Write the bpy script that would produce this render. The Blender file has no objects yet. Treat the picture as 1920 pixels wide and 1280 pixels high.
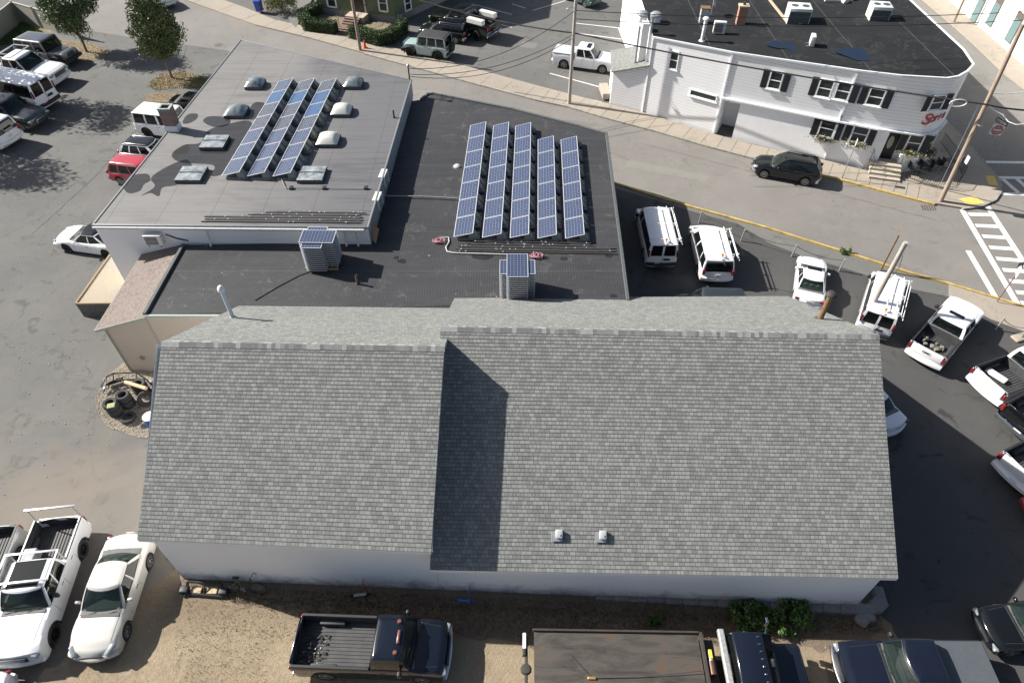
import bpy, bmesh, math, random
from mathutils import Vector, Matrix
random.seed(7)
PI=math.pi; R=math.radians
# ------------------------------------------------------------------ camera model (real metres)
H=26.0; FPX=1262.0; PITCH=R(46.6)
def at(u,v,z=0.0):
    """world point of height z seen at photo pixel (u,v)"""
    a=(u-960)/FPX; b=-(v-640)/FPX; c,s=math.cos(PITCH),math.sin(PITCH)
    d=Vector((a,c+b*s,-s+b*c)); t=(z-H)/d.z
    return Vector((d.x*t,d.y*t,z))
def ray(u,v):
    a=(u-960)/FPX; b=-(v-640)/FPX; c,s=math.cos(PITCH),math.sin(PITCH)
    return Vector((a,c+b*s,-s+b*c))
def hgt(base,top,zb=0.0):
    b=at(base[0],base[1],zb); d=ray(*top)
    t=(b.x*d.x+b.y*d.y)/(d.x*d.x+d.y*d.y); return H+d.z*t
SC=bpy.context.scene; COL=SC.collection
# ------------------------------------------------------------------ object helpers
def tag(o,label=None,cat=None,group=None,kind=None):
    if label: o['label']=label
    if cat: o['category']=cat
    if group: o['group']=group
    if kind: o['kind']=kind
    return o
def thing(name,label,cat,loc=(0,0,0),rz=0,group=None):
    o=bpy.data.objects.new(name,None); COL.objects.link(o); o.empty_display_size=.3
    o.location=loc; o.rotation_euler=(0,0,rz); return tag(o,label,cat,group)
class MB:
    def __init__(s): s.v=[]; s.f=[]; s.m=[]; s.uv={}
    def add(s,vs,fs,m=0):
        n=len(s.v); s.v+= [tuple(v) for v in vs]
        for f in fs: s.f.append(tuple(n+i for i in f)); s.m.append(m)
        return s
    def quad(s,a,b,c,d,m=0): return s.add([a,b,c,d],[(0,1,2,3)],m)
    def poly(s,pts,m=0): return s.add(pts,[tuple(range(len(pts)))],m)
    def box(s,c,size,rz=0,m=0,M=None,taper=1.0):
        x,y,z=[k/2 for k in size]; vs=[]
        for dz in (-1,1):
            k=taper if dz>0 else 1
            for dx,dy in ((-1,-1),(1,-1),(1,1),(-1,1)): vs.append(Vector((dx*x*k,dy*y*k,dz*z)))
        rot=Matrix.Rotation(rz,4,'Z') if M is None else M
        c=Vector(c); vs=[c+rot@v for v in vs]
        return s.add(vs,[(0,3,2,1),(4,5,6,7),(0,1,5,4),(1,2,6,5),(2,3,7,6),(3,0,4,7)],m)
    def rbox(s,c,size,r=.03,rz=0,m=0,M=None,seg=2):
        bm=bmesh.new(); bmesh.ops.create_cube(bm,size=1)
        for v in bm.verts: v.co=Vector((v.co.x*size[0],v.co.y*size[1],v.co.z*size[2]))
        bmesh.ops.bevel(bm,geom=bm.edges[:],offset=min(r,min(size)*.49),segments=seg,affect='EDGES',profile=.5)
        rot=Matrix.Rotation(rz,4,'Z') if M is None else M
        c=Vector(c); bm.verts.index_update()
        s.add([c+rot@v.co for v in bm.verts],[[v.index for v in f.verts] for f in bm.faces],m); bm.free(); return s
    def prism(s,pts,z0,z1,m=0,top=True,bottom=False,mt=None):
        n=len(pts); z0f=z0 if hasattr(z0,'__len__') else [z0]*n; z1f=z1 if hasattr(z1,'__len__') else [z1]*n
        vs=[(p[0],p[1],z0f[i]) for i,p in enumerate(pts)]+[(p[0],p[1],z1f[i]) for i,p in enumerate(pts)]
        s.add(vs,[(i,(i+1)%n,n+(i+1)%n,n+i) for i in range(n)],m)
        if top: s.add(vs[n:],[tuple(range(n))],m if mt is None else mt)
        if bottom: s.add(vs[:n],[tuple(range(n))[::-1]],m)
        return s
    def tube(s,pts,r,n=8,m=0,cap=True,r2=None):
        pts=[Vector(p) for p in pts]; N=len(pts); rings=[]
        ref=Vector((0,0,1))
        for i,p in enumerate(pts):
            t=(pts[min(i+1,N-1)]-pts[max(i-1,0)]).normalized()
            q=ref if abs(t.dot(ref))<.95 else Vector((1,0,0))
            a=t.cross(q).normalized(); b=a.cross(t)
            rr=r[i] if hasattr(r,'__len__') else (r if r2 is None else r+(r2-r)*i/(N-1))
            rings.append([p+(a*math.cos(2*PI*k/n)+b*math.sin(2*PI*k/n))*rr for k in range(n)])
        vs=[v for g in rings for v in g]; fs=[]
        for i in range(N-1):
            for k in range(n): fs.append((i*n+k,i*n+(k+1)%n,(i+1)*n+(k+1)%n,(i+1)*n+k))
        if cap: fs+= [tuple(range(n))[::-1],tuple((N-1)*n+k for k in range(n))]
        return s.add(vs,fs,m)
    def lathe(s,prof,c=(0,0,0),n=24,m=0,M=None,close=False):
        M=M or Matrix.Identity(4); c=Vector(c); vs=[]; fs=[]
        for r,z in prof:
            for k in range(n): vs.append(c+M@Vector((r*math.cos(2*PI*k/n),r*math.sin(2*PI*k/n),z)))
        L=len(prof)
        for i in range(L if close else L-1):
            j=(i+1)%L
            for k in range(n): fs.append((i*n+k,i*n+(k+1)%n,j*n+(k+1)%n,j*n+k))
        return s.add(vs,fs,m)
    def build(s,name,mats,parent=None,smooth=None,loc=None,rz=0,fix=True):
        me=bpy.data.meshes.new(name); me.from_pydata(s.v,[],s.f)
        if not isinstance(mats,(list,tuple)): mats=[mats]
        for k in mats: me.materials.append(k)
        me.polygons.foreach_set('material_index',s.m)
        if fix:
            bm=bmesh.new(); bm.from_mesh(me); 
            if smooth is not None: bmesh.ops.remove_doubles(bm,verts=bm.verts[:],dist=.0006)
            bmesh.ops.recalc_face_normals(bm,faces=bm.faces[:]); bm.to_mesh(me); bm.free()
        if smooth is not None:
            me.polygons.foreach_set('use_smooth',[True]*len(me.polygons))
            me.set_sharp_from_angle(angle=R(smooth))
        me.update()
        o=bpy.data.objects.new(name,me); COL.objects.link(o)
        if parent: o.parent=parent
        if loc is not None: o.location=loc
        if rz: o.rotation_euler=(0,0,rz)
        return o
# ------------------------------------------------------------------ materials
def newmat(name):
    m=bpy.data.materials.new(name); m.use_nodes=True; nt=m.node_tree
    return m,nt,nt.nodes['Principled BSDF']
def link(nt,a,b): nt.links.new(a,b)
def node(nt,t,**k):
    n=nt.nodes.new(t)
    for a,b in k.items():
        if a=='ins':
            for i,v in b.items(): n.inputs[i].default_value=v
        else: setattr(n,a,b)
    return n
def rgba(c): 
    if not hasattr(c,'__len__'): c=(c,c,c)
    return (c[0],c[1],c[2],1)
def mth(nt,op,a,b=None,c=None,clamp=False):
    n=nt.nodes.new('ShaderNodeMath'); n.operation=op; n.use_clamp=clamp
    for i,x in enumerate((a,b,c)):
        if x is None: continue
        if isinstance(x,(int,float)): n.inputs[i].default_value=x
        else: link(nt,x,n.inputs[i])
    return n.outputs[0]
def noise(nt,co,scale,detail=4,rough=.6,dist=0):
    n=node(nt,'ShaderNodeTexNoise',ins={'Scale':scale,'Detail':detail,'Roughness':rough,'Distortion':dist})
    link(nt,co,n.inputs['Vector']); return n.outputs['Fac']
def ramp(nt,fac,stops):
    n=node(nt,'ShaderNodeValToRGB'); e=n.color_ramp.elements
    while len(e)<len(stops): e.new(.5)
    for i,(p,c) in enumerate(stops): e[i].position=p; e[i].color=rgba(c)
    link(nt,fac,n.inputs[0]); return n.outputs[0]
def mixc(nt,f,a,b,mode='MIX'):
    n=nt.nodes.new('ShaderNodeMix'); n.data_type='RGBA'; n.blend_type=mode
    for k,x in ((0,f),(6,a),(7,b)):
        sock=n.inputs[k]
        if isinstance(x,(int,float)): sock.default_value=x if k==0 else rgba(x)
        elif isinstance(x,tuple): sock.default_value=rgba(x)
        else: link(nt,x,sock)
    return n.outputs[2]
def coords(nt,kind='Object',scale=None,rot=None):
    tc=node(nt,'ShaderNodeTexCoord'); o=tc.outputs[kind]
    if scale or rot:
        mp=node(nt,'ShaderNodeMapping'); link(nt,o,mp.inputs[0])
        if scale: mp.inputs['Scale'].default_value=scale
        if rot: mp.inputs['Rotation'].default_value=rot
        o=mp.outputs[0]
    return o
def bump(nt,h,strength,dist,b):
    n=node(nt,'ShaderNodeBump',ins={'Strength':strength,'Distance':dist}); link(nt,h,n.inputs['Height']); link(nt,n.outputs[0],b.inputs['Normal'])
def simple(name,col,rough=.6,metal=0,coat=0,var=.12,vscale=6,bumps=0):
    m,nt,b=newmat(name); b.inputs['Roughness'].default_value=rough; b.inputs['Metallic'].default_value=metal
    b.inputs['Coat Weight'].default_value=coat; b.inputs['Coat Roughness'].default_value=.04
    c=rgba(col)
    if var:
        co=coords(nt); n=noise(nt,co,vscale,5,.65)
        n2=noise(nt,co,vscale*9,3,.6)
        f=mth(nt,'ADD',mth(nt,'MULTIPLY',n,.7),mth(nt,'MULTIPLY',n2,.3))
        f=mth(nt,'MULTIPLY_ADD',f,3.0,-1.0,clamp=True)
        lo=tuple(k*(1-var) for k in c[:3]); hi=tuple(min(k*(1+var),.9) for k in c[:3])
        link(nt,mixc(nt,f,lo,hi),b.inputs['Base Color'])
        if bumps: bump(nt,n2,bumps,.02,b)
    else: b.inputs['Base Color'].default_value=c
    return m
def asphalt(name,dark,light,tint=None,crack=.5,fine=45,stains=.5,rough=.9):
    m,nt,b=newmat(name); co=coords(nt); b.inputs['Roughness'].default_value=rough
    big=noise(nt,co,.11,5,.6,.4); mid=noise(nt,co,.7,5,.65); fin=noise(nt,co,fine,3,.7); spk=noise(nt,co,130,1,.5)
    f=mth(nt,'ADD',mth(nt,'MULTIPLY',big,.55),mth(nt,'MULTIPLY',mid,.3)); f=mth(nt,'ADD',f,mth(nt,'MULTIPLY',fin,.15))
    f=mth(nt,'MULTIPLY_ADD',f,3.2,-1.15,clamp=True)
    c=mixc(nt,f,dark,light)
    c=mixc(nt,mth(nt,'MULTIPLY_ADD',spk,2.4,-1.0,clamp=True),mixc(nt,.22,c,(0,0,0)),mixc(nt,.12,c,(1,1,1)))
    # thin wandering cracks
    vo=node(nt,'ShaderNodeTexVoronoi',feature='DISTANCE_TO_EDGE',ins={'Scale':.16})
    wob=node(nt,'ShaderNodeTexNoise',ins={'Scale':1.3,'Detail':5,'Roughness':.7}); link(nt,co,wob.inputs['Vector'])
    va=node(nt,'ShaderNodeVectorMath',operation='MULTIPLY_ADD'); link(nt,wob.outputs['Color'],va.inputs[0]); va.inputs[1].default_value=(2,2,2); link(nt,co,va.inputs[2])
    link(nt,va.outputs[0],vo.inputs['Vector'])
    ck=mth(nt,'LESS_THAN',vo.outputs['Distance'],.0035)
    ck=mth(nt,'MULTIPLY',ck,mth(nt,'GREATER_THAN',mid,.47)); ck=mth(nt,'MULTIPLY',ck,crack)
    c=mixc(nt,ck,c,(.02,.02,.02))
    st=noise(nt,co,.9,3,.5,1.2); st=mth(nt,'MULTIPLY_ADD',st,9,-5.45,clamp=True); st=mth(nt,'MULTIPLY',st,stains)
    c=mixc(nt,st,c,tuple(k*.45 for k in rgba(dark)[:3]))
    if tint: # lighter dusty / sandy ground spread toward the near left of the yard
        sx=node(nt,'ShaderNodeSeparateXYZ'); link(nt,co,sx.inputs[0])
        g=mth(nt,'ADD',mth(nt,'MULTIPLY',sx.outputs[1],-.095),2.05)
        g=mth(nt,'ADD',g,mth(nt,'MULTIPLY_ADD',noise(nt,co,.22,5,.6,.6),3.2,-1.6))
        g=mth(nt,'MULTIPLY',mth(nt,'MINIMUM',mth(nt,'MAXIMUM',g,0.),1.),.62)
        side=mth(nt,'MULTIPLY_ADD',sx.outputs[0],-.3,-1.5,clamp=True)
        c=mixc(nt,mth(nt,'MULTIPLY',g,side),c,mixc(nt,fin,tint,tuple(k*1.35 for k in tint)))
    link(nt,c,b.inputs['Base Color']); bump(nt,fin,.35,.012,b)
    return m
def shingle(name,c1,c2,mort,bw=.26,bh=.143,warm=None,mott=.0):
    m,nt,b=newmat(name); b.inputs['Roughness'].default_value=.93
    uv=coords(nt,'UV')
    def brick(w,off,seed):
        mp=node(nt,'ShaderNodeMapping'); link(nt,uv,mp.inputs[0]); mp.inputs['Location'].default_value=(seed,0,0)
        br=node(nt,'ShaderNodeTexBrick',offset=off,offset_frequency=2,squash=.72,squash_frequency=3)
        for i,v in {'Scale':1.0,'Brick Width':w,'Row Height':bh,'Mortar Size':.007,'Mortar Smooth':.2,'Bias':0.0,'Color1':rgba(c1),'Color2':rgba(c2),'Mortar':rgba(mort)}.items(): br.inputs[i].default_value=v
        link(nt,mp.outputs[0],br.inputs['Vector']); return br
    b1=brick(bw,.37,0); b2=brick(bw*1.9,.61,3.17)
    c=mixc(nt,.14,b1.outputs['Color'],b2.outputs['Color'])
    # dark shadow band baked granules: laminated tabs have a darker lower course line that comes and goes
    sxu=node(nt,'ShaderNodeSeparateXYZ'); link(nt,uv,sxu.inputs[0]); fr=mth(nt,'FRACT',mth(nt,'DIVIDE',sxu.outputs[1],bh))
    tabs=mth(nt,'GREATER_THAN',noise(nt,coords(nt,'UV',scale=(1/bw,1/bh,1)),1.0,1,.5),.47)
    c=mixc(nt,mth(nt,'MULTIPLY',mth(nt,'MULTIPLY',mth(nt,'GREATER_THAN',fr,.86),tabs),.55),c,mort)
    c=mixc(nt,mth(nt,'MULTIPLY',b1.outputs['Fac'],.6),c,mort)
    g=noise(nt,uv,.35,4,.6); c=mixc(nt,mth(nt,'MULTIPLY_ADD',g,1.6,-.5,clamp=True),mixc(nt,.10,c,(0,0,0)),c)
    sp=noise(nt,uv,60,2,.6); c=mixc(nt,mth(nt,'MULTIPLY_ADD',sp,2,-.6,clamp=True),mixc(nt,.28,c,(.02,.02,.02)),mixc(nt,.10,c,(.8,.8,.8)))
    if warm:
        w=noise(nt,coords(nt,'UV',scale=(5,9,1)),1,3,.6); c=mixc(nt,mth(nt,'MULTIPLY_ADD',w,5,-2.1,clamp=True),c,warm)
    link(nt,c,b.inputs['Base Color']); bump(nt,mth(nt,'ADD',mth(nt,'MULTIPLY',b1.outputs['Fac'],-1),mth(nt,'MULTIPLY',sp,.5)),.4,.006,b)
    return m
def siding(name,col,step=.115,dark=.6,dirt=.0,rough=.6,line=.12,axis=2):
    m,nt,b=newmat(name); co=coords(nt); b.inputs['Roughness'].default_value=rough
    sx=node(nt,'ShaderNodeSeparateXYZ'); link(nt,co,sx.inputs[0])
    fr=mth(nt,'FRACT',mth(nt,'DIVIDE',sx.outputs[axis],step))
    ln=mth(nt,'LESS_THAN',fr,line)
    n=noise(nt,co,1.1,5,.6); 
    c=mixc(nt,mth(nt,'MULTIPLY_ADD',n,1.6,-.5,clamp=True),tuple(k*.93 for k in col),col)
    c=mixc(nt,mth(nt,'MULTIPLY',ln,1-dark),c,(.12,.12,.13))
    link(nt,c,b.inputs['Base Color']); bump(nt,fr,.7,.02,b)
    return m
def brickm(name,c1,c2,mort,bw=.21,bh=.075):
    m,nt,b=newmat(name); co=coords(nt); b.inputs['Roughness'].default_value=.9
    sx=node(nt,'ShaderNodeSeparateXYZ'); link(nt,co,sx.inputs[0]); cb=node(nt,'ShaderNodeCombineXYZ')
    link(nt,mth(nt,'ADD',sx.outputs[0],sx.outputs[1]),cb.inputs[0]); link(nt,sx.outputs[2],cb.inputs[1])
    br=node(nt,'ShaderNodeTexBrick')
    for i,v in {'Scale':1.0,'Brick Width':bw,'Row Height':bh,'Mortar Size':.008,'Color1':rgba(c1),'Color2':rgba(c2),'Mortar':rgba(mort)}.items(): br.inputs[i].default_value=v
    link(nt,cb.outputs[0],br.inputs['Vector']); link(nt,br.outputs['Color'],b.inputs['Base Color']); return m
def membrane(name,dark,light,pitch_x=None,pitch_y=None,linec=(.3,.3,.3),rough=.55,ridges=0,spots=0,streak=.5,linew=.02,linef=.5,warmx=False,pondw=0.0):
    m,nt,b=newmat(name); co=coords(nt); b.inputs['Roughness'].default_value=rough; b.inputs['Specular IOR Level'].default_value=.25
    big=noise(nt,co,.16,5,.62,.6); st=noise(nt,coords(nt,scale=(.25,2.6,1)),1,5,.7,.3); fin=noise(nt,co,30,2,.6)
    f=mth(nt,'ADD',mth(nt,'MULTIPLY',big,.6),mth(nt,'MULTIPLY',st,.4*streak*2)); f=mth(nt,'ADD',f,mth(nt,'MULTIPLY',fin,.08))
    f=mth(nt,'MULTIPLY_ADD',f,2.8,-1.0,clamp=True); c=mixc(nt,f,dark,light)
    sx=node(nt,'ShaderNodeSeparateXYZ'); link(nt,co,sx.inputs[0])
    if warmx:
        sw_=node(nt,'ShaderNodeSeparateXYZ'); link(nt,co,sw_.inputs[0]); g_=mth(nt,'MULTIPLY_ADD',sw_.outputs[0],-.16,-2.05); g_=mth(nt,'ADD',g_,mth(nt,'MULTIPLY',big,1.0)); g_=mth(nt,'MINIMUM',mth(nt,'MAXIMUM',g_,0.),1.); c=mixc(nt,mth(nt,'MULTIPLY',g_,.6),c,mixc(nt,f,(.13,.125,.12),(.24,.23,.215)))
    pond=noise(nt,co,.38,4,.6,1.5); c=mixc(nt,mth(nt,'MULTIPLY_ADD',pond,4,-2.1,clamp=True),c,mixc(nt,.35,c,light)); rim_=mth(nt,'SUBTRACT',1.0,mth(nt,'MULTIPLY',mth(nt,'ABSOLUTE',mth(nt,'SUBTRACT',pond,.56)),60.),clamp=True); c=mixc(nt,mth(nt,'MULTIPLY',rim_,pondw),c,(.2,.19,.175))
    hb=fin
    for ax,p in ((0,pitch_x),(1,pitch_y)):
        if p:
            fr=mth(nt,'FRACT',mth(nt,'DIVIDE',mth(nt,'ADD',sx.outputs[ax],mth(nt,'MULTIPLY',noise(nt,co,.5,2,.5),.06)),p))
            ln=mth(nt,'LESS_THAN',fr,linew/p); c=mixc(nt,mth(nt,'MULTIPLY',ln,linef),c,linec)
    if ridges:
        fr=mth(nt,'FRACT',mth(nt,'DIVIDE',sx.outputs[0],ridges)); ln=mth(nt,'LESS_THAN',fr,.22)
        c=mixc(nt,mth(nt,'MULTIPLY',ln,.22),c,mixc(nt,.25,c,(.3,.3,.32))); hb=mth(nt,'ADD',fin,mth(nt,'MULTIPLY',ln,.5))
    if spots:
        vo=node(nt,'ShaderNodeTexVoronoi',ins={'Scale':1.15}); link(nt,co,vo.inputs['Vector'])
        sp=mth(nt,'LESS_THAN',vo.outputs['Distance'],.065); sp=mth(nt,'MULTIPLY',sp,mth(nt,'GREATER_THAN',noise(nt,co,3,2,.5),.5))
        c=mixc(nt,mth(nt,'MULTIPLY',sp,spots),c,(.3,.3,.29))
        du=noise(nt,co,1.6,6,.75,.8); c=mixc(nt,mth(nt,'MULTIPLY_ADD',du,2.6,-1.45,clamp=True),c,(.17,.16,.145))
    link(nt,c,b.inputs['Base Color']); bump(nt,hb,.3,.01,b); return m
def wood(name,a,bc,scale=(1,1,.12),rough=.85):
    m,nt,b=newmat(name); co=coords(nt,scale=scale); b.inputs['Roughness'].default_value=rough
    n=noise(nt,co,22,6,.7,.3); n2=noise(nt,coords(nt),1.2,3,.6)
    c=mixc(nt,mth(nt,'MULTIPLY_ADD',n,2.4,-.7,clamp=True),a,bc); c=mixc(nt,mth(nt,'MULTIPLY_ADD',n2,2,-.8,clamp=True),c,mixc(nt,.4,c,(.25,.13,.05)))
    link(nt,c,b.inputs['Base Color']); bump(nt,n,.4,.01,b); return m
def paint(name,col,rough=.32,coat=1.0,metal=0.0,dirt=.12):
    m,nt,b=newmat(name); co=coords(nt)
    sx=node(nt,'ShaderNodeSeparateXYZ'); link(nt,co,sx.inputs[0])
    n=noise(nt,co,3.5,5,.7)
    low=mth(nt,'MULTIPLY_ADD',sx.outputs[2],-1.6,1.15,clamp=True)
    f=mth(nt,'MULTIPLY',mth(nt,'ADD',mth(nt,'MULTIPLY',low,.8),.25),n); f=mth(nt,'MULTIPLY',f,dirt*3)
    link(nt,mixc(nt,f,col,(.2,.18,.15)),b.inputs['Base Color'])
    b.inputs['Roughness'].default_value=rough; b.inputs['Coat Weight'].default_value=coat; b.inputs['Coat Roughness'].default_value=.05; b.inputs['Metallic'].default_value=metal
    return m
def glassm(name,tint,alpha):
    m,nt,b=newmat(name); out=[n for n in nt.nodes if n.type=='OUTPUT_MATERIAL'][0]
    b.inputs['Base Color'].default_value=rgba(tint); b.inputs['Roughness'].default_value=.03; b.inputs['Specular IOR Level'].default_value=.7
    tr=node(nt,'ShaderNodeBsdfTransparent'); tr.inputs[0].default_value=(.62,.74,.7,1)
    mx=node(nt,'ShaderNodeMixShader'); mx.inputs[0].default_value=alpha
    link(nt,tr.outputs[0],mx.inputs[1]); link(nt,b.outputs[0],mx.inputs[2]); link(nt,mx.outputs[0],out.inputs[0]); return m
def solar(name,c1,c2,line=(.42,.45,.5)):
    m,nt,b=newmat(name); uv=coords(nt,'UV'); sx=node(nt,'ShaderNodeSeparateXYZ'); link(nt,uv,sx.inputs[0])
    def grid(ax,n,w):
        fr=mth(nt,'FRACT',mth(nt,'MULTIPLY',sx.outputs[ax],n)); return mth(nt,'GREATER_THAN',mth(nt,'ABSOLUTE',mth(nt,'SUBTRACT',fr,.5)),.5-w)
    ln=mth(nt,'MAXIMUM',grid(0,6,.035),grid(1,10,.035)); bb=grid(0,12,.03)
    oi=node(nt,'ShaderNodeObjectInfo')
    n=noise(nt,coords(nt,'UV',scale=(6,10,1)),2.5,3,.7); c=mixc(nt,n,c1,c2)
    c=mixc(nt,mth(nt,'MULTIPLY',oi.outputs['Random'],.45),c,c2)
    c=mixc(nt,mth(nt,'MULTIPLY',ln,.75),c,line); c=mixc(nt,mth(nt,'MULTIPLY',bb,.25),c,line)
    link(nt,c,b.inputs['Base Color']); b.inputs['Roughness'].default_value=.24; b.inputs['Coat Weight'].default_value=.7; b.inputs['Coat Roughness'].default_value=.12; return m
def leafm(name,a,b_,c_):
    m,nt,b=newmat(name); g=node(nt,'ShaderNodeNewGeometry'); 
    c=ramp(nt,g.outputs['Random Per Island'],[(0,a),(.6,b_),(1,c_)])
    link(nt,c,b.inputs['Base Color']); b.inputs['Roughness'].default_value=.6
    b.inputs['Transmission Weight'].default_value=0; return m
W={}
W['white']=paint('white_paint',(.80,.80,.81)); W['champagne']=paint('champagne_paint',(.62,.60,.55),metal=.15,rough=.3)
W['black']=paint('black_paint',(.004,.005,.006),rough=.1,dirt=.01,coat=.4); W['navy']=paint('navy_paint',(.006,.009,.018),rough=.14,metal=.0,dirt=.015,coat=.3)
W['grey']=paint('grey_paint',(.2,.21,.23),rough=.3,metal=.4); W['mint']=paint('mint_paint',(.33,.44,.42)); W['red']=paint('red_paint',(.38,.015,.03))
W['silver']=paint('silver_paint',(.35,.37,.38),metal=.5); W['green']=paint('dark_green_paint',(.03,.07,.06)); W['slate']=paint('slate_paint',(.03,.036,.043),metal=.3)
rubber=simple('tyre_rubber',(.018,.018,.019),.85,var=.3); rimm=simple('alloy',(.42,.42,.43),.35,.9,var=.1); rimd=simple('dark_alloy',(.03,.03,.032),.35,.6,var=.1)
plastic=simple('black_plastic',(.02,.021,.023),.55,var=.2); chrome=simple('chrome',(.65,.66,.68),.12,1,var=0); alum=simple('aluminium',(.62,.63,.65),.35,.7,var=.08)
interior=simple('car_interior',(.13,.13,.125),.8,var=.2); cream_in=simple('beige_interior',(.42,.39,.33),.8,var=.15); underb=simple('underbody',(.008,.008,.008),.95,var=0)
glass=glassm('clear_car_glass',(.012,.02,.02),.52); tintg=glassm('tinted_car_glass',(.006,.008,.009),.9)
lampw=simple('headlamp_lens',(.30,.33,.34),.12,.3,1,var=.35,vscale=9); lampr=simple('tail_lamp_lens',(.20,.008,.012),.2,0,1,var=.1); lampo=simple('amber_lens',(.8,.25,.03),.3,0,.5,var=0)
linerm=simple('bed_liner',(.05,.05,.052),.6,var=.35,vscale=3); steel=simple('galvanised_steel',(.42,.43,.44),.45,.5,var=.15); whitepl=simple('white_metal',(.78,.78,.76),.45,0,.2,var=.06)
platem=simple('licence_plate',(.6,.6,.58),.5,var=.1); seam=simple('panel_gap',(.03,.03,.032),.9,var=0); amber=lampo
softtop=simple('matte_black_top',(.03,.031,.034),.75,var=.15)
# ------------------------------------------------------------------ vehicles
def interp(tab,x):
    if x<=tab[0][0]: return tab[0][1]
    for (a,p),(b,q) in zip(tab,tab[1:]):
        if x<=b: 
            t=(x-a)/(b-a) if b>a else 0; return p+(q-p)*t
    return tab[-1][1]
KIND={
 'wagon':dict(L=4.85,W=1.88,roof=1.60,belt=1.0,gf=.235,gft=.09,grt=-.39,gr=-.482,top=[(-.5,.75),(-.49,1.0),(-.1,1.02),(.23,1.02),(.33,.98),(.43,.90),(.48,.78),(.5,.56)],wr=.36,wf=.30,wb=-.29,curve=.26,side=[('p',0),('w',.09),('p',.38),('w',.41),('p',.68),('w',.72),('p',.92)],wt=.70),
 'sedan':dict(L=4.8,W=1.82,roof=1.45,belt=.93,gf=.20,gft=.045,grt=-.19,gr=-.345,top=[(-.5,.72),(-.485,.96),(-.46,1.02),(-.35,1.04),(-.1,.97),(.2,.97),(.3,.93),(.4,.85),(.47,.74),(.5,.56)],wr=.33,wf=.29,wb=-.29,curve=.26,side=[('p',.0),('w',.07),('p',.49),('w',.53),('p',.93)],wt=.70),
 'suv':dict(L=4.85,W=1.9,roof=1.72,belt=1.05,gf=.235,gft=.12,grt=-.42,gr=-.478,top=[(-.5,.75),(-.49,1.05),(-.1,1.08),(.23,1.08),(.33,1.03),(.43,.95),(.48,.82),(.5,.6)],wr=.36,wf=.30,wb=-.29,curve=.22,side=[('p',0),('w',.06),('p',.36),('w',.39),('p',.68),('w',.72),('p',.95)],wt=.78),
 'minivan':dict(L=5.1,W=1.98,roof=1.76,belt=1.05,gf=.345,gft=.20,grt=-.44,gr=-.482,top=[(-.5,.65),(-.49,1.05),(.3,1.06),(.36,1.03),(.44,.92),(.48,.8),(.5,.6)],wr=.34,wf=.31,wb=-.29,curve=.2,side=[('p',0),('w',.10),('p',.38),('w',.41),('p',.70),('w',.72),('p',.95)],wt=.82),
 'van':dict(L=5.7,W=2.0,roof=2.08,belt=1.2,gf=.335,gft=.235,grt=-.485,gr=-.492,top=[(-.5,.85),(-.495,1.2),(.3,1.22),(.35,1.18),(.44,1.05),(.485,.92),(.5,.65)],wr=.37,wf=.33,wb=-.27,curve=.12,side=[('p',0),('w',.06),('p',.22),('b',.24),('p',.98)],wt=.87,rear2=True),
 'pickup':dict(L=5.9,W=2.03,roof=1.93,belt=1.28,gf=.205,gft=.115,grt=-.118,gr=-.135,top=[(-.5,1.1),(-.497,1.33),(-.145,1.33),(-.13,1.28),(.2,1.28),(.3,1.25),(.44,1.18),(.485,1.08),(.5,.7)],wr=.41,wf=.315,wb=-.30,curve=.14,side=[('p',0),('w',.05),('p',.48),('w',.53),('p',.93)],wt=.80,bed=(-.485,-.15),floor=.82),
 'longbed':dict(L=5.75,W=2.0,roof=1.9,belt=1.28,gf=.30,gft=.225,grt=.035,gr=.02,top=[(-.5,1.1),(-.497,1.33),(.0,1.33),(.02,1.28),(.3,1.27),(.36,1.25),(.45,1.18),(.485,1.05),(.5,.7)],wr=.40,wf=.335,wb=-.29,curve=.12,side=[('p',0),('w',.10),('p',.88)],wt=.80,bed=(-.485,.01),floor=.8),
 'jeep':dict(L=4.5,W=1.8,roof=1.84,belt=1.16,gf=.155,gft=.125,grt=-.415,gr=-.44,top=[(-.46,.8),(-.455,1.12),(.15,1.14),(.17,1.13),(.40,1.05),(.435,.98),(.44,.62)],wr=.42,wf=.30,wb=-.27,curve=.05,side=[('p',0),('w',.05),('p',.34),('w',.38),('p',.66),('w',.70),('p',.96)],wt=.88,x0=-.46,x1=.44,hoodw=.76),
 'boxy':dict(L=4.9,W=2.0,roof=1.98,belt=1.22,gf=.20,gft=.16,grt=-.46,gr=-.48,top=[(-.5,.9),(-.495,1.2),(.2,1.22),(.3,1.2),(.46,1.1),(.49,1.0),(.5,.7)],wr=.42,wf=.32,wb=-.3,curve=.06,side=[('p',0),('w',.05),('p',.32),('w',.37),('p',.64),('w',.68),('p',.95)],wt=.88),
}
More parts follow.
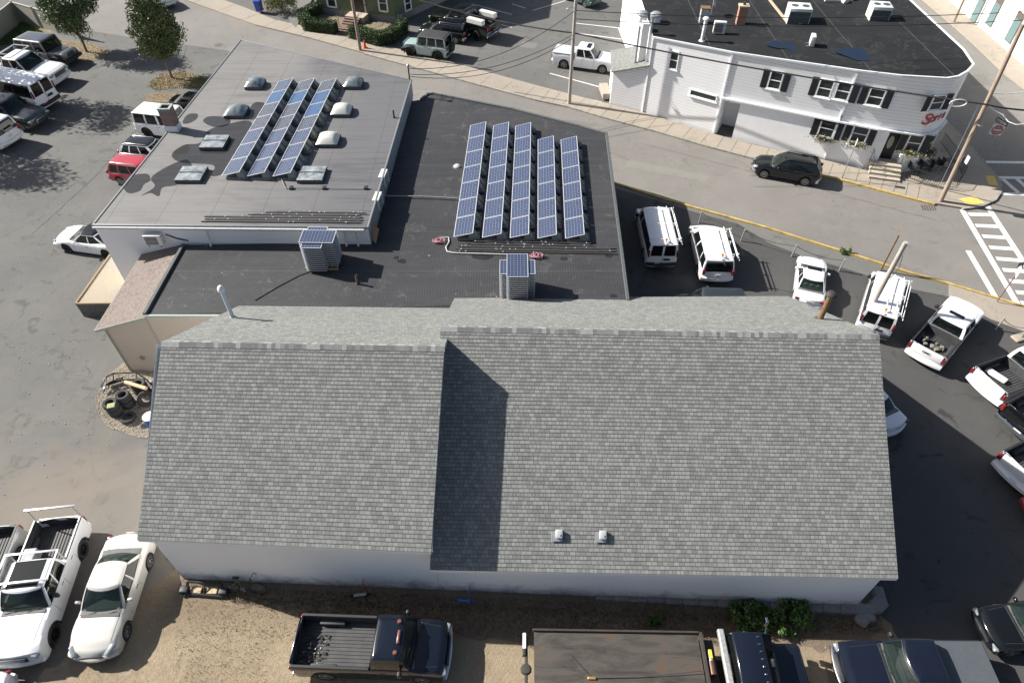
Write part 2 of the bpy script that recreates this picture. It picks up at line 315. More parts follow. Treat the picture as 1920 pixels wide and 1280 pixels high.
def vehicle(kind,name,label,cat,rear,front,color,zr=.8,zf=.7,group=None,rim=None,glassfront=None,glassside=None,roofm=None,sunroof=None,inter=None,ladder=None,rails=False,cover=None,plate=True,fit=None,spare=False,flare=None,lift=0,details=True,lamp=True,scale=None,seamy=True,text=None,lampshape=None):
    K=KIND[kind]; L,Wd=K['L'],K['W']
    pr,pf=at(rear[0],rear[1],zr),at(front[0],front[1],zf); pr.z=pf.z=0
    d=pf-pr; s=d.length/L
    if scale: s=scale
    s=max(.88,min(1.14,s)); c=(pf+pr)/2
    if fit=='front': c=pf-d.normalized()*L*s/2
    if fit=='rear': c=pr+d.normalized()*L*s/2
    root=thing(name,label,cat,(c.x,c.y,.008+lift),math.atan2(d.y,d.x),group); root.scale=(s,s,s)
    body=W[color]; mr=rim or rimm; gfm=glassfront or glass; gsm=glassside or tintg; inr=inter or interior
    hw=Wd/2; zb=K['belt']; wr=K['wr']; x0=K.get('x0',-.5)*L; x1=K.get('x1',.5)*L; sill=.24 if K['roof']<1.6 else .32
    xw=[K['wf']*L,K['wb']*L]; RR=wr+.075; bed=K.get('bed'); ht=wr
    # --- body shell
    xs=set(); n=64
    for i in range(n+1): xs.add(round(x0+(x1-x0)*i/n,4))
    for w in xw:
        for k in range(-6,7): xs.add(round(w+RR*k/6*.999,4))
    for t in (K['gf'],K['gr']): xs.add(round(t*L,4))
    if bed: 
        for b in bed: xs.add(round(b*L,4)); xs.add(round(b*L+.012,4))
    for e in (.01,.03,.06,.1): xs.add(round(x1-e,4)); xs.add(round(x0+e,4))
    xs=sorted(xs); cv=K['curve']
    fr=[0,.12,.4,.72,.9,1.0]; wd=[.975,.995,1.0,.985,.955,.90]
    if kind in('jeep','boxy','van','pickup','longbed'): wd=[.98,.995,1.0,.995,.985,.955]
    rows=[]; isbed=[]
    for x in xs:
        zt=interp(K['top'],x/L); z0=sill; 
        for w in xw:
            if abs(x-w)<RR: z0=max(z0,ht+math.sqrt(max(RR*RR-(x-w)**2,0)))
        z0=min(z0,zt-.12)
        ends=min(1,max(0,(x-x1+.16)/.16)),min(1,max(0,(x0+.16-x)/.16))
        e=max(ends); ww=hw*(1-.07*e*e); 
        if K.get('hoodw') and x>K['gf']*L: ww=hw*(K['hoodw']+ (0.0 if x>K['gf']*L+.1 else .12))
        zs=zt; row=[(ww-.34,z0)]
        for f,q in zip(fr,wd): row.append((ww*q,z0+(zs-.035-z0)*f))
        ib=bed and bed[0]*L<=x<=bed[1]*L+.001; isbed.append(bool(ib))
        if ib:
            row+= [(ww*.93,zs),(ww*.90,zs),(ww*.885,K['floor']),(0,K['floor'])]
        else:
            row+= [(ww*.84,zs-.004),(ww*.62,zs+.012),(ww*.3,zs+.022),(0,zs+.025)]
        pts=[]
        for y,z in row:
            k=0
            a=(abs(x)-.26*L)/(.24*L)
            if a>0 and not ib: k=-math.copysign(cv*a*a*(y/hw)**2,x)
            if abs(x)>.47*L and z<.6: k-=math.copysign(.04,x)
            pts.append(Vector((x+k,y,z)))
        rows.append(pts)
    mb=MB(); nr=len(rows[0])
    full=[[Vector((p.x,-p.y,p.z)) for p in r[::-1]][:-0 or None]+[p for p in r[1:]] if False else [Vector((p.x,-p.y,p.z)) for p in r]+[p for p in r[::-1]][1:] for r in rows]
    m=len(full[0]); vs=[p for r in full for p in r]; 
    for i in range(len(rows)-1):
        for j in range(m-1):
            jj=min(j,m-2-j); mi=0
            xm=(xs[i]+xs[i+1])/2
            if jj>=nr-5 and K['gr']*L<xm<K['gf']*L and jj>=nr-4: mi=1
            if jj>=nr-3 and (isbed[i] or isbed[i+1]): mi=2
            if jj==0: mi=3
            mb.f.append((i*m+j,i*m+j+1,(i+1)*m+j+1,(i+1)*m+j)); mb.m.append(mi)
    mb.v=[tuple(v) for v in vs]
    mb.f.append(tuple(range(m))); mb.m.append(0); mb.f.append(tuple((len(rows)-1)*m+k for k in range(m))[::-1]); mb.m.append(0)
    # --- greenhouse
    zt=K['roof']; wt=K['wt']*hw; wb=hw*(.90 if kind=='sedan' else .945)
    fc=[0,.35,.68,.93]; T=[0,.05,.35,.65,.93,1.0]
    cols=[]
    for k in fc: cols.append(('f',k))
    sd=K['side']
    cur=[('s',0.0,sd[0][0])]
    for i,(cl,f) in enumerate(sd[1:]): cur.append(('s',f,cl))
    cur.append(('s',1.0,'p'))
    kf=.16 if kind not in('jeep','boxy') else .02; kr=.14 if kind in('sedan','suv') else .03
    def gp(col,t):
        xf=(K['gf']+(K['gft']-K['gf'])*t)*L+.05*math.sin(PI*t)*(kind!='jeep'); xr=(K['gr']+(K['grt']-K['gr'])*t)*L-.03*math.sin(PI*t)
        w=wb+(wt-wb)*t+.022*math.sin(PI*t); zbase=interp(K['top'],(K['gf'] if col[0]=='f' else K['gr'])) if col[0]!='s' else zb
        z=zb-.03+(zt-(zb-.03))*t
        if col[0]=='f': return Vector((xf-kf*col[1]**2,w*col[1]*(.99),z))
        if col[0]=='r': return Vector((xr+kr*col[1]**2,w*.96*col[1],z))
        f=col[1]; xa=xf-kf-.0; xb_=xr+kr; y=w*(1-.05*f*f*(1 if kind in('sedan','suv') else .3))
        return Vector((xa+(xb_-xa)*f,y,z))
    seq=[]; cls=[]
    for k in fc: seq.append(('f',k)); 
    cls+= ['F']*(len(fc)-1)+['P']
    for i,cc in enumerate(cur):
        seq.append(('s',cc[1]))
        if i<len(cur)-1: cls.append(cc[2].upper() if i>0 else 'P')
    rcols=[.93,.66,.33,0]; 
    if K.get('rear2'): rcols=[.86,.5,.07,0]
    if kind in ('pickup','longbed'): rcols=[.85,.5,.2,0]
    cls.append('P')
    for k in rcols: seq.append(('r',k))
    cls+= ['B','B','Q' if K.get('rear2') else 'B']
    parts={'windshield':MB(),'rear_window':MB()}; sides=[]; bod=MB()
    for sgn in (1,-1):
        wi=0; prev=None; cur_mb=None
        for i,cl in enumerate(cls):
            a,b=seq[i],seq[i+1]
            for j in range(len(T)-1):
                q=[gp(a,T[j]),gp(b,T[j]),gp(b,T[j+1]),gp(a,T[j+1])]
                q=[Vector((p.x,p.y*sgn,p.z)) for p in q]
                win= 0<j<len(T)-2
                if kind=='van' and cl=='B': win=win and j>=1
                if cl=='F' and (win or j==0): parts['windshield'].quad(*q)
                elif cl=='B' and win and not(kind=='van' and i<0): parts['rear_window'].quad(*q)
                elif cl=='W' and win:
                    if prev!=i: cur_mb=MB(); sides.append(cur_mb); prev=i
                    cur_mb.quad(*q)
                else: bod.quad(*q)
    for sgn in (1,-1):
        tm=MB(); F=lambda p: Vector((p.x,p.y*sgn,p.z))
        sl_=[q for q in seq if q[0]=='s']
        for t_ in (.045,.94): tm.tube([F(gp(q,t_))+Vector((0,sgn*.004,0)) for q in sl_],.013,4)
        fl_=[q for q in seq if q[0]=='f']
        for t_ in (.02,.95): tm.tube([F(gp(q,t_))+Vector((.006,0,.004)) for q in fl_],.014,4)
        tm.tube([F(gp(('f',.93),t_))+Vector((.006,0,.004)) for t_ in T],.013,4)
        tm.build('window_trim',plastic,root)
    # roof cap
    ring=[gp(s_,1) for s_ in seq]; ring=[p for p in ring]+[Vector((p.x,-p.y,p.z)) for p in ring[::-1][1:-1]]
    cx=(K['gft']+K['grt'])/2*L; rings=[ring]
    for k,dz in ((.965,.028),(.88,.05),(.6,.066),(.25,.072)):
        rings.append([Vector((cx+(p.x-cx)*k,p.y*k,zt+dz)) for p in ring])
    rm=MB(); N=len(ring)
    tgt=bod if roofm is None else rm
    for a,b in zip(rings,rings[1:]):
        for k in range(N): tgt.quad(a[k],a[(k+1)%N],b[(k+1)%N],b[k])
    tgt.poly(rings[-1])
    off=len(mb.v); mb.v+=bod.v; mb.f+=[tuple(off+i for i in f) for f in bod.f]; mb.m+=bod.m
    bo=mb.build('body',[body,interior,linerm,underb],root,smooth=38)
    if roofm is not None: tag(rm.build('roof',roofm,root,smooth=40),'dark roof' )
    parts['windshield'].build('windshield',gfm,root,smooth=50); parts['rear_window'].build('rear_window',gsm if kind!='sedan' else gfm,root,smooth=50)
    for s_ in sides: s_.build('side_window',gsm,root,smooth=50)
    # underbody, interior
    u=MB(); u.box(((x0+x1)/2,0,.42),((x1-x0)*.94,hw*2-.66,.36)); u.build('underbody',underb,root)
    it=MB(); gl=(K['gf'])*L
    it.rbox((gl-.38,0,zb+.02),(.42,wb*1.7,.12),.05)
    it.build('dashboard',interior,root)
    xsr=[gl-1.0]+([gl-(1.62 if kind=='pickup' else 1.9)] if kind not in('longbed','van') else [])
    for xr in xsr:
        st=MB()
        for y in ((-.38,.38) if xr==xsr[0] else (-.4,0.0,.4)):
            st.rbox((xr-.1,y*hw,zb+.03),(.16,.48,.36),.06,M=Matrix.Rotation(-.2,4,'Y')); st.rbox((xr-.16,y*hw,zb+.25),(.1,.22,.13),.04)
        st.build('seat',inr,root,smooth=60)
    sw=MB(); ringm=Matrix.Translation((0,0,0))@Matrix.Rotation(R(65),4,'Y')
    sw.lathe([(.17+.016*math.cos(a),.016*math.sin(a)) for a in [k*PI/3 for k in range(6)]],(gl-.68,.36*hw*1.0,zb+.06),16,M=ringm,close=True); sw.build('steering_wheel',plastic,root,smooth=60)
    # wheels
    ax=Matrix.Rotation(R(90),4,'X'); w_=.24
    for x in xw:
        for sg in (1,-1):
            mbw=MB(); prof=[(wr*.62,-w_/2+.02),(wr*.9,-w_/2),(wr*.98,-w_/2+.03),(wr,-w_/4),(wr,w_/4),(wr*.98,w_/2-.03),(wr*.9,w_/2),(wr*.62,w_/2-.02)]
            yc=sg*(hw-.135)
            mbw.lathe(prof,(x,yc,wr),26,M=ax,close=True); wo=mbw.build('wheel',rubber,root,smooth=35)
            ri=MB(); ys=yc+sg*(w_/2-.045)
            ri.lathe([(0,0),(.06,0),(.06,-.02*sg),(wr*.12,-.03*sg)],(x,ys+sg*.012,wr),12,M=ax)
            ri.lathe([(wr*.66,.03),(wr*.66,-.03),(wr*.56,-.03),(wr*.56,.02)],(x,ys,wr),26,M=ax,close=True)
            for k in range(7):
                a=k*2*PI/7; ri.box((x+math.cos(a)*wr*.33,ys,wr+math.sin(a)*wr*.33),(wr*.58,.03,.05),M=Matrix.Rotation(-a,4,'Y'))
            ri.build('rim',mr,wo,smooth=40)
            dk=MB(); dk.lathe([(0,0),(wr*.6,0)],(x,ys-sg*.05,wr),20,M=ax); dk.build('brake_disc',underb,wo)
            if flare:
                fl=MB(); pts=[]
                for k in range(0,13):
                    a=R(-12+204*k/12); pts.append((x+math.cos(a)*(RR+.02),sg*(hw+.0),max(ht+math.sin(a)*(RR+.02),.3)))
                if flare=='wide':
                    for (a_,b_) in zip(pts,pts[1:]):
                        aa,bb=Vector(a_),Vector(b_); off=Vector((0,sg*.10,-.02)); inn=Vector((0,-sg*.2,0))
                        fl.quad(aa+inn,bb+inn,bb+off,aa+off); fl.quad(aa+off,bb+off,bb+off-Vector((0,0,.05)),aa+off-Vector((0,0,.05)))
                else: fl.tube(pts,.035,6)
                fl.build('wheel_arch',plastic,root,smooth=50)
    # lamps, grille, bumpers, mirrors
    zf_=interp(K['top'],.47 if kind!='jeep' else .42); tall=K['roof']>1.6
    hwF=hw*(K.get('hoodw',1))
    if lamp:
        for sg in (1,-1):
            hl=MB(); 
            if kind=='jeep': hl.lathe([(0,.05),(.06,.045),(.09,.02),(.095,0)],(x1+.0,sg*.50,.92),16,M=Matrix.Rotation(R(90),4,'Y'))
            elif tall: hl.rbox((x1-.10-cv*.35,sg*hw*.78,zf_-.17),(.2,.34,.17),.04,rz=-sg*.28)
            else: hl.rbox((x1-.16-cv*.3,sg*hw*.72,zf_-.035),(.46,.2,.14),.05,M=Matrix.Rotation(-sg*.55,4,'Z')@Matrix.Rotation(.25,4,'Y'))
            hl.build('headlight',lampw,root,smooth=50)
            tl=MB()
            if kind in('pickup','longbed'): tl.rbox((x0+.035,sg*(hw*.92),1.06),(.08,.12,.34),.02)
            elif kind=='van': tl.rbox((x0+.05,sg*hw*.9,1.42),(.1,.10,.5),.02)
            elif kind=='jeep': tl.rbox((x0+.0,sg*hw*.86,1.0),(.08,.16,.22),.02)
            elif kind=='sedan': tl.rbox((x0+.11+cv*.3,sg*hw*.76,.86),(.15,.34,.14),.04,rz=sg*.3)
            elif kind=='minivan': tl.rbox((x0+.10,sg*hw*.86,1.05),(.16,.16,.36),.04)
            else: tl.rbox((x0+.12,sg*hw*.80,1.0),(.18,.24,.2),.04,rz=sg*.3)
            tl.build('taillight',lampr,root,smooth=50)
    gr=MB()
    if kind=='jeep':
        gr.rbox((x1+.012,0,.88),(.05,hwF*1.9,.42),.03); gr.build('grille',body,root,smooth=40)
        g2=MB()
        for k in range(7): g2.box((x1+.042,-.27+.09*k,.88),(.012,.05,.3))
        g2.build('grille_slot',plastic,root)
    elif tall:
        gr.rbox((x1-.02,0,zf_-.25),(.09,hw*1.05,.26),.03)
        for k in range(3): gr.rbox((x1+.03,0,zf_-.33+.08*k),(.02,hw*1.0,.02),.008,m=1)
        gr.build('grille',[plastic,chrome],root,smooth=40)
    else:
        gr.rbox((x1-.03,0,.60),(.07,hw*.9,.12),.03); gr.rbox((x1-.0,0,.38),(.05,hw*1.2,.10),.03); gr.build('grille',plastic,root,smooth=40)
    fb=MB(); rb=MB(); bmt=body if kind in('sedan','suv','minivan','boxy') else (plastic if kind=='jeep' else chrome)
    if color in('white',) and kind=='pickup': bmt=body
    zbm=.48 if not tall else .55
    segs=8
    def bumper(mb_,xe,sgn_):
        prev=None
        for k in range(segs+1):
            y=(-1+2*k/segs)*hw*.97; x=xe-sgn_*(cv*.95*(y/hw)**2)+sgn_*.03
            cur_=[Vector((x,y,zbm-.12)),Vector((x+sgn_*.05,y,zbm-.08)),Vector((x+sgn_*.05,y,zbm+.08)),Vector((x-sgn_*.02,y,zbm+.13)),Vector((x-sgn_*.2,y,zbm+.13)),Vector((x-sgn_*.2,y,zbm-.12))]
            if prev:
                for q in range(6): mb_.quad(prev[q],cur_[q],cur_[(q+1)%6],prev[(q+1)%6])
            else: mb_.poly(cur_)
            prev=cur_
        mb_.poly(prev)
    bumper(fb,x1 if kind!='jeep' else x1+.16,1); bumper(rb,x0-(.04 if kind in('pickup','longbed') else 0),-1)
    fb.build('front_bumper',bmt,root,smooth=45); rb.build('rear_bumper',bmt if kind!='van' else plastic,root,smooth=45)
    for sg in (1,-1):
        mi=MB(); big=kind in('pickup','longbed','van'); y=hw*.95+(.17 if big else .10)
        mi.rbox((gl-.50,sg*y,zb+.10+(.06 if big else 0)),(.12 if not big else .14,.2,.15 if not big else .26),.045); mi.tube([(gl-.50,sg*hw*.9,zb+.04),(gl-.50,sg*y,zb+.08)],.03,6)
        mi.build('mirror',body if kind in('sedan','suv','minivan') else plastic,root,smooth=50)
    if seamy:
        sm=MB()
        for sg in (1,-1):
            xa=gl-.25; nd=1 if kind in('longbed','van') else 2
            for k in range(nd+1):
                xx=xa-k*(1.12 if nd==2 else 1.15)
                pr_=None
                for j in range(1,6):
                    z=sill+.12+(zb-.09-sill-.12)*j/5-.02
                    f=(z-sill)/(zb-.035-sill); y=hw*interp(list(zip(fr,wd)),f)+.003
                    c_=Vector((xx,sg*y,z))
                    if pr_: sm.quad(pr_,c_,c_+Vector((.014,0,0)),pr_+Vector((.014,0,0)))
                    pr_=c_
            for k in range(nd): sm.rbox((xa-.92-k*1.12,sg*(hw*.985+.0),zb-.2),(.2,.03,.035),.01)
        # bonnet shut line
        hwd=hwF*.80; xh=gl+.06
        for sg in (1,-1):
            pr_=None
            for j in range(7):
                x=xh+(x1-.30-xh)*j/6; z=interp(K['top'],x/L)+.008+.004; k_=0; a=(abs(x)-.26*L)/(.24*L)
                if a>0: k_=-cv*a*a*.6
                c_=Vector((x+k_,sg*hwd*(1-.02*j),z-.004))
                if pr_: sm.quad(pr_,c_,c_+Vector((0,sg*.012,0)),pr_+Vector((0,sg*.012,0)))
                pr_=c_
        sm.build('door_seam',seam,root)
    wp=MB()
    for y in (.1,-.45): 
        wp.tube([(gl+.02,y*hw*1.5,zb+.03),(gl-.1,y*hw*1.5+.45,zb+.085)],.012,5)
    wp.rbox((gl+.035,0,interp(K['top'],K['gf'])+.012),(.12,wb*1.75,.03),.01)
    wp.build('wiper',plastic,root)
    if plate:
        pl=MB(); pl.box(((x0-.012 if not bed else x0-.09) if kind!='jeep' else x0-.03,0 if kind!='van' else .3,.86 if kind in('sedan','suv','minivan') else .62),(.02,.31,.16)); pl.build('licence_plate',platem,root)
    if bed:
        a,b=bed[0]*L,bed[1]*L; fl=MB(); n_=13
        for k in range(n_): 
            y=(-1+2*(k+.5)/n_)*hw*.86; fl.box(((a+b)/2,y,K['floor']+.012),(b-a-.04,hw*.075,.024))
        for x in xw[1:]:
            for sg in (1,-1): fl.rbox((x,sg*(hw*.80),K['floor']+.13),(1.0,.22,.26),.08)
        fl.build('bed_liner',linerm,root,smooth=40)
        for sg in (1,-1):
            rl=MB(); rl.rbox(((a+b)/2,sg*hw*.925,1.345),(b-a,.10,.03),.012); rl.build('bed_rail',plastic,root)
        tg=MB(); tg.rbox((x0+.035,0,1.08),(.07,hw*1.62,.5),.02); tg.build('tailgate',body,root,smooth=40)
        if cover: 
            cm=MB(); cm.rbox(((a+b)/2,0,1.375),(b-a+.06,hw*1.84,.03),.012); cm.build('bed_cover',cover,root)
    if kind=='van':
        dr=MB(); dr.box((x0-.012,0,1.0),(.02,.012,.9)); dr.build('door_seam',seam,root); dr=MB(); dr.box((x0-.018,-.28,.98),(.02,.42,.16)); dr.build('plate_recess',seam,root)
        hl=MB(); hl.rbox((x0+.02,0,2.06),(.06,.3,.05),.02); hl.build('brake_light',lampr,root)
    if spare:
        sp=MB(); sp.lathe([(wr*.5,-.12),(wr*.92,-.12),(wr,-.06),(wr,.06),(wr*.92,.12),(wr*.5,.12)],(x0-.2,.05,1.0),24,M=Matrix.Rotation(R(90),4,'Y'),close=True); so=sp.build('spare_wheel',rubber,root,smooth=40)
        s2=MB(); s2.lathe([(0,-.1),(wr*.55,-.08)],(x0-.2,.05,1.0),16,M=Matrix.Rotation(R(90),4,'Y')); s2.build('rim',mr,so)
    if rails:
        for sg in (1,-1):
            r_=MB(); r_.tube([(K['gft']*L-.2,sg*wt*.9,zt+.02),(K['gft']*L-.3,sg*wt*.9,zt+.10),(K['grt']*L+.3,sg*wt*.9,zt+.10),(K['grt']*L+.2,sg*wt*.9,zt+.02)],.022,6); r_.build('roof_rail',rails if rails is not True else plastic,root,smooth=60)
    if sunroof:
        xa,xb_,hy=sunroof; s_=MB(); s_.rbox((((xa+xb_)/2),0,zt+.062),(abs(xb_-xa),hy*2,.03),.014); s_.build('sunroof',tintg,root)
    if ladder: ladder(root,K,L,hw,zt,wt)
    return root
def van_rack(root,K,L,hw,zt,wt):
    r=MB(); z=zt+.22; xa,xb_=K['gft']*L-.5,K['grt']*L+.35
    for x in (xa,(xa+xb_)/2,xb_):
        r.box((x,0,z),(.035,wt*2+.1,.03)); 
        for sg in (1,-1): r.box((x,sg*(wt+.02),z-.12),(.05,.04,.24))
    r.build('roof_rack',whitepl,root)
    l=MB()
    for y in (-.10,-.62): l.rbox(((xa+xb_)/2,y,z+.05),(xa-xb_+.3,.05,.04),.01)
    for y in (-.95,-1.15): l.rbox(((xa+xb_)/2-.05,y,z+.0-(.30 if y<-1 else 0)),(xa-xb_+.3,.035,.045),.01)
    for x in (xa,xb_): l.box((x,-1.06,z-.1),(.05,.05,.36))
    l.build('ladder_rack_arm',whitepl,root)
    b=MB(); b.lathe([(0,.16),(.05,.15),(.075,.1),(.08,.0)],(xb_-.12,-.1,zt+.2),12); b.build('beacon',amber,root,smooth=50)
    c=MB(); c.lathe([(.03,0),(.03,.14)],(xb_-.12,-.1,zt+.06),8); c.rbox((xb_-.3,-.1,zt+.09),(.12,.14,.08),.03); c.build('camera_pod',whitepl,root)
def truck_rack(root,K,L,hw,zt,wt):
    r=MB(); z=zt+.22
    for x in (-.495*L,-.15*L,.06*L):
        r.rbox((x,0,z),(.09,hw*2.05,.06),.015)
        for sg in (1,-1):
            if x<-.1*L: r.tube([(x,sg*hw*.92,1.35),(x,sg*hw*.9,z)],.03,6)
    for sg in (1,-1):
        r.tube([(-.15*L,sg*hw*.99,z+.02),(.06*L,sg*hw*.99,z+.02)],.035,6)
        r.tube([(-.48*L,sg*hw*.93,1.40),(-.16*L,sg*hw*.93,1.40)],.03,6)
    r.build('ladder_rack',alum,root,smooth=40)
    b=MB(); b.rbox((-.21*L,-.62,1.18),(.55,.5,.5),.03); b.build('tool_box',simple('grey_box',(.3,.31,.32),.6,var=.3),root)
def jeep_bits(root,K,L,hw,zt,wt): pass
# ------------------------------------------------------------------ ground & roads
def uvplane(me_obj,o,ud,vd):
    me=me_obj.data; uvl=me.uv_layers.new(name='UVMap'); o=Vector(o)
    for lp in me.loops:
        p=me.vertices[lp.vertex_index].co-o; uvl.data[lp.index].uv=(p.dot(ud),p.dot(vd))
def jag(pts,step=.5,amp=.06,closed=True,seed=1):
    rnd=random.Random(seed); out=[]; n=len(pts)
    from mathutils import noise as _n
    for i in range(n if closed else n-1):
        a,b=Vector(pts[i][:2]),Vector(pts[(i+1)%n][:2]); k=max(1,int((b-a).length/(step*.3))); nn=Vector((-(b-a).y,(b-a).x)).normalized()
        for j in range(k):
            p=a.lerp(b,j/k); w_=_n.fractal(Vector((p.x*.9,p.y*.9,seed*3.1)),1.0,2.0,5); out.append(p+nn*w_*amp*2.4)
    return out
def sheet(name,pts,z,mat,kind='structure',parent=None,label=None,cat=None):
    mb=MB(); mb.poly([(p[0],p[1],z) for p in pts]); o=mb.build(name,mat,parent)
    me=o.data; bm=bmesh.new(); bm.from_mesh(me); 
    for f in bm.faces:
        if f.normal.z<0: f.normal_flip()
    bmesh.ops.triangulate(bm,faces=bm.faces[:]); bm.to_mesh(me); bm.free()
    if kind and not parent: o['kind']=kind
    if label: tag(o,label,cat)
    return o
def px(l,z=0): return [at(u,v,z) for u,v in l]
M_lot=asphalt('yard_asphalt',(.082,.081,.076),(.142,.137,.126),tint=(.165,.138,.108),crack=.55)
M_street=asphalt('street_asphalt',(.165,.152,.138),(.235,.218,.195),crack=.3,stains=.25)
M_dark=asphalt('new_asphalt',(.030,.030,.029),(.056,.054,.051),crack=.1,stains=.7)
M_walk=asphalt('sidewalk_concrete',(.30,.255,.205),(.40,.34,.27),crack=.4,stains=.3)
M_curb=simple('granite_kerb',(.28,.26,.22),.9,var=.35,vscale=4); M_yellow=simple('yellow_kerb_paint',(.42,.30,.10),.8,var=.5,vscale=2)
M_white=simple('road_paint',(.68,.67,.63),.8,var=.22,vscale=5)
M_apron=asphalt('asphalt_sidewalk',(.12,.118,.108),(.175,.168,.15),crack=.4)
g=MB(); g.poly([(-150,-60,0),(150,-60,0),(150,200,0),(-150,200,0)]); g=g.build('ground',M_lot); g['kind']='structure'
# street: far kerb line and near kerb line
far=px([(300,-14),(342,0),(480,49),(580,73),(685,102),(762,123),(880,155),(1005,188),(1065,201),(1140,223),(1230,247),(1330,276),(1410,297),(1540,329),(1615,348),(1685,367),(1752,384),(1802,392)])
cor=px([(1802,392),(1835,388),(1862,376),(1873,360),(1872,343),(1860,327),(1841,304),(1810,270),(1771,230),(1735,192)])
near=px([(120,48),(180,60),(257,72),(425,95),(600,150),(780,200),(960,262),(1150,343),(1250,375),(1440,428),(1500,447),(1600,478),(1700,510),(1779,532),(1920,575),(2300,690)])
side_r=px([(1727,0),(1785,49),(1821,81),(1884,142),(1920,169),(2100,330),(2300,500)])
st=[p for p in far[:-1]]+cor+[Vector((side_r[0].x-8.5,side_r[0].y+9,0)),Vector((28,95,0)),Vector((34,95,0))]+side_r+near[::-1]+[Vector((-45,60,0)),Vector((-45,75,0))]
sheet('street',st,.004,M_street)
# far sidewalk (raised step)
inner=px([(300,-40),(460,17),(516,40),(640,66),(728,90),(820,112),(1010,164),(1130,195),(1204,213),(1338,254),(1420,276),(1545,303),(1616,320),(1688,330)])
pat=px([(1735,292)])
walk=far[:-1]+cor+[Vector((29.6,60,0)),Vector((29.6,43,0))]+pat+inner[::-1]
w=MB(); w.prism([(p.x,p.y) for p in walk],0,.13); w=w.build('sidewalk',M_walk); w['kind']='structure'
def strip(name,line,width,z0,z1,mat,side=1,kind='structure'):
    mb=MB(); pts=[Vector((p.x,p.y,0)) for p in line]
    for i in range(len(pts)-1):
        a,b=pts[i],pts[i+1]; d=(b-a).normalized(); n=Vector((-d.y,d.x,0))*side
        k=max(1,int((b-a).length/1.8))
        for j in range(k):
            p,q=a.lerp(b,j/k),a.lerp(b,(j+1)/k); q=q-d*.012
            mb.prism([(p.x,p.y),(q.x,q.y),((q+n*width).x,(q+n*width).y),((p+n*width).x,(p+n*width).y)],z0,z1)
    o=mb.build(name,mat); o['kind']=kind; return o
strip('kerb',far[4:14],.15,0,.134,M_curb,-1); strip('kerb',far[13:-1],.15,0,.136,M_yellow,-1); strip('kerb',cor,.15,0,.136,M_curb,-1)
strip('kerb',near[7:-1],.14,0,.12,M_yellow,-1)
# sidewalk joints
jm=MB()
for i in range(46):
    t=i/45*(len(far)-3)+.5; k=int(t); a=far[k].lerp(far[k+1],t-k); 
    d=(far[k+1]-far[k]).normalized(); n=Vector((-d.y,d.x,0)); 
    jm.quad(a+Vector((0,0,.1345)),a+d*.025+Vector((0,0,.1345)),a+d*.025+n*1.75+Vector((0,0,.1345)),a+n*1.75+Vector((0,0,.1345)))
jm=jm.build('sidewalk_joint',seam); jm['kind']='structure'
# near asphalt walk, concrete apron and dark lot
off=lambda u,v:(u,v)
strip_in=px([(1920,622),(1860,600),(1780,556),(1700,540),(1600,508),(1500,478),(1440,455),(1385,420),(1310,400),(1152,352)])
sheet('path',[p for p in near[7:14]]+[at(1779,532)]+[at(1779,556)]+strip_in[3:],.005,M_apron)
ws=MB(); ap=[near[13],near[14],near[15]]+px([(2300,760),(1920,622),(1860,600),(1779,556)]); ws.prism([(p.x,p.y) for p in ap],0,.05); ws=ws.build('sidewalk',M_walk); ws['kind']='structure'
dk=px([(1140,330),(1152,352),(1310,400),(1385,421),(1440,455),(1500,478),(1600,508),(1700,540),(1779,556),(1860,600),(1920,622),(2300,770),(2300,1500),(1900,1400),(1880,1290),(1850,1240),(1700,1215),(1655,1190),(1648,1135),(1640,1100)])+[Vector((13,12,0)),Vector((13,22,0)),Vector((5.6,22,0)),Vector((5.6,38,0))]
sheet('parking_lot',dk,.008,M_dark)
# side street far pavement
fw=side_r[:]; fi=px([(1774,0),(1828,47),(1920,127),(2100,285),(2300,450)])
w2=MB(); w2.prism([(p.x,p.y) for p in fw+fi[::-1]],0,.13); w2=w2.build('sidewalk',M_walk); w2['kind']='structure'
# beyond-right pavement
# utility patches in the paving
M_patch=asphalt('patched_asphalt',(.14,.13,.12),(.19,.178,.16),crack=.2); M_patch2=asphalt('old_pale_asphalt',(.20,.19,.165),(.25,.235,.205),crack=.2)
for k,(q,zz,mt) in enumerate(((((1812,141),(1845,140),(1862,160),(1826,162)),.0085,M_patch),(((1060,225),(1120,232),(1112,238),(1055,231)),.0085,M_patch),(((760,165),(838,176),(830,184),(770,176)),.0085,M_patch2),(((1180,300),(1330,330),(1322,342),(1172,312)),.0082,M_patch2),(((980,78),(1010,82),(1002,92),(972,88)),.0045,M_patch))):
    sheet('road_patch',jag(px(q),.3,.03,seed=60+k),zz,mt)
sj=MB()
for ln_ in (((350,88),(330,160),(180,330),(60,440)),((1680,160),(1740,230),(1830,330)),((1200,268),(1600,372),(1760,415)),((830,190),(1000,232),(1180,300))):
    P_=px(ln_); 
    for a,b in zip(P_,P_[1:]):
        k=int((b-a).length/.5)+1; d=(b-a).normalized(); nn=Vector((-d.y,d.x,0)); rnd=random.Random(k); o1=0
        for j in range(k):
            p,q=a.lerp(b,j/k),a.lerp(b,(j+1)/k); o2=rnd.uniform(-.05,.05); w_=rnd.uniform(.008,.02)
            sj.quad(*[Vector((v.x,v.y,.0098)) for v in (p+nn*(o1-w_),q+nn*(o2-w_),q+nn*(o2+w_),p+nn*(o1+w_))]); o1=o2
sj=sj.build('road_joint',simple('sealed_joint',(.05,.048,.045),.7,var=.3)); sj['kind']='structure'
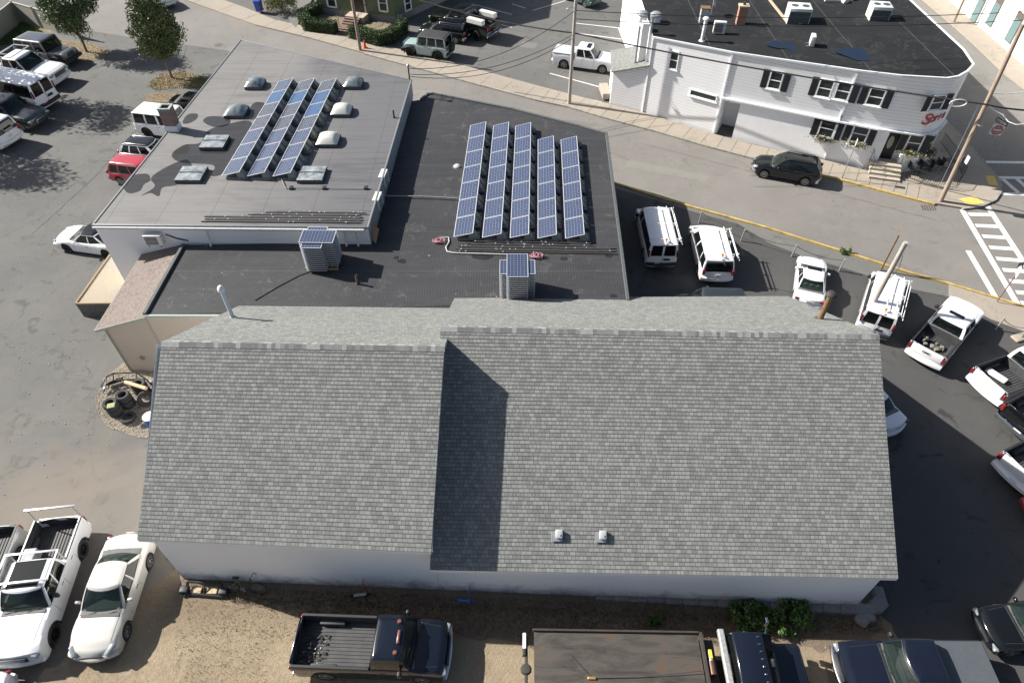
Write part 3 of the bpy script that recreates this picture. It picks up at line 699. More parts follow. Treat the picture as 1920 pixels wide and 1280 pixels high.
# painted markings
mk=MB()
def line(a,b,w,z=.0125,za=0):
    a,b=at(*a),at(*b); d=(b-a).normalized(); n=Vector((-d.y,d.x,0))*w/2; k=max(1,int((b-a).length/.7)); rnd=random.Random(int(a.x*100))
    for j in range(k):
        p,q=a.lerp(b,j/k),a.lerp(b,(j+1)/k)
        mk.quad(*[Vector((v.x,v.y,z)) for v in (p-n,q-n,q+n,p+n)])
line((1804,394),(1916,585),.34,.0118); line((1850,385),(1990,600),.34,.0118)
for a,b in (((1816,402),(1862,403)),((1829,423),(1875,425)),((1842,443),(1888,446)),((1855,464),(1904,467)),((1868,485),(1920,489)),((1880,506),(1935,510)),((1893,527),(1948,531)),((1905,548),(1960,552)),((1914,568),(1975,573))): line(a,b,.34,.0125)
line((1815,470),(1866,557),.33)
for a,b in (((1843,304),(2000,306)),((1868,333),(2000,335)),((1874,363),(2010,368)),((1880,336),(1910,362)),((1905,334),(1938,364))): line(a,b,.3,.0135 if a[0]<1870 else .0118)
for a,b in (((1010,164),(1128,192)),((1031,138),(1126,164)),((1078,44),(1160,53)),((1075,62),(1165,74)),((1160,53),(1175,92)),((885,8),(960,28)),((960,8),(985,16)),((870,30),(960,52)),((1000,20),(1060,2))): line(a,b,.12)
mk=mk.build('road_marking',M_white); mk['kind']='structure'
tp=MB()
for q in (((1795,376),(1825,371),(1845,384),(1815,388)),((1846,333),(1862,333),(1870,351),(1852,350))): tp.poly([Vector((at(*p).x,at(*p).y,.138)) for p in q])
tp=tp.build('tactile_paving',simple('yellow_tactile',(.66,.45,.12),.8,var=.15)); tp['kind']='structure'
# manhole and storm drain
md=MB(); md.lathe([(0,.0121),(.38,.0121)],at(410,85).to_tuple(),20); tag(md.build('manhole_cover',simple('iron_cover',(.1,.09,.08),.7,var=.4)),'round iron manhole cover in the grey street at upper left','manhole cover')
dg=MB(); c=at(1741,388)
for k in range(6): dg.box((c.x-.45+.16*k,c.y-.1,.016),(.06,.6,.012),rz=-.15)
tag(dg.build('storm_drain',simple('iron_grate',(.06,.055,.05),.7,var=.3)),'iron storm drain grate against the yellow kerb by the tall pole','drain')
# dirt yard in front of the shop
def dirtm(name,a,b_,c_,scale=2.2,damp=None):
    m,nt,b=newmat(name); co=coords(nt); b.inputs['Roughness'].default_value=.97
    n1=noise(nt,co,.35,5,.65,.5); n2=noise(nt,co,scale*2,6,.75,.4); n3=noise(nt,co,26,4,.75); vo=node(nt,'ShaderNodeTexVoronoi',ins={'Scale':11}); link(nt,co,vo.inputs['Vector'])
    f=mth(nt,'MULTIPLY_ADD',mth(nt,'ADD',mth(nt,'MULTIPLY',n1,.5),mth(nt,'MULTIPLY',n2,.5)),3,-1,clamp=True)
    c=mixc(nt,f,a,b_); c=mixc(nt,mth(nt,'MULTIPLY_ADD',n3,3.2,-1.35,clamp=True),c,c_)
    if damp:
        sy=node(nt,'ShaderNodeSeparateXYZ'); link(nt,co,sy.inputs[0])
        g=mth(nt,'ADD',mth(nt,'MULTIPLY',sy.outputs[1],.75),mth(nt,'MULTIPLY',sy.outputs[0],.035)); g=mth(nt,'ADD',g,mth(nt,'MULTIPLY_ADD',n2,2.6,-1.3)); g=mth(nt,'ADD',g,mth(nt,'MULTIPLY_ADD',n1,3.4,-1.7))
        g=mth(nt,'ADD',g,-6.7); g=mth(nt,'MINIMUM',mth(nt,'MAXIMUM',g,0.),.9); c=mixc(nt,g,c,mixc(nt,n3,damp,tuple(k*1.7 for k in damp)))
    sp=mth(nt,'LESS_THAN',vo.outputs['Distance'],.11); c=mixc(nt,mth(nt,'MULTIPLY',sp,.3),c,(.42,.37,.29))
    link(nt,c,b.inputs['Base Color']); bump(nt,mth(nt,'ADD',n3,mth(nt,'MULTIPLY',n2,1.5)),.8,.05,b); return m
M_sand=dirtm('sandy_dirt',(.20,.155,.105),(.44,.35,.235),(.22,.175,.12),damp=(.15,.115,.078)); M_mulch=dirtm('dead_leaf_mulch',(.15,.115,.082),(.26,.20,.145),(.085,.065,.048),4)
sheet('dirt_yard',jag([(-17.5,-30),(20,-30),(16.5,6),(14.6,9.4),(13.6,11),(0,11.9),(-13.4,12.3),(-15,10.2),(-17.0,8.2)],.6,.18,seed=4),.012,M_sand)
bandpts=jag([(at(300,1085).x-.1,12.4),(at(345,1100).x,11.4),at(420,1118),at(560,1150),at(700,1172),at(990,1205),at(1480,1215),at(1600,1212),at(1660,1200),at(1655,1130),(14.2,11.5),(12,12)],.35,.16,seed=9)
sheet('mulch_strip',bandpts,.018,M_mulch)
M_gravel=dirtm('pea_gravel',(.26,.225,.18),(.36,.31,.25),(.14,.12,.10),8)
gp_=px([(182,770),(180,745),(190,722),(208,700),(235,680),(300,690),(300,828),(272,822),(235,812),(200,800)])
sheet('gravel_bed',jag(gp_,.25,.05,seed=3),.016,M_gravel)
# loose scatter: pebbles, dry grass, fallen leaves, litter specks
def scatter_stones(name,n,fn,size,mat,label,cat,seed=1,z=.02):
    rnd=random.Random(seed); mb=MB()
    for i in range(n):
        x,y=fn(rnd); s=rnd.uniform(*size); a=rnd.uniform(0,PI)
        mb.box((x,y,z+s*.25),(s*rnd.uniform(.7,1.4),s,s*.6),rz=a,taper=.6)
    return tag(mb.build(name,mat,smooth=None,fix=False),label,cat,kind='stuff')
def inpoly(pts):
    P=[(p[0],p[1]) for p in pts]; xs_=[p[0] for p in P]; ys_=[p[1] for p in P]
    def f(rnd):
        while True:
            x,y=rnd.uniform(min(xs_),max(xs_)),rnd.uniform(min(ys_),max(ys_)); c=False
            for i in range(len(P)):
                (xa,ya),(xb_,yb)=P[i],P[i-1]
                if (ya>y)!=(yb>y) and x<(xb_-xa)*(y-ya)/(yb-ya)+xa: c=not c
            if c: return x,y
    return f
M_peb=simple('pebble',(.36,.31,.25),.9,var=.45,vscale=2.5); M_peb2=simple('pale_stone',(.5,.47,.42),.9,var=.3,vscale=2)
scatter_stones('gravel',2600,inpoly(gp_),(.02,.055),M_peb,'pale round pebbles filling the bed around the stacked tyres','gravel',1)
scatter_stones('loose_stones',700,inpoly([(-17,3),(16,3),(14,10.5),(-13,11)]),(.012,.035),M_peb2,'small stones strewn over the sandy dirt yard','stones',2)
scatter_stones('loose_stones',160,inpoly(px([(0,300),(200,330),(120,620),(250,900),(0,930)])),(.015,.045),M_peb2,'pale stones and litter specks strewn over the left asphalt yard','stones',3)
def blades(name,n,fn,h,mat,label,cat,seed=1,z=.02,w=.012,lean=.6,kind='stuff',parent=None):
    rnd=random.Random(seed); mb=MB()
    for i in range(n):
        x,y=fn(rnd); hh=rnd.uniform(*h); a=rnd.uniform(0,2*PI); l=rnd.uniform(0,lean)*hh; b=rnd.uniform(0,2*PI)
        ca,sa=math.cos(a)*w,math.sin(a)*w; tx,ty=x+math.cos(b)*l,y+math.sin(b)*l
        mb.add([(x-ca,y-sa,z),(x+ca,y+sa,z),(tx,ty,z+hh)],[(0,1,2)])
    o=mb.build(name,mat,parent,fix=False); 
    if not parent: tag(o,label,cat,kind=kind)
    return o
M_dry=leafm('dry_grass',(.10,.06,.035),(.2,.14,.08),(.34,.27,.17)); M_leafo=leafm('fallen_leaves',(.3,.12,.03),(.45,.24,.07),(.22,.12,.05)); M_green=leafm('green_leaves',(.05,.10,.022),(.085,.16,.035),(.14,.22,.06))
M_grass=leafm('grass_blade',(.05,.11,.02),(.10,.18,.035),(.22,.24,.07))
blades('dry_grass',900,inpoly(px([(345,1122),(640,1165),(600,1215),(450,1190),(360,1190)])),(.02,.07),M_dry,'sparse dry grass at the edge of the dirt yard left of the navy pickup','dry grass',15,w=.012)
blades('weeds',500,inpoly(px([(330,1180),(520,1180),(500,1280),(330,1280)])),(.03,.10),M_grass,'sparse weeds in the dirt yard beside the champagne car','weeds',16,w=.012)
blades('dry_grass',9000,inpoly([(-12.9,11.3),(13.2,10.2),(14.3,9.5),(9,9.1),(0,9.25),(-6,9.6),(-11,10.7)]),(.05,.2),M_dry,'brown dead grass and leaf litter along the foot of the white wall','dry grass',5,w=.014)
blades('weeds',900,inpoly([(-12.5,10.9),(13.2,10.0),(13,9.7),(-11,10.6)]),(.06,.22),M_grass,'scattered green weeds growing in the mulch by the wall','weeds',6,w=.018)
# ------------------------------------------------------------------ vegetation
def leafcloud(rnd,n,fn,size,mb):
    for i in range(n):
        p=Vector(fn(rnd)); s=rnd.uniform(*size); a=Vector((rnd.gauss(0,1),rnd.gauss(0,1),rnd.gauss(0,.6))).normalized(); b=a.orthogonal().normalized(); c=a.cross(b)
        ph=rnd.uniform(0,6.28); b,c=b*math.cos(ph)+c*math.sin(ph),c*math.cos(ph)-b*math.sin(ph)
        mb.add([p-b*s,p+c*s*.5,p+b*s,p-c*s*.5],[(0,1,2,3)])
def tree(u,v,height,rad,label,seed,n=9000,crown0=.16,lean=(0,0),mat=None,loc=None,group=None,size=(.06,.125),name='tree',trunk_r=.11):
    rnd=random.Random(seed); c=loc or at(u,v); t=thing(name,label,'tree',(c.x,c.y,0),group=group)
    tm=MB(); top=Vector((lean[0],lean[1],height*.8)); pts=[Vector((0,0,0)).lerp(top,k/6)+Vector((rnd.uniform(-.05,.05),rnd.uniform(-.05,.05),0)) for k in range(7)]
    tm.tube(pts,trunk_r,8,r2=trunk_r*.2); tips=[]
    for k in range(26):
        a=rnd.uniform(0,2*PI); f=rnd.uniform(.2,.85); p=Vector((0,0,0)).lerp(top,f); r_=rad*rnd.uniform(.45,.9)*math.sin(PI*min(1,max(.15,(f*.8-crown0*.6)/(1.-crown0*.6)+.12)))
        q=p+Vector((math.cos(a)*r_,math.sin(a)*r_,height*rnd.uniform(.10,.22))); mid=p.lerp(q,.5)+Vector((0,0,.12)); tm.tube([p,mid,q],[trunk_r*.4,trunk_r*.22,.012],5); tips.append(q); tips.append(mid)
    tm.build('trunk',M_bark,t,smooth=50)
    zc=height*(crown0+1)/2; zr=height*(1-crown0)/2; clumps=[]
    for k in range(70):
        while True:
            x,y,z=rnd.uniform(-1,1),rnd.uniform(-1,1),rnd.uniform(-1,1)
            if .25<x*x+y*y+z*z<1: break
        taper=1-.28*max(0,z)+.0; clumps.append((Vector((x*rad*.82*taper+lean[0]*(zc+z*zr)/height,y*rad*.82*taper+lean[1]*(zc+z*zr)/height,zc+z*zr*.88)),rnd.uniform(.22,.42)*rad))
    cm=MB()
    def fn(r):
        c_,q=clumps[r.randrange(len(clumps))]; d=Vector((r.gauss(0,1),r.gauss(0,1),r.gauss(0,.8))).normalized()*q*(r.random()**.45); return c_+d
    leafcloud(rnd,n,fn,size,cm); cm.build('crown',mat or M_tree,t,fix=False); return t
M_bark=wood('bark',(.10,.075,.055),(.2,.16,.12)); M_tree=leafm('tree_leaves',(.04,.07,.02),(.075,.115,.032),(.13,.17,.05))
M_tree2=leafm('tree_leaves_autumn',(.04,.07,.02),(.075,.11,.032),(.17,.15,.045))
tree(163,98,7.4,2.3,'rounded green street tree at top left beside the grey off-road vehicle',11,n=17000)
tree(323,147,6.9,2.1,'upright green street tree on the small mulch island near the roof corner',12,n=17000,mat=M_tree2)
# trees just outside the left edge whose broken shade lies on the yard
def shadow_tree(u,v,zc,h,rad,label,seed,n=5000):
    p=at(u,v); p=p+Vector((-1.301*zc,.451*zc,0)); tree(0,0,h,rad,label,seed,n=n,crown0=.3,loc=p,size=(.09,.19),trunk_r=.2)
shadow_tree(170,225,8.0,11,2.6,'tall leafy tree left of the yard, farther one',21,n=3600)
shadow_tree(20,330,8.5,11.5,3.2,'tall leafy tree left of the yard, nearer one',22,n=6000)
M_island=dirtm('leaf_strewn_soil',(.17,.14,.09),(.27,.22,.14),(.10,.08,.05),5)
isl=px([(275,160),(300,140),(345,135),(390,146),(382,165),(330,166),(290,170)]); isl2=px([(112,76),(165,80),(205,95),(195,110),(160,118),(128,112),(70,60),(30,50),(60,30)]); isl3=px([(270,180),(310,174),(345,176),(340,193),(275,192)])
for k,(q,nm) in enumerate(((isl,'mulch_island'),(isl2,'grass_verge'),(isl3,'mulch_island'))): sheet(nm,jag(q,.3,.06,seed=30+k),.016,M_island)
verge=px([(20,48),(40,38),(75,58),(115,78),(110,92),(60,85),(0,85),(0,70)])
sheet('grass_verge',jag(verge,.4,.05,seed=44),.020,dirtm('dark_turf',(.035,.05,.02),(.07,.09,.035),(.02,.03,.012),4))  # dark green turf under the grass blades
blades('grass',5200,inpoly(verge),(.06,.2),M_grass,'green grass growing along the foot of the vinyl fence','grass',7,w=.02)
blades('grass',1500,inpoly(isl),(.05,.16),M_grass,'green and yellow grass on the small island under the tree','grass',8,w=.02)
def leaves_on(poly,n,label,seed):
    rnd=random.Random(seed); f=inpoly(poly); mb=MB()
    for i in range(n):
        x,y=f(rnd); a=rnd.uniform(0,6.28); s=rnd.uniform(.03,.07); z=.03+rnd.uniform(0,.05); c_,s_=math.cos(a)*s,math.sin(a)*s
        mb.add([(x-c_,y-s_,z),(x+s_*.6,y-c_*.6,z+.02),(x+c_,y+s_,z),(x-s_*.6,y+c_*.6,z+.015)],[(0,1,2,3)])
    tag(mb.build('fallen_leaves',M_leafo,fix=False),label,'fallen leaves',kind='stuff')
leaves_on(isl,700,'orange fallen leaves on the island under the upright tree',1); leaves_on(isl2[:6],600,'orange fallen leaves under the rounded tree',2); leaves_on(isl3,260,'orange fallen leaves on the mulch behind the black car',3)
def bush(name,u,v,rx,ry,h,n,label,seed,mat=None,size=(.04,.09),cat='bush',rz=0,box=False,z0=0):
    rnd=random.Random(seed); c=at(u,v); t=thing(name,label,cat,(c.x,c.y,z0),rz)
    sm=MB()
    for k in range(9): a=rnd.uniform(0,6.28); sm.tube([(0,0,0),(math.cos(a)*rx*.6,math.sin(a)*ry*.6,h*.7)],[.02,.008],5)
    sm.build('stem',M_bark,t)
    cl=[(rnd.uniform(-1,1)*rx*.75,rnd.uniform(-1,1)*ry*.75,rnd.uniform(.2,.85)*h,rnd.uniform(.25,.45)*min(rx,ry,h)) for _ in range(22 if rx<1.5 else 60)]
    def fn(r):
        x,y,z,q=cl[r.randrange(len(cl))]; d=Vector((r.gauss(0,1),r.gauss(0,1),r.gauss(0,1))).normalized()*q*r.random()**.4; return Vector((x,y,z))+d
    mb=MB(); leafcloud(rnd,n,fn,size,mb); mb.build('foliage',mat or M_green,t,fix=False); return t
bush('bush',1443,1163,1.9,.75,.6,6000,'low dark green bush at the foot of the white wall near its right corner',3,size=(.05,.10))
bush('bush',1150+75,1165,.35,.25,.3,240,'small green weed clump behind the flatbed, farther right',4)
bush('bush',1583,474,.42,.2,.35,300,'bright green weed clump growing out of the yellow kerb',5,mat=M_grass)
bush('shrub',530,25,1.7,1.2,1.9,3600,'flowering shrub beside the blue bin at the driveway mouth',6,mat=leafm('yellow_green_leaves',(.03,.05,.015),(.07,.10,.02),(.35,.26,.05)))
def hedge(label,path,wd,h,n,seed):
    rnd=random.Random(seed); pts=px(path); c=sum(pts,Vector())/len(pts); t=thing('hedge',label,'hedge',(c.x,c.y,0)); core=MB()
    P=[p-c for p in pts]
    for a,b in zip(P,P[1:]):
        d=b-a; core.rbox(((a+b)/2+Vector((0,0,h*.48))),(d.length+wd*.6,wd*.82,h*.93),.15,rz=math.atan2(d.y,d.x))
    core.build('branches',simple('hedge_core',(.02,.028,.012),.95,var=.3),t)
    tot=[(b-a).length for a,b in zip(P,P[1:])]; mb=MB()
    def fn(r):
        k=r.choices(range(len(tot)),tot)[0]; a,b=P[k],P[k+1]; d=(b-a); f=r.uniform(-.25*wd/d.length,1+.25*wd/d.length); nn=Vector((-d.y,d.x,0)).normalized()
        e=r.random()
        if e<.45: y=r.uniform(-.5,.5)*wd; z=h*r.uniform(.94,1.03)
        else: y=(.5 if e<.72 else -.5)*wd*r.uniform(.85,1.08); z=r.uniform(.03,1)*h
        return a+d*f+nn*y+Vector((0,0,z))
    leafcloud(rnd,n,fn,(.04,.075),mb); mb.build('foliage',M_hedge,t,fix=False)
M_hedge=leafm('hedge_leaves',(.025,.05,.014),(.05,.09,.022),(.085,.14,.035))
hedge('clipped green hedge bending round the left of the brown steps',[(597,28),(570,42),(580,58),(628,64)],1.0,1.1,6500,1)
hedge('clipped green hedge bending round the right of the brown steps',[(664,72),(712,86),(735,80),(757,60)],1.0,1.15,7000,2)
# ------------------------------------------------------------------ the shop (two gabled halves)
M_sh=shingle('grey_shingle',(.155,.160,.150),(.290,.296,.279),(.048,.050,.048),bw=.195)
M_wallw=simple('painted_masonry',(.82,.82,.84),.85,var=.10,vscale=.9,bumps=.15)
def grimy(name,col,z0,z1):
    m,nt,b=newmat(name); co=coords(nt); b.inputs['Roughness'].default_value=.85
    sx=node(nt,'ShaderNodeSeparateXYZ'); link(nt,co,sx.inputs[0]); n=noise(nt,co,1.1,6,.7,.5); n2=noise(nt,co,9,5,.7); n3=noise(nt,co,.35,3,.5)
    base=mixc(nt,mth(nt,'MULTIPLY_ADD',n3,2,-.6,clamp=True),tuple(k*.93 for k in col),col)
    h=mth(nt,'DIVIDE',mth(nt,'SUBTRACT',z1,sx.outputs[2]),z1-z0); h=mth(nt,'ADD',h,mth(nt,'MULTIPLY_ADD',n,2.2,-1.15)); h=mth(nt,'MINIMUM',mth(nt,'MAXIMUM',h,0.),1.)
    c=mixc(nt,mth(nt,'MULTIPLY',h,mth(nt,'MULTIPLY_ADD',n2,1.4,.1,clamp=True)),base,(.13,.125,.13)); link(nt,c,b.inputs['Base Color']); bump(nt,n2,.25,.02,b); return m
M_wallg=grimy('painted_wall_with_splash_dirt',(.90,.90,.90),-.1,.75)
M_trim0=simple('white_eave',(.80,.81,.83),.6,var=.05); M_fascia=simple('blue_grey_fascia',(.36,.43,.5),.6,var=.1); M_stone=dirtm('foundation_stone',(.22,.21,.20),(.36,.35,.33),(.12,.12,.12),3)
zRe,zRr,zLe,zLr=2.9,7.68,4.2,8.1
Re0,Re1=at(806,1068,zRe),at(1684,1084,zRe); Rr0,Rr1=at(826,613,zRr),at(1648,628,zRr)
Le0,Le1=at(257,1011,zLe),at(808,1035,zLe); Lr0,Lr1=at(303,641,zLr),at(833,650,zLr)
slope=math.tan(R(33))
def back(p,y): return Vector((p.x,y,p.z-(y-p.y)*slope))
Rb0=back(Rr0,23.4); Rb0.x-=.0; Rb1=back(Rr1,24.9); Lb0=back(Lr0,22.9); Lb1=back(Lr1,22.9)
shop=thing('gabled_shop','long white walled shop under a two level grey shingle gable roof','building',(0,0,0))
def courses(name,e0,e1,r0,r1,mat,parent,expo=.143,lift=.012):
    """each course of shingles is a real overlapping step"""
    mid=((r0+r1)-(e0+e1)).length/2; n=int(mid/expo); mb=MB(); uvs=[]; up=((r0+r1)-(e0+e1)).normalized(); al=(e1-e0).normalized(); nn=al.cross(up).normalized()
    if nn.z<0: nn=-nn
    rnd=random.Random(2)
    vs=[];fs=[]
    for i in range(n):
        a,b=e0.lerp(r0,i/n),e1.lerp(r1,i/n); c,d=e0.lerp(r0,(i+1)/n),e1.lerp(r1,(i+1)/n)
        mb.quad(a+nn*lift,b+nn*lift,d,c); uvs+=[(0,i*expo+.001),((b-a).length,i*expo+.001),((d-c).length,(i+1)*expo-.001),(0,(i+1)*expo-.001)]
        mb.quad(a,b,b+nn*lift,a+nn*lift); uvs+=[(0,i*expo),((b-a).length,i*expo),((b-a).length,i*expo+.002),(0,i*expo+.002)]
    o=mb.build(name,mat,parent,fix=False); l=o.data.uv_layers.new(name='UVMap')
    for k,u in enumerate(uvs): l.data[k].uv=u
    # face winding upward
    return o
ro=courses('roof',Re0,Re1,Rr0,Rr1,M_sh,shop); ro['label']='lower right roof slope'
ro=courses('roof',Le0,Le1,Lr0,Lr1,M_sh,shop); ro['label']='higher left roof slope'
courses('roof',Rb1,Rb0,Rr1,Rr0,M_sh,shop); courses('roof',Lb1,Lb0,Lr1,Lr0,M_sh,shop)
def slab(e0,e1,r0,r1,b0,b1,name):   # timber thickness under the shingles
    d=Vector((0,0,-.16)); k=Vector((0,0,-.012)); mb=MB()
    F=[e0,e1,r1,b1,b0,r0]
    for (a,b) in ((e0,e1),(e1,r1),(r1,b1),(b1,b0),(b0,r0),(r0,e0)): mb.quad(a+k,b+k,b+d,a+d,m=1 if (a is e0 and b is e1) else 0)
    mb.quad(e0+d,e1+d,r1+d,r0+d); mb.quad(r0+d,r1+d,b1+d,b0+d); return mb.build(name,[M_fascia,M_trim0],shop)
slab(Re0,Re1,Rr0,Rr1,Rb0,Rb1,'fascia'); slab(Le0,Le1,Lr0,Lr1,Lb0,Lb1,'fascia')
# ridge caps
def ridge(a,b):
    mb=MB(); n=int((b-a).length/.16); d=(b-a)/n; rnd=random.Random(5)
    for i in range(n):
        p=a+d*i; q=p+d*1.12; l=.035; w_=.17
        for s_ in (-1,1):
            mb.quad(p+Vector((0,0,.028)),q+Vector((0,0,.016)),q+Vector((0,s_*w_,-w_*slope+.016)),p+Vector((0,s_*w_,-w_*slope+.028)),m=rnd.randrange(3))
        mb.quad(p+Vector((0,0,.028)),p+Vector((0,-w_,-w_*slope+.028)),p+Vector((0,-w_,-w_*slope)),p)
    mb.build('ridge_cap',[simple('cap_a',(.16,.165,.16),.93,var=.2,vscale=9),simple('cap_b',(.21,.215,.208),.93,var=.2,vscale=9),simple('cap_c',(.30,.305,.295),.93,var=.2,vscale=9)],shop,fix=False)
ridge(Rr0,Rr1); ridge(Lr0,Lr1)
# walls
wl0,wl1=at(345,1085),at(1603,1138)   # front wall foot
wd_=(wl1-wl0); sp=wl0.lerp(wl1,(Le1.x-.05-wl0.x)/wd_.x)
wa=MB()
def under(e0,e1,r0,r1,p):  # roof underside height at plan point on front wall
    y0=e0.y+(e1.y-e0.y)*(p.x-e0.x)/(e1.x-e0.x); return e0.z+(p.y-y0)*slope-.17
zl=under(Le0,Le1,0,0,wl0); zl2=under(Le0,Le1,0,0,sp); zr_=under(Re0,Re1,0,0,sp); zr2=under(Re0,Re1,0,0,wl1)
wa.quad(wl0,sp,Vector((sp.x,sp.y,zl2)),Vector((wl0.x,wl0.y,zl))); wa.quad(sp+Vector((.01,0,0)),wl1,Vector((wl1.x,wl1.y,zr2)),Vector((sp.x+.01,sp.y,zr_)))
wa.build('wall',M_wallg,shop)
def gable(x,y0,y1,ridge_y,ridge_z,zlo0,zlo1): 
    gb=MB()
    gb.poly([Vector((x,y0,0)),Vector((x,y1,0)),Vector((x,y1,zlo1)),Vector((x,ridge_y,ridge_z-.17)),Vector((x,y0,zlo0))]); gb.build('wall',M_wallw,shop)
gable(wl1.x,wl1.y,24.6,Rr1.y,zRr,zr2,3.1); gable(wl0.x,wl0.y,22.7,Lr0.y,zLr,zl,4.2)
gable(Le1.x-.06,sp.y,22.7,Lr1.y,zLr,zl2,4.2)
gb=MB(); gb.poly([Vector((wl1.x,24.6,0)),Vector((5.7,24.6,0)),Vector((5.7,24.6,3)),Vector((wl1.x,24.6,3))])
gb.build('wall',M_wallw,shop); gb=MB(); gb.poly([Vector((wl0.x,22.6,0)),Vector((-2,22.6,0)),Vector((-2,22.6,4.2)),Vector((wl0.x,22.6,4.2))])
gb.build('wall',M_wallw,shop)
fd=MB()
rnd=random.Random(8)
for k in range(15):
    a=wl0.lerp(wl1,.62+.38*k/15); b=wl0.lerp(wl1,.62+.38*(k+1)/15); fd.rbox(((a+b)/2+Vector((0,-.06-.012*k*.5,.05))),((b-a).length*.99,.22+.012*k,.18+.016*k),.04,rz=math.atan2(wd_.y,wd_.x))
fd.build('foundation',M_stone,shop,smooth=40)
rk=MB()
for k in range(7): 
    c=at(rnd.uniform(1606,1646),rnd.uniform(1108,1165)); rk.rbox((c.x,c.y,.12),(rnd.uniform(.5,.9),rnd.uniform(.3,.6),rnd.uniform(.25,.5)),.12,rz=rnd.uniform(0,3))
tag(rk.build('boulders',M_stone,smooth=40),'rough grey rocks heaped at the right corner of the white wall','rocks')
# roof vents and stacks on the shop
def planez(e0,e1,p): 
    y0=e0.y+(e1.y-e0.y)*(p.x-e0.x)/(e1.x-e0.x); return e0.z+(p.y-y0)*slope
def onroof(u,v,e0,e1):
    z=5.
    for _ in range(25): p=at(u,v,z); z=z+(planez(e0,e1,p)-z)*.7
    return at(u,v,z)
for u,v,l in ((1047,1003,'left one of the two small white box vents low on the shingle roof'),(1129,1005,'right one of the two small white box vents low on the shingle roof')):
    p=onroof(u,v,Re0,Re1); t=thing('roof_vent',l,'vent',p,group='small white vents on the shingle roof'); A=Matrix.Rotation(R(33),4,'X')
    m=MB(); m.rbox((-.06,-.06,.02),(.40,.34,.02),.008,M=A); m.build('flashing',steel,t)
    m=MB(); m.rbox((0.02,.0,.11),(.26,.30,.13),.03,M=A); m.lathe([(0,.0),(.04,0)],(0.02,-.06,.19),10,M=A); m.build('hood',simple('pale_grey_vent',(.46,.47,.47),.5,var=.1),t,smooth=40)
def pipe(name,label,base,zb,top,r,mat,cap,capm,cat='pipe',sh=1.0):
    b=at(base[0],base[1],zb); z=hgt(base,top,zb); t=thing(name,label,cat,b); h=z-zb
    m=MB(); m.tube([(0,0,-.15),(0,0,h)],r,14); m.build('pipe',mat,t,smooth=50); m=MB()
    if cap=='dome': m.lathe([(r*1.7,0),(r*1.75,.06),(r*1.5,.16),(r*.8,.24),(0,.26)],(0,0,h-.05),18)
    elif cap=='flat': m.lathe([(0,.14),(r*1.4,.12),(r*2,.02),(r*2,0),(0,0)],(0,0,h),18)
    else: m.lathe([(r,0),(r*1.15,0),(r*1.15,.05),(r*.8,.05),(r*.8,-.1)],(0,0,h),14)
    m.build('cap',capm,t,smooth=50)
    m=MB(); m.lathe([(r*1.9,0),(r*1.5,.05),(r*1.1,.1)],(0,0,0),14); m.build('flashing',capm,t,smooth=50); return t
rustm=wood('rusty_steel',(.10,.055,.03),(.26,.15,.075),scale=(1,1,.3),rough=.8); dkp=simple('dark_cast_iron',(.04,.035,.03),.7,var=.3)
p=back(Lr0,at(437,597,5.74).y); pipe('flue_pipe','tall white capped flue pipe rising from the left shingle roof',(437,596),5.6,(417,542),.085,simple('pale_blue_pipe',(.55,.62,.66),.5,var=.08),'dome',whitepl)
pipe('flue_pipe','rusty brown flue pipe rising from the back of the right shingle roof',(1537,599),6.05,(1550,550),.115,rustm,'flat',dkp)
# ------------------------------------------------------------------ flat roofed buildings
BZ=4.05; LZ=5.15
M_epdm=membrane('black_rubber_roof',(.027,.028,.031),(.055,.055,.058),pitch_y=3.2,linec=(.14,.14,.14),ridges=.13,spots=.5,linew=.03,linef=.35,rough=.6)
M_grey=membrane('grey_membrane_roof',(.040,.040,.046),(.125,.124,.130),pitch_x=2.6,pitch_y=2.9,linec=(.06,.06,.065),linew=.035,linef=.55,rough=.6,streak=.9,warmx=True)
M_edge=simple('dark_roof_edge',(.08,.09,.09),.6,var=.2)
M_whitew=grimy('weathered_white_wall',(.86,.86,.87),-2,1.4)
blk=thing('flat_roof_building','long low building with ribbed black rubber roof carrying solar panels','building')
bp=[at(1177,562,BZ),at(1137,252,BZ),at(1085,237,BZ),at(960,205,BZ),at(812,176,BZ),at(802,177,BZ),at(790,187,BZ),at(772,190,BZ),at(735,330,BZ),at(700,452,BZ),at(345,460,BZ),at(272,590,BZ)]
fy=22.55
bp[0]=Vector((at(1177,562,BZ).x,23.45,BZ)); bp[-1]=Vector((at(272,590,BZ).x,22.45,BZ)); 
m=MB(); m.poly([(p.x,p.y,BZ) for p in bp]); ob=m.build('roof',M_epdm,blk)
m=MB()
pw=[Vector((p.x,p.y)) for p in bp]
m.prism([(p.x,p.y) for p in pw],0,BZ-.02,top=False); m.build('wall',siding('beige_clapboard',(.50,.43,.35),.12,.75),blk)
m=MB()
for i in range(0,6):
    a,b=bp[i],bp[i+1]; d=b-a; m.rbox(((a+b)/2+Vector((0,0,.035))),(d.length+.1,.16,.11),.02,rz=math.atan2(d.y,d.x))
m.build('roof_edge',M_edge,blk); m=MB()
a,b=bp[-2],bp[-1]; d=b-a; m.box(((a+b)/2+Vector((.0,0,.06))),(d.length,.14,.14),rz=math.atan2(d.y,d.x)); m.build('parapet',M_edge,blk)
# pale metal edge strip along the front of the black roof on the beige side
m=MB(); m.rbox((( -17.0-11.5)/2,22.42,BZ-.05),(5.7,.10,.16),.02); m.build('gutter',simple('pale_green_gutter',(.36,.40,.36),.5,var=.1),blk)
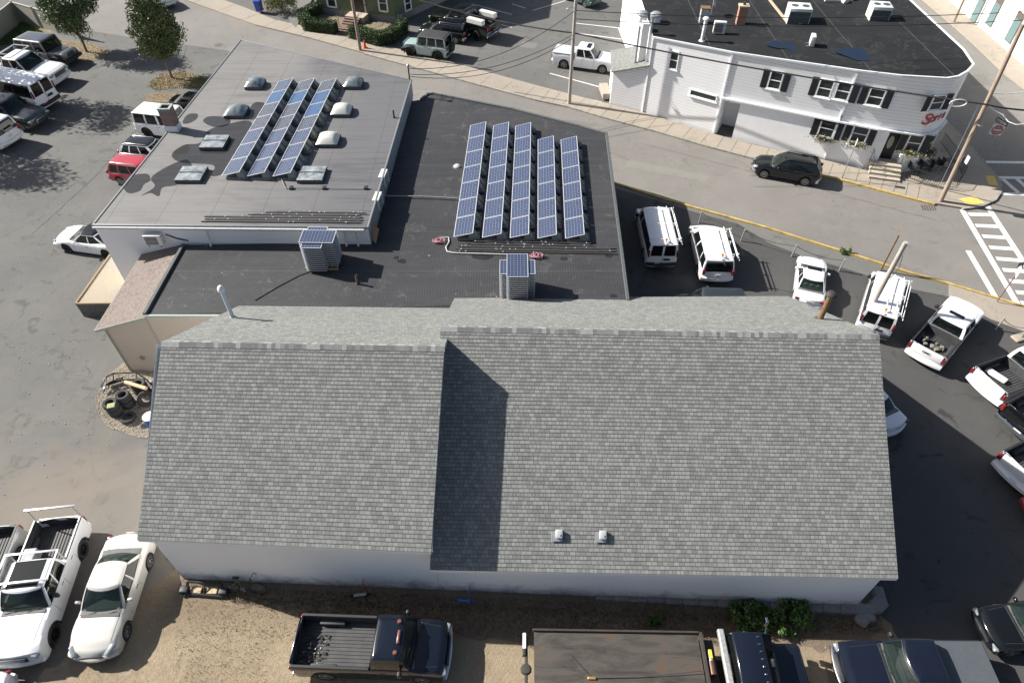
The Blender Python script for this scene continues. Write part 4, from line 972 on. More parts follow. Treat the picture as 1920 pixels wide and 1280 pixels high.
# brown shingled lean-to strip
lean=thing('lean_to','beige sided lean-to with brown shingle roof along the black roof','building')
M_brown=shingle('brown_shingle',(.12,.098,.085),(.20,.165,.145),(.08,.065,.06),bw=.4,warm=(.22,.17,.145))
q=[at(180,614,3.1),Vector((bp[-1].x-.02,bp[-1].y-.05,BZ-.06)),Vector((at(346,462,BZ).x,at(346,462,BZ).y,BZ-.06)),at(262,483,3.25)]
q[0].y=22.4; q[3].y=28.25; q[2].y=28.25
m=MB(); m.quad(q[0],q[1],q[2],q[3]); o=m.build('roof',M_brown,lean); uvplane(o,q[0],(q[3]-q[0]).normalized(),(q[1]-q[0]).normalized())
m=MB(); d=Vector((0,0,-.14)); 
for a,b in ((q[0],q[1]),(q[3],q[0])): 
    dd=(b-a); m.box((a+b)/2+Vector((0,0,-.08)),(dd.length,.05,.14),M=dd.to_track_quat('X','Z').to_matrix().to_4x4())
m.build('fascia',simple('sage_trim',(.34,.36,.31),.6,var=.1),lean)
bw0=at(246,694); bw0.x+=.0; wx=bw0.x
m=MB(); fyb=bw0.y-.03; m.poly([Vector((wx,fyb,0)),Vector((bp[-1].x+.02,fyb,0)),Vector((bp[-1].x+.02,fyb,BZ-.1)),Vector((wx,fyb,3.12))]); m.poly([Vector((wx,fyb,0)),Vector((wx,28,0)),Vector((wx,28,3.1)),Vector((wx,fyb,3.12))]); m.poly([Vector((bp[-1].x+.02,fyb,0)),Vector((-11.8,fyb,0)),Vector((-11.8,fyb,BZ-.06)),Vector((bp[-1].x+.02,fyb,BZ-.06))])
m.build('wall',siding('tan_clapboard',(.50,.43,.36),.115,.72,line=.16),lean)
m=MB(); m.box((wx+.03,fyb-.02,1.55),(.1,.06,3.1)); m.build('corner_board',simple('olive_trim',(.22,.23,.18),.7,var=.1),lean)
m=MB(); m.lathe([(0,.03),(.13,.02),(.14,0)],(at(280,677).x+.3,fyb-.02,1.0),12,M=Matrix.Rotation(R(90),4,'X')); m.build('wall_vent',simple('grey_vent',(.2,.19,.17),.7,var=.1),lean)
# raised building on the left
lb=thing('flat_roof_building','raised white walled building with streaky grey flat roof, skylights and puddles','building')
Lc=[at(175,421,LZ),at(690,426,LZ),at(771,151,LZ),at(452,75,LZ)]
m=MB(); m.poly([(p.x,p.y,LZ) for p in Lc]); m.build('roof',M_grey,lb)
m=MB(); cen=sum(Lc,Vector())/4
m.prism([(p.x,p.y) for p in Lc],0,LZ-.02,top=False); m.build('wall',M_whitew,lb)
m=MB()
for i in range(4):
    a,b=Lc[i],Lc[(i+1)%4]; d=b-a; m.rbox((a+b)/2+Vector((0,0,-.02)),(d.length+.14,.12,.12),.04,rz=math.atan2(d.y,d.x))
m.build('roof_edge',simple('grey_white_coping',(.17,.175,.185),.5,var=.2),lb,smooth=40)
m=MB(); m.tube([Lc[0]+Vector((0,-.16,-.08)),Lc[1]+Vector((-.2,-.16,-.08))],.07,8); m.build('gutter',simple('grey_gutter',(.5,.51,.5),.5,var=.15),lb,smooth=60)
for u,vv,z2 in ((385,428,BZ+.05),(641,437,BZ+.05),(663,440,BZ+.05)):
    p=at(u,vv,LZ-.1); y=Lc[0].y-.2; m=MB(); m.tube([(p.x,y,LZ-.1),(p.x,y,z2+.15),(p.x+.05,y-.25,z2)],.05,8); m.build('downpipe',simple('pale_pipe',(.62,.63,.6),.5,var=.1),lb,smooth=60)
# thin sheet over the raised building's east wall, blue-grey shade painted into its colour
m=MB(); a,b=Lc[1],Lc[2]; n_=(b-a).cross(Vector((0,0,1))).normalized(); 
m.quad(a+n_*.012+Vector((0,0,-.1)),b+n_*.012+Vector((0,0,-.1)),b+n_*.03+Vector((0,0,-1.08)),a+n_*.03+Vector((0,0,-1.08)))
m.build('wall_shade_sheet',membrane('blue_grey_wall_shade',(.16,.18,.20),(.34,.37,.4),pitch_y=2.4,rough=.6),lb)
# standing water
M_pud=simple('standing_water',(.03,.03,.032),.06,0,0,var=.3,vscale=1); M_pud.node_tree.nodes['Principled BSDF'].inputs['Alpha'].default_value=.62
def blob(parent,pts,z,mat,name='puddle',seed=1):
    P=[at(u,v,z) for u,v in pts]; n=len(P); out=[]
    for i in range(n):   # Catmull-Rom smoothing
        p0,p1,p2,p3=P[i-1],P[i],P[(i+1)%n],P[(i+2)%n]
        for k in range(6):
            t=k/6; out.append(.5*((2*p1)+(p2-p0)*t+(2*p0-5*p1+4*p2-p3)*t*t+(3*p1-p0-3*p2+p3)*t**3))
    return sheet(name,[(p.x,p.y) for p in out],z+.006,mat,kind=None,parent=parent)
blob(lb,[(228,343),(245,330),(275,326),(282,338),(270,346),(262,358),(240,362)],LZ,M_pud); blob(lb,[(283,335),(300,320),(330,305),(352,300),(360,320),(335,345),(305,352),(298,368),(282,362),(265,367),(290,350)],LZ,M_pud)
blob(lb,[(322,290),(345,272),(375,268),(390,245),(430,232),(470,228),(468,260),(440,300),(420,325),(395,330),(400,310),(340,305)],LZ,M_pud)
blob(lb,[(381,228),(390,219),(415,219),(432,226),(425,236),(400,238)],LZ,M_pud); blob(lb,[(342,230),(352,215),(370,214),(368,224),(352,232)],LZ,M_pud); blob(lb,[(470,200),(480,192),(497,195),(492,215),(470,225),(462,212)],LZ,M_pud)
blob(blk,[(738,484),(742,480),(748,481),(745,487)],BZ,M_pud); blob(blk,[(744,490),(755,485),(762,490),(756,494)],BZ,M_pud); blob(blk,[(885,478),(910,477),(926,480),(912,487),(890,485)],BZ,M_pud)
for u,v in ((1023,484),(1057,485),(1141,480),(1150,555)): blob(blk,[(u-6,v-3),(u+5,v-3),(u+7,v+2),(u-4,v+3)],BZ,M_pud)
# skylights
frost=simple('frosted_skylight',(.24,.26,.27),.25,0,.5,var=.75,vscale=2.2); milky=simple('milky_dome',(.62,.62,.56),.3,0,.6,var=.06); curb_m=simple('skylight_curb',(.07,.08,.08),.6,var=.2)
for k,(u,v,kind_,sz) in enumerate(((480,162,'m',1.15),(664,161,'m',1.15),(445,214,'m',1.25),(642,212,'w',1.2),(617,267,'w',1.25),(404,271,'f',1.4),(361,331,'f',1.4),(586,331,'f',1.4))):
    p=at(u,v,LZ); sk=MB(); sk.prism([(p.x-sz/2,p.y-sz/2),(p.x+sz/2,p.y-sz/2),(p.x+sz/2,p.y+sz/2),(p.x-sz/2,p.y+sz/2)],LZ,LZ+.22)
    s_=sk.build('skylight',curb_m,lb); dm=MB(); n_=9; hh=.38 if kind_!='f' else .05
    gridv=[[None]*n_ for _ in range(n_)]
    vs=[];fs=[]
    for i in range(n_):
        for j in range(n_):
            a,b=-1+2*i/(n_-1),-1+2*j/(n_-1); vs.append((p.x+a*sz*.5,p.y+b*sz*.5,LZ+.225+hh*((1-a**2)*(1-b**2))**.5))
    for i in range(n_-1):
        for j in range(n_-1): fs.append((i*n_+j,(i+1)*n_+j,(i+1)*n_+j+1,i*n_+j+1))
    dm.add(vs,fs); dm.build('dome',{'m':simple('mirror_dome',(.30,.33,.33),.15,.5,.5,var=.7,vscale=3),'w':milky,'f':frost}[kind_],s_,smooth=60)
    if kind_=='f': b_=MB(); b_.box((p.x,p.y,LZ+.29),(sz,.04,.03)); b_.build('glazing_bar',curb_m,s_)
# brick chimney
ch=at(326,243,LZ); ztop=hgt((339,241),(322,200),LZ)
m=MB(); m.prism([(ch.x-.36,ch.y-.3),(ch.x+.36,ch.y-.3),(ch.x+.36,ch.y+.3),(ch.x-.36,ch.y+.3)],LZ+.35,ztop,top=False); cho=m.build('chimney',brickm('chimney_brick',(.14,.06,.05),(.24,.11,.08),(.45,.42,.4)),lb)
m=MB(); m.box((ch.x,ch.y,LZ+.19),(.8,.66,.38)); m.build('chimney_base',whitepl,cho)
m=MB()
for dx,dy,a,b in ((-.31,0,.14,.68),(.31,0,.14,.68),(0,-.28,.5,.12),(0,.28,.5,.12)): m.box((ch.x+dx,ch.y+dy,ztop+.03),(a,b,.08))
m.quad((ch.x-.3,ch.y-.25,ztop-.3),(ch.x+.3,ch.y-.25,ztop-.3),(ch.x+.3,ch.y+.25,ztop-.3),(ch.x-.3,ch.y+.25,ztop-.3)); m.build('chimney_cap',simple('mortar_cap',(.28,.33,.32),.8,var=.15),cho)
# roof pipes
pipe('vent_pipe','short black vent pipe standing on the lower black roof',(671,532),BZ,(668,517),.06,rustm,'open',dkp); pipe('vent_pipe','thin black vent pipe near the edge of the raised grey roof',(739,221),LZ,(736,209),.05,dkp,'open',dkp)
t=thing('roof_vent','low round white breather vent on the black roof left of the panels','vent',at(857,313,BZ)); m=MB(); m.lathe([(.2,0),(.21,.06),(.15,.12),(0,.14)],n=20); m.build('cap',simple('dusty_white',(.45,.45,.42),.6,var=.15),t,smooth=50); m=MB(); m.lathe([(.3,.005),(.2,.01)],n=20); m.build('flashing',M_edge,t)
# ------------------------------------------------------------------ solar panels
M_sol=[solar('solar_cells',(.018,.026,.065),(.036,.050,.10),line=(.33,.36,.42)),solar('solar_cells_dark',(.022,.020,.032),(.035,.033,.05)),solar('solar_cells_blue',(.025,.06,.14),(.035,.08,.18),line=(.08,.14,.28))]
M_frame=simple('anodised_frame',(.66,.67,.69),.4,.5,var=.05); M_trough=simple('ballast_tray',(.26,.26,.235),.7,var=.25,vscale=3); M_tr2=simple('concrete_ballast',(.24,.235,.22),.9,var=.35,vscale=2)
def panel_mesh():
    pass
def pv(p0,ax,ay,w,l,mat,label,group,stand=True,zr=None,thick=.04,name='solar_panel'):
    """p0 low corner; ax unit across (tilted up), ay unit along; w across, l along"""
    nz=ax.cross(ay).normalized()
    if nz.z<0: nz=-nz
    c=p0+ax*w/2+ay*l/2; t=thing(name,label,'solar panel',c,group=group); P=lambda a,b,h: ax*(a-w/2)+ay*(b-l/2)+nz*h
    m=MB(); f=.032
    o=[P(0,0,0),P(w,0,0),P(w,l,0),P(0,l,0)]; i_=[P(f,f,0),P(w-f,f,0),P(w-f,l-f,0),P(f,l-f,0)]; d=-nz*thick
    for k in range(4):
        k2=(k+1)%4; m.quad(o[k],o[k2],i_[k2],i_[k]); m.quad(o[k],o[k2],o[k2]+d,o[k]+d)
    m.poly([x+d for x in o]); m.build('frame',M_frame,t)
    g_=MB(); h=-.004; g_.quad(P(f,f,h),P(w-f,f,h),P(w-f,l-f,h),P(f,l-f,h)); go=g_.build('cells',mat,t); u=go.data.uv_layers.new(name='UVMap')
    pos=[(0,0),(1,0),(1,1),(0,1)]
    for lp in go.data.loops:
        co=go.data.vertices[lp.vertex_index].co; u.data[lp.index].uv=(((co.dot(ax)+w/2)-f)/(w-2*f),((co.dot(ay)+l/2)-f)/(l-2*f))
    if stand:
        zz=zr-c.z; hx=Vector((ax.x,ax.y,0)).normalized(); m=MB()
        hi=P(w,0,0)
        for b in (.16,.84):   # sloping moulded trays behind the high edge
            m=MB()
            q=P(w,l*b,-thick); foot=Vector((q.x,q.y,zz))+hx*.30; dy=ay*.17
            m.quad(q-dy,q+dy,foot+dy*1.1,foot-dy*1.1); m.quad(q-dy,foot-dy*1.1,Vector((q.x,q.y,zz))-dy-hx*.25,q-dy-hx*.25); m.quad(q+dy,foot+dy*1.1,Vector((q.x,q.y,zz))+dy-hx*.25,q+dy-hx*.25)
            base=Vector((q.x,q.y,zz+.04))-hx*.35; m.box(base+Vector((0,0,0)),(w*.95,.5,.08),rz=math.atan2(hx.y,hx.x))
            m.build('ballast_tray',M_trough,t)
        for b in (.14,.3,.7,.86):
            m=MB(); m.box(P(w,l*b,0)*1+hx*.12+Vector((0,0,zz-P(w,l*b,0).z+.12)),(.36,.17,.09),rz=math.atan2(hx.y,hx.x)); m.build('ballast_block',M_tr2,t)
    return t
def pv_row(TL,TR,BL,BR,n,zlo,zhi,zr,mats,rowname,group):
    a,b=at(*BL,zlo),at(*BR,zhi); c,d=at(*TL,zlo),at(*TR,zhi)
    ay=((c-a)+(d-b)).normalized(); ax=((b-a)+(d-c))/2; ax=ax-ay*ax.dot(ay); w=ax.length; ax.normalize(); L_=((c-a).length+(d-b).length)/2
    start=a.lerp(b-ax*w,.5) if False else a
    l=L_/n-.045
    for k in range(n):
        p=a+ay*(L_/n*k); pos='nearest' if k==0 else ('farthest' if k==n-1 else ['','second','third','fourth','fifth','sixth'][k]+' from the near end')
        mt=mats.get(n-1-k,M_sol[0]) if isinstance(mats,dict) else mats
        col={M_sol[0]:'dark blue',M_sol[1]:'purplish dark',M_sol[2]:'bright blue'}[mt]
        pv(p,ax,ay,w,l,mt,f'{col} solar panel, {pos} in the {rowname}',group,True,zr)
G1='tilted solar panels on the black roof'; G2='tilted solar panels on the grey roof'
rows=[((882.6,234.2),(911.7,228.7),(850.3,444.2),(887,438.7),7),((925.7,234.2),(954.4,229.8),(904,445.3),(940.2,439.8),7),((966.9,235.3),(995.7,230.3),(955.9,446),(992,440.5),7),((1008.4,260.5),(1038.2,255.4),(1008,446.8),(1043.9,441),6),((1051.3,261),(1081.7,256.5),(1059.8,447),(1096.3,442),6)]
ordn=['leftmost','second','middle','fourth','rightmost']
for k,r_ in enumerate(rows): pv_row(*r_,BZ+.22,BZ+.50,BZ,{},f'{ordn[k]} row, black roof',G1)
rows=[((521.6,151.6),(548.8,148.2),(414.7,329.7),(445.3,325),{0:M_sol[0],1:M_sol[2],2:M_sol[1],3:M_sol[1]}),((562.8,151.6),(588.5,148.8),(462.9,330.3),(493.5,325.6),{0:M_sol[1],1:M_sol[2],2:M_sol[1],3:M_sol[1]}),((603.1,152),(630.3,148.4),(510.9,330.6),(542.2,326.3),{0:M_sol[1],1:M_sol[2],2:M_sol[2],3:M_sol[1]})]
for k,r_ in enumerate(rows): pv_row(r_[0],r_[1],r_[2],r_[3],7,LZ+.22,LZ+.5,LZ,r_[4],f'{["left","middle","right"][k]} row, grey roof',G2)
# stacked spare panels on pallets
def stack(c,rz,n,label,lab_top,group,rot90=False):
    ca,sa=math.cos(rz),math.sin(rz); X=Vector((ca,sa,0)); Y=Vector((-sa,ca,0))
    t=thing('pallet','wooden pallet under the '+label,'pallet',(c.x,c.y,BZ),rz); m=MB()
    for k in range(7): m.box((-.75+.25*k,0,.125),(.12,1.25,.02)); 
    for k in (-1,0,1): m.box((0,k*.55,.06),(1.65,.09,.1))
    m.build('boards',wood('pallet_wood',(.25,.17,.1),(.42,.3,.18)),t)
    z=BZ+.15
    for k in range(n):
        port=(k%2==0)
        w_,l_=(1.0,1.66); 
        a_,b_=(X,Y) if port^rot90 else (Y,X)
        off_=X*(-.18 if port else 0)+Y*(-.02)
        if rot90: off_=X*(0)+Y*(-.05 if port else 0)
        cc=Vector((c.x,c.y,z+.045))+off_
        pv(cc-a_*w_/2-b_*l_/2,a_,b_,w_,l_,M_sol[0],(lab_top if k==n-1 else f'spare solar panel lying flat in the {label}'),group,False)
        z+=.064
c1=Vector((-9.25,25.55,0)); 
zt_=BZ+.15+23*.064+.045
a_=at(559,454,zt_); b_=at(625,455,zt_); d_=at(566,429,zt_); c1=(a_+b_)/2+Vector((0,.5,0))
stack(c1,math.atan2((b_-a_).y,(b_-a_).x),24,'left stack below the white wall','topmost solar panel on the crosswise stack below the white wall','spare panels in the left stack')
a_=at(949.5,519,zt_); b_=at(991,519,zt_); c2=(a_+b_)/2+Vector((0,.83,0))
stack(c2,0,24,'right stack near the shingle roof','topmost solar panel on the crosswise stack beside the pink hose','spare panels in the right stack',rot90=True)
M_rail=simple('mill_rail',(.10,.10,.105),.45,.5,var=.3)
# bundles of racking rails
def rails(label,A,B,z,n,sp_,seed,stag,zbase):
    a,b=at(*A,z),at(*B,z); rnd=random.Random(seed); t=thing('rail_bundle',label,'rails',(a+b)/2); o=(a+b)/2; d=(b-a).normalized(); nn=Vector((-d.y,d.x,0)); L_=(b-a).length
    for k in range(n):
        s0=rnd.uniform(0,.04)*L_+stag*k*L_*(1 if k>n//2 else 0); e0=rnd.uniform(0,.05)*L_+ (L_*.13 if (k>n//2 and zbase) else 0)
        m=MB(); p=a+d*s0+nn*sp_*k+Vector((0,0,.03+.05*(k%2)))-o; q=b-d*e0+nn*sp_*k+Vector((0,0,.03+.05*(k%2)))-o; m.box((p+q)/2,((q-p).length,.05,.05),rz=math.atan2(d.y,d.x))
        for j in range(rnd.randint(3,5)): c_=p.lerp(q,rnd.random())+Vector((0,0,.035)); m.box(c_,(.05,.05,.03),rz=rnd.random(),m=1)
        m.build('rail',[M_rail if k%2 else dkp,M_frame],t)
rails('bundle of long dark racking rails along the edge of the grey roof',(375,416),(684,419),LZ,9,.11,3,.05,False)
rails('bundle of long dark racking rails below the solar panels on the black roof',(853,472),(1160,477),BZ,9,.11,4,.01,True)
# conduits
def wire(name,label,cat,pts,r,mat,group=None,n=6): 
    m=MB(); m.tube(pts,r,n); return tag(m.build(name,mat,smooth=60),label,cat,group)
pvc=simple('pvc_conduit',(.62,.61,.58),.5,var=.1); galv=simple('grey_conduit',(.32,.33,.33),.5,.3,var=.15)
z=BZ+.06; wire('conduit','pale conduit bent around the rail bundle on the black roof','pipe',[at(825,446,z),at(841,445,z),at(842,453,z),at(836,463,z),at(838,471,z),at(850,474,z),at(985,478,z)],.03,pvc)
wire('conduit','grey conduit crossing the black roof to the solar array','pipe',[at(715,367,z+.06),at(800,369,z+.06),at(858,372,z+.06)],.04,galv)
z=LZ+.08; wire('conduit','thin grey conduit pair in front of the skylights on the grey roof','pipe',[at(528,337,z),at(535,352,z),at(560,352,z),at(695,353,z)],.025,galv)
m=MB()
for u,v in ((546,352),(608,352),(686,352)): p=at(u,v,LZ+.06); m.rbox(p,(.22,.26,.12),.03)
tag(m.build('conduit_block',plastic),'small black rubber blocks under the conduit on the grey roof','support block')
wire('cable','thin black cable lying diagonally across the black roof','cable',[at(478,563,BZ+.02),at(520,538,BZ+.02),at(560,517,BZ+.02),at(590,506,BZ+.02)],.02,plastic)
M_hose=simple('pink_hose',(.42,.2,.23),.5,var=.1)
for u,v,l in ((822,452,'coil of pink hose on the black roof left of the rails'),(1005,480,'coil of pink hose beside the right panel stack')):
    p=at(u,v,BZ+.05); t=[]; rnd=random.Random(u)
    for k in range(60): a=k*.62; r_=.19+.05*math.sin(k*.9)+rnd.uniform(-.02,.02); t.append((p.x+math.cos(a)*r_+.12*math.sin(k*.15),p.y+math.sin(a)*r_*.9,p.z+.0015*k))
    wire('hose',l,'hose',t,.022,M_hose)
# plywood sheet leaning on the raised building
m=MB(); P4=[at(688,408,LZ-.1),at(711,430,BZ+.55),at(705,456,BZ+.05),at(684,431,LZ-.6)]
ply=thing('plywood_sheet','reddish plywood sheet leaning against the corner of the raised building','plywood',P4[2]); m.add([p-P4[2] for p in P4]+[p-P4[2]+Vector((-.02,.0,-.03)) for p in P4],[(0,1,2,3),(7,6,5,4),(0,4,5,1),(1,5,6,2),(2,6,7,3),(3,7,4,0)]); m.build('sheet',wood('plywood',(.33,.19,.13),(.45,.29,.2),scale=(1,.1,1)),ply)
# split units
fan_m=simple('fan_grille',(.10,.11,.12),.5,.3,var=.3)
def condenser(label,c,rz,size=(.85,.32,.6),group='condenser units on walls and roofs',z=None,top=False):
    t=thing('condenser_unit',label,'air conditioner',c,rz,group); w_,d,h=size
    m=MB(); m.rbox((0,0,h/2),(w_,d,h),.03); m.build('casing',simple('beige_white_casing',(.66,.67,.63),.5,var=.06),t,smooth=40)
    m=MB()
    if top:
        for k in (-1,1): m.lathe([(0,.012),(.05,.012)],(k*w_*.24,0,h),16); 
        m.build('fan_hub',fan_m,t)
        for k in (-1,1):
            f=MB(); f.lathe([(.06,.008),(.26,.008)],(k*w_*.24,0,h),20); fo=f.build('fan_grille',fan_m,t)
        f=MB(); f.box((0,-d/2-.006,h*.45),(w_*.92,.012,h*.75)); f.build('coil',fan_m,t)
    else:
        f=MB(); f.box((-w_*.08,-d/2-.006,h*.5),(w_*.7,.012,h*.8)); f.build('fan_grille',fan_m,t)
        f=MB()
        for k in range(6): f.box((-w_*.08,-d/2-.016,h*(.16+.135*k)),(w_*.7,.008,.012))
        f.build('grille_bar',whitepl,t)
    b=MB(); 
    for k in (-1,1): b.box((k*w_*.35,.05,-.03),(.05,d+.2,.05))
    b.build('bracket',steel,t); return t
p=at(290,452,4.35); condenser('white condenser hung on the front wall of the raised building at left',(p.x,Lc[0].y-.3,4.15),0,(.9,.34,.62))
al=math.atan2((Lc[2]-Lc[1]).y,(Lc[2]-Lc[1]).x)
for (u,v),l in (((719,335),'upper one of two white condensers on the side wall above the black roof'),((708,378),'lower one of two white condensers on the side wall above the black roof')):
    p=at(u,v,BZ+.75); condenser(l,(p.x+.02,p.y,BZ+.42),R(84)+0,(.85,.36,.7))
wire('cable','bundle of black cables from the left condenser along the white wall','cable',[Vector((at(310,440,4.6).x,Lc[0].y-.1,4.6)),Vector((at(330,446,4.4).x,Lc[0].y-.12,4.35)),Vector((at(352,448,4.3).x,Lc[0].y-.12,4.2))],.03,plastic)
# service mast with wires
ms=at(768,150,LZ); t=thing('service_mast','short electric service mast at the far corner of the grey roof','mast',ms); m=MB(); m.tube([(0,0,-2),(0,0,.9)],.05,8); m.build('pipe',dkp,t); m=MB(); m.lathe([(.11,0),(.13,.08),(.08,.18),(0,.2)],(0,0,.88),12); m.build('weather_head',steel,t,smooth=50)
# loading platform at left
dkp_=px([(157,594),(206,592),(262,480),(205,480)],0)
t=thing('loading_platform','old concrete loading platform with tan weathered top beside the white wall','platform',(0,0,0)); zt2=hgt((160,592),(143,570)); zt2=.95
P=[at(142,570,zt2),at(215,569,zt2),at(300,470,zt2),at(207,478,zt2)]; P[2]=Vector((P[1].x+.4,28.3,zt2)); P[3]=Vector((P[3].x,max(P[3].y,28.2),zt2))
m=MB(); m.prism([(p.x,p.y) for p in P],0,zt2-.06,top=False); m.build('wall',dirtm('dark_stone_wall',(.06,.06,.06),(.3,.29,.27),(.04,.04,.04),3),t)
m=MB(); m.prism([(p.x,p.y) for p in P],zt2-.06,zt2); so=m.build('slab',dirtm('weathered_tan_slab',(.42,.33,.22),(.30,.30,.29),(.5,.4,.28),.3),t)
m=MB(); 
for a,b in ((P[0],P[1]),(P[3],P[0])): m.box((a+b)/2+Vector((0,0,.02)),((b-a).length,.08,.1),rz=math.atan2((b-a).y,(b-a).x))
m.build('timber_edge',wood('edge_timber',(.24,.17,.10),(.36,.27,.18)),t)
bush('cat_like_weed',0,0,.1,.1,.1,10,'x',1) if False else None
# ------------------------------------------------------------------ things round the tyre pile
tp_=thing
def tyre(mb,c,r=.33,w_=.22,M=None,inner=.19):
    mb.lathe([(inner,-w_/2+.02),(r*.9,-w_/2),(r,-w_/2+.05),(r,w_/2-.05),(r*.9,w_/2),(inner,w_/2-.02),(inner+.04,0)],c,24,M=M,close=True)
M_ty=simple('old_tyre',(.035,.035,.036),.85,var=.3)
G='worn tyres on the gravel bed'
def tyre_thing(c,label,tilt=None,r=.33):
    t=thing('tyre',label,'tyre',c,group=G); m=MB(); tyre(m,(0,0,0),r,M=tilt); m.build('tread',M_ty,t,smooth=35)
def tstack(base,n,r,lab):
    b=at(*base); 
    for k in range(n): tyre_thing((b.x+.02*math.sin(k*2),b.y+.02*math.cos(k*3),.14+.215*k),(f'worn tyre, '+('topmost' if k==n-1 else ['lowest','second from the ground','third from the ground'][k])+' of '+lab),r=r)
tstack((220,775),4,.34,'the front left tyre stack'); tstack((243,760),4,.33,'the middle tyre stack'); tstack((268,735),3,.36,'the back tyre stack under the timber')
b=at(243,787); tyre_thing((b.x,b.y,.16),'single worn tyre lying flat in front of the stacks',r=.36)
b=at(280,758); tyre_thing((b.x,b.y,.45),'black tyre standing tilted by the shop roof edge',tilt=Matrix.Rotation(R(50),4,'X')@Matrix.Rotation(R(20),4,'Y'),r=.38)
m=MB(); b=at(206,760,1.05); m.rbox((b.x+.05,b.y,b.z),(.34,.28,.05),.015,rz=.3); tag(m.build('board',simple('olive_board',(.30,.33,.15),.8,var=.15)),'small olive green board laid over the front left tyre stack','board')
m=MB(); a,b=at(235,716,.9),at(274,728,1.05); m.tube([a,b],.09,8); tag(m.build('timber_post',wood('pale_timber',(.55,.36,.22),(.68,.48,.3),scale=(.2,1,1))),'pale timber post lying across the tyres and the black frame','timber')
t=thing('steel_frame','black steel equipment frame lying behind the tyre stacks','frame',at(235,715)); o=at(235,715)
m=MB(); F=[(192,722,.3),(198,706,.5),(212,700,.55),(255,698,.55),(270,708,.5),(286,722,.3)]
Q=[at(u,v,z_)-o for u,v,z_ in F]; m.tube(Q,.04,6); Q2=[q+Vector((.12,-.35,-.12)) for q in Q]; m.tube(Q2,.045,6)
for a,b in zip(Q,Q2): m.tube([a,b],.03,6)
Q3=[at(u,v,z_)-o for u,v,z_ in ((206,703,.5),(192,713,.4),(189,724,.3),(193,729,.25),(203,728,.2),(206,716,.3),(222,708,.4))]; m.tube(Q3,.025,6)
m.rbox(at(215,715,.2)-o,(.8,.2,.1),.03,rz=.5); m.build('tube_frame',simple('black_steel',(.02,.021,.023),.45,.3,var=.2),t,smooth=60)
m=MB(); b=at(198,723,.32)-o; m.box(b,(.1,.4,.02),rz=-.2); m.build('reflector',alum,t)
t=thing('bucket','white plastic bucket beside the tyres','bucket',at(281,726)); m=MB(); m.lathe([(0,0),(.14,0),(.165,.36),(.15,.36),(.13,.05)],n=18); m.build('tub',whitepl,t,smooth=40); m=MB(); m.lathe([(0,.375),(.17,.375),(.17,.35)],n=18); m.build('lid',whitepl,t)
t=thing('barrel','blue plastic barrel half hidden under the shingle roof edge','barrel',at(292,800)); m=MB(); m.lathe([(0,0),(.28,0),(.3,.3),(.28,.85),(.1,.88)],n=20); m.build('drum',simple('blue_plastic',(.02,.08,.35),.4,var=.1),t,smooth=40); m=MB(); m.lathe([(0,.88),(.24,.885),(.3,.84)],n=20); m.build('lid',whitepl,t)
# things along the front wall
o=at(380,1115); t=thing('bumper_frame','black plastic radiator support frame lying at the foot of the white wall','car part',o)
m=MB(); 
for a,b,r_ in (((346,1112,.12),(418,1118,.12),.06),((352,1090,.35),(414,1094,.35),.05),((352,1090,.35),(348,1112,.12),.06),((414,1094,.35),(420,1118,.12),.06),((383,1092,.35),(383,1114,.14),.03),((342,1100,.2),(342,1117,.1),.06),((424,1105,.2),(424,1120,.1),.05)): 
    m.tube([at(*a)-o,at(*b)-o],r_,5)
m.rbox(at(346,1105,.2)-o,(.35,.3,.2),.05); m.rbox(at(419,1108,.2)-o,(.35,.3,.2),.05); m.build('frame',plastic,t,smooth=50)
m=MB()
for u in (368,398): m.rbox(at(u,1106,.12)-o,(.42,.3,.06),.02)
m.build('lamp_shell',simple('amber_clear',(.42,.33,.2),.3,var=.6,vscale=7),t)
# bicycle leaning on the wall
o=at(462,1112); bdir=Vector((1,-.05,0)).normalized(); t=thing('bicycle','green bicycle leaning against the white wall beside the black frame','bicycle',o,math.atan2(-.04,1))
tilt=Matrix.Rotation(R(-14),4,'X')
def bt(pts,r_,m_): m_.tube([tilt@Vector(p) for p in pts],r_,6)
for x in (-.53,.53):
    m=MB(); m.lathe([(.33+.018*math.cos(a),.018*math.sin(a)) for a in [k*PI/3 for k in range(6)]],tilt@Vector((x,0,.34)),28,M=tilt@Matrix.Rotation(R(90),4,'X'),close=True); wo=m.build('wheel',rubber,t,smooth=60)
    m=MB()
    for k in range(12): a=k*PI/6; bt([(x,0,.34),(x+.32*math.cos(a),0,.34+.32*math.sin(a))],.003,m)
    m.build('spoke',steel,wo)
m=MB(); 
for pl_ in ([(-.53,0,.34),(-.08,0,.3),(.38,0,.78),(-.2,0,.78),(-.53,0,.34)],[(-.08,0,.3),(-.22,0,.88)],[(.36,0,.86),(.4,0,.7),(.53,0,.34)]): bt(pl_,.018,m)
m.build('frame',simple('green_enamel',(.03,.12,.06),.35,0,.6,var=.1),t,smooth=60)
m=MB(); m.rbox(tilt@Vector((-.24,0,.92)),(.26,.13,.06),.03); m.build('saddle',plastic,t,smooth=60)
m=MB(); bt([(.34,0,.84),(.35,0,.95)],.014,m); bt([(.5,-.22,.9),(.38,-.24,.97),(.35,0,.96),(.38,.24,.97),(.5,.22,.9)],.014,m); m.build('handlebar',plastic,t,smooth=60)
m=MB(); m.lathe([(.06,0),(.09,0),(.09,.01)],tilt@Vector((-.08,-.03,.3)),14,M=tilt@Matrix.Rotation(R(90),4,'X')); bt([(-.08,-.05,.3),(.06,-.07,.2)],.01,m); m.build('crank',steel,t)
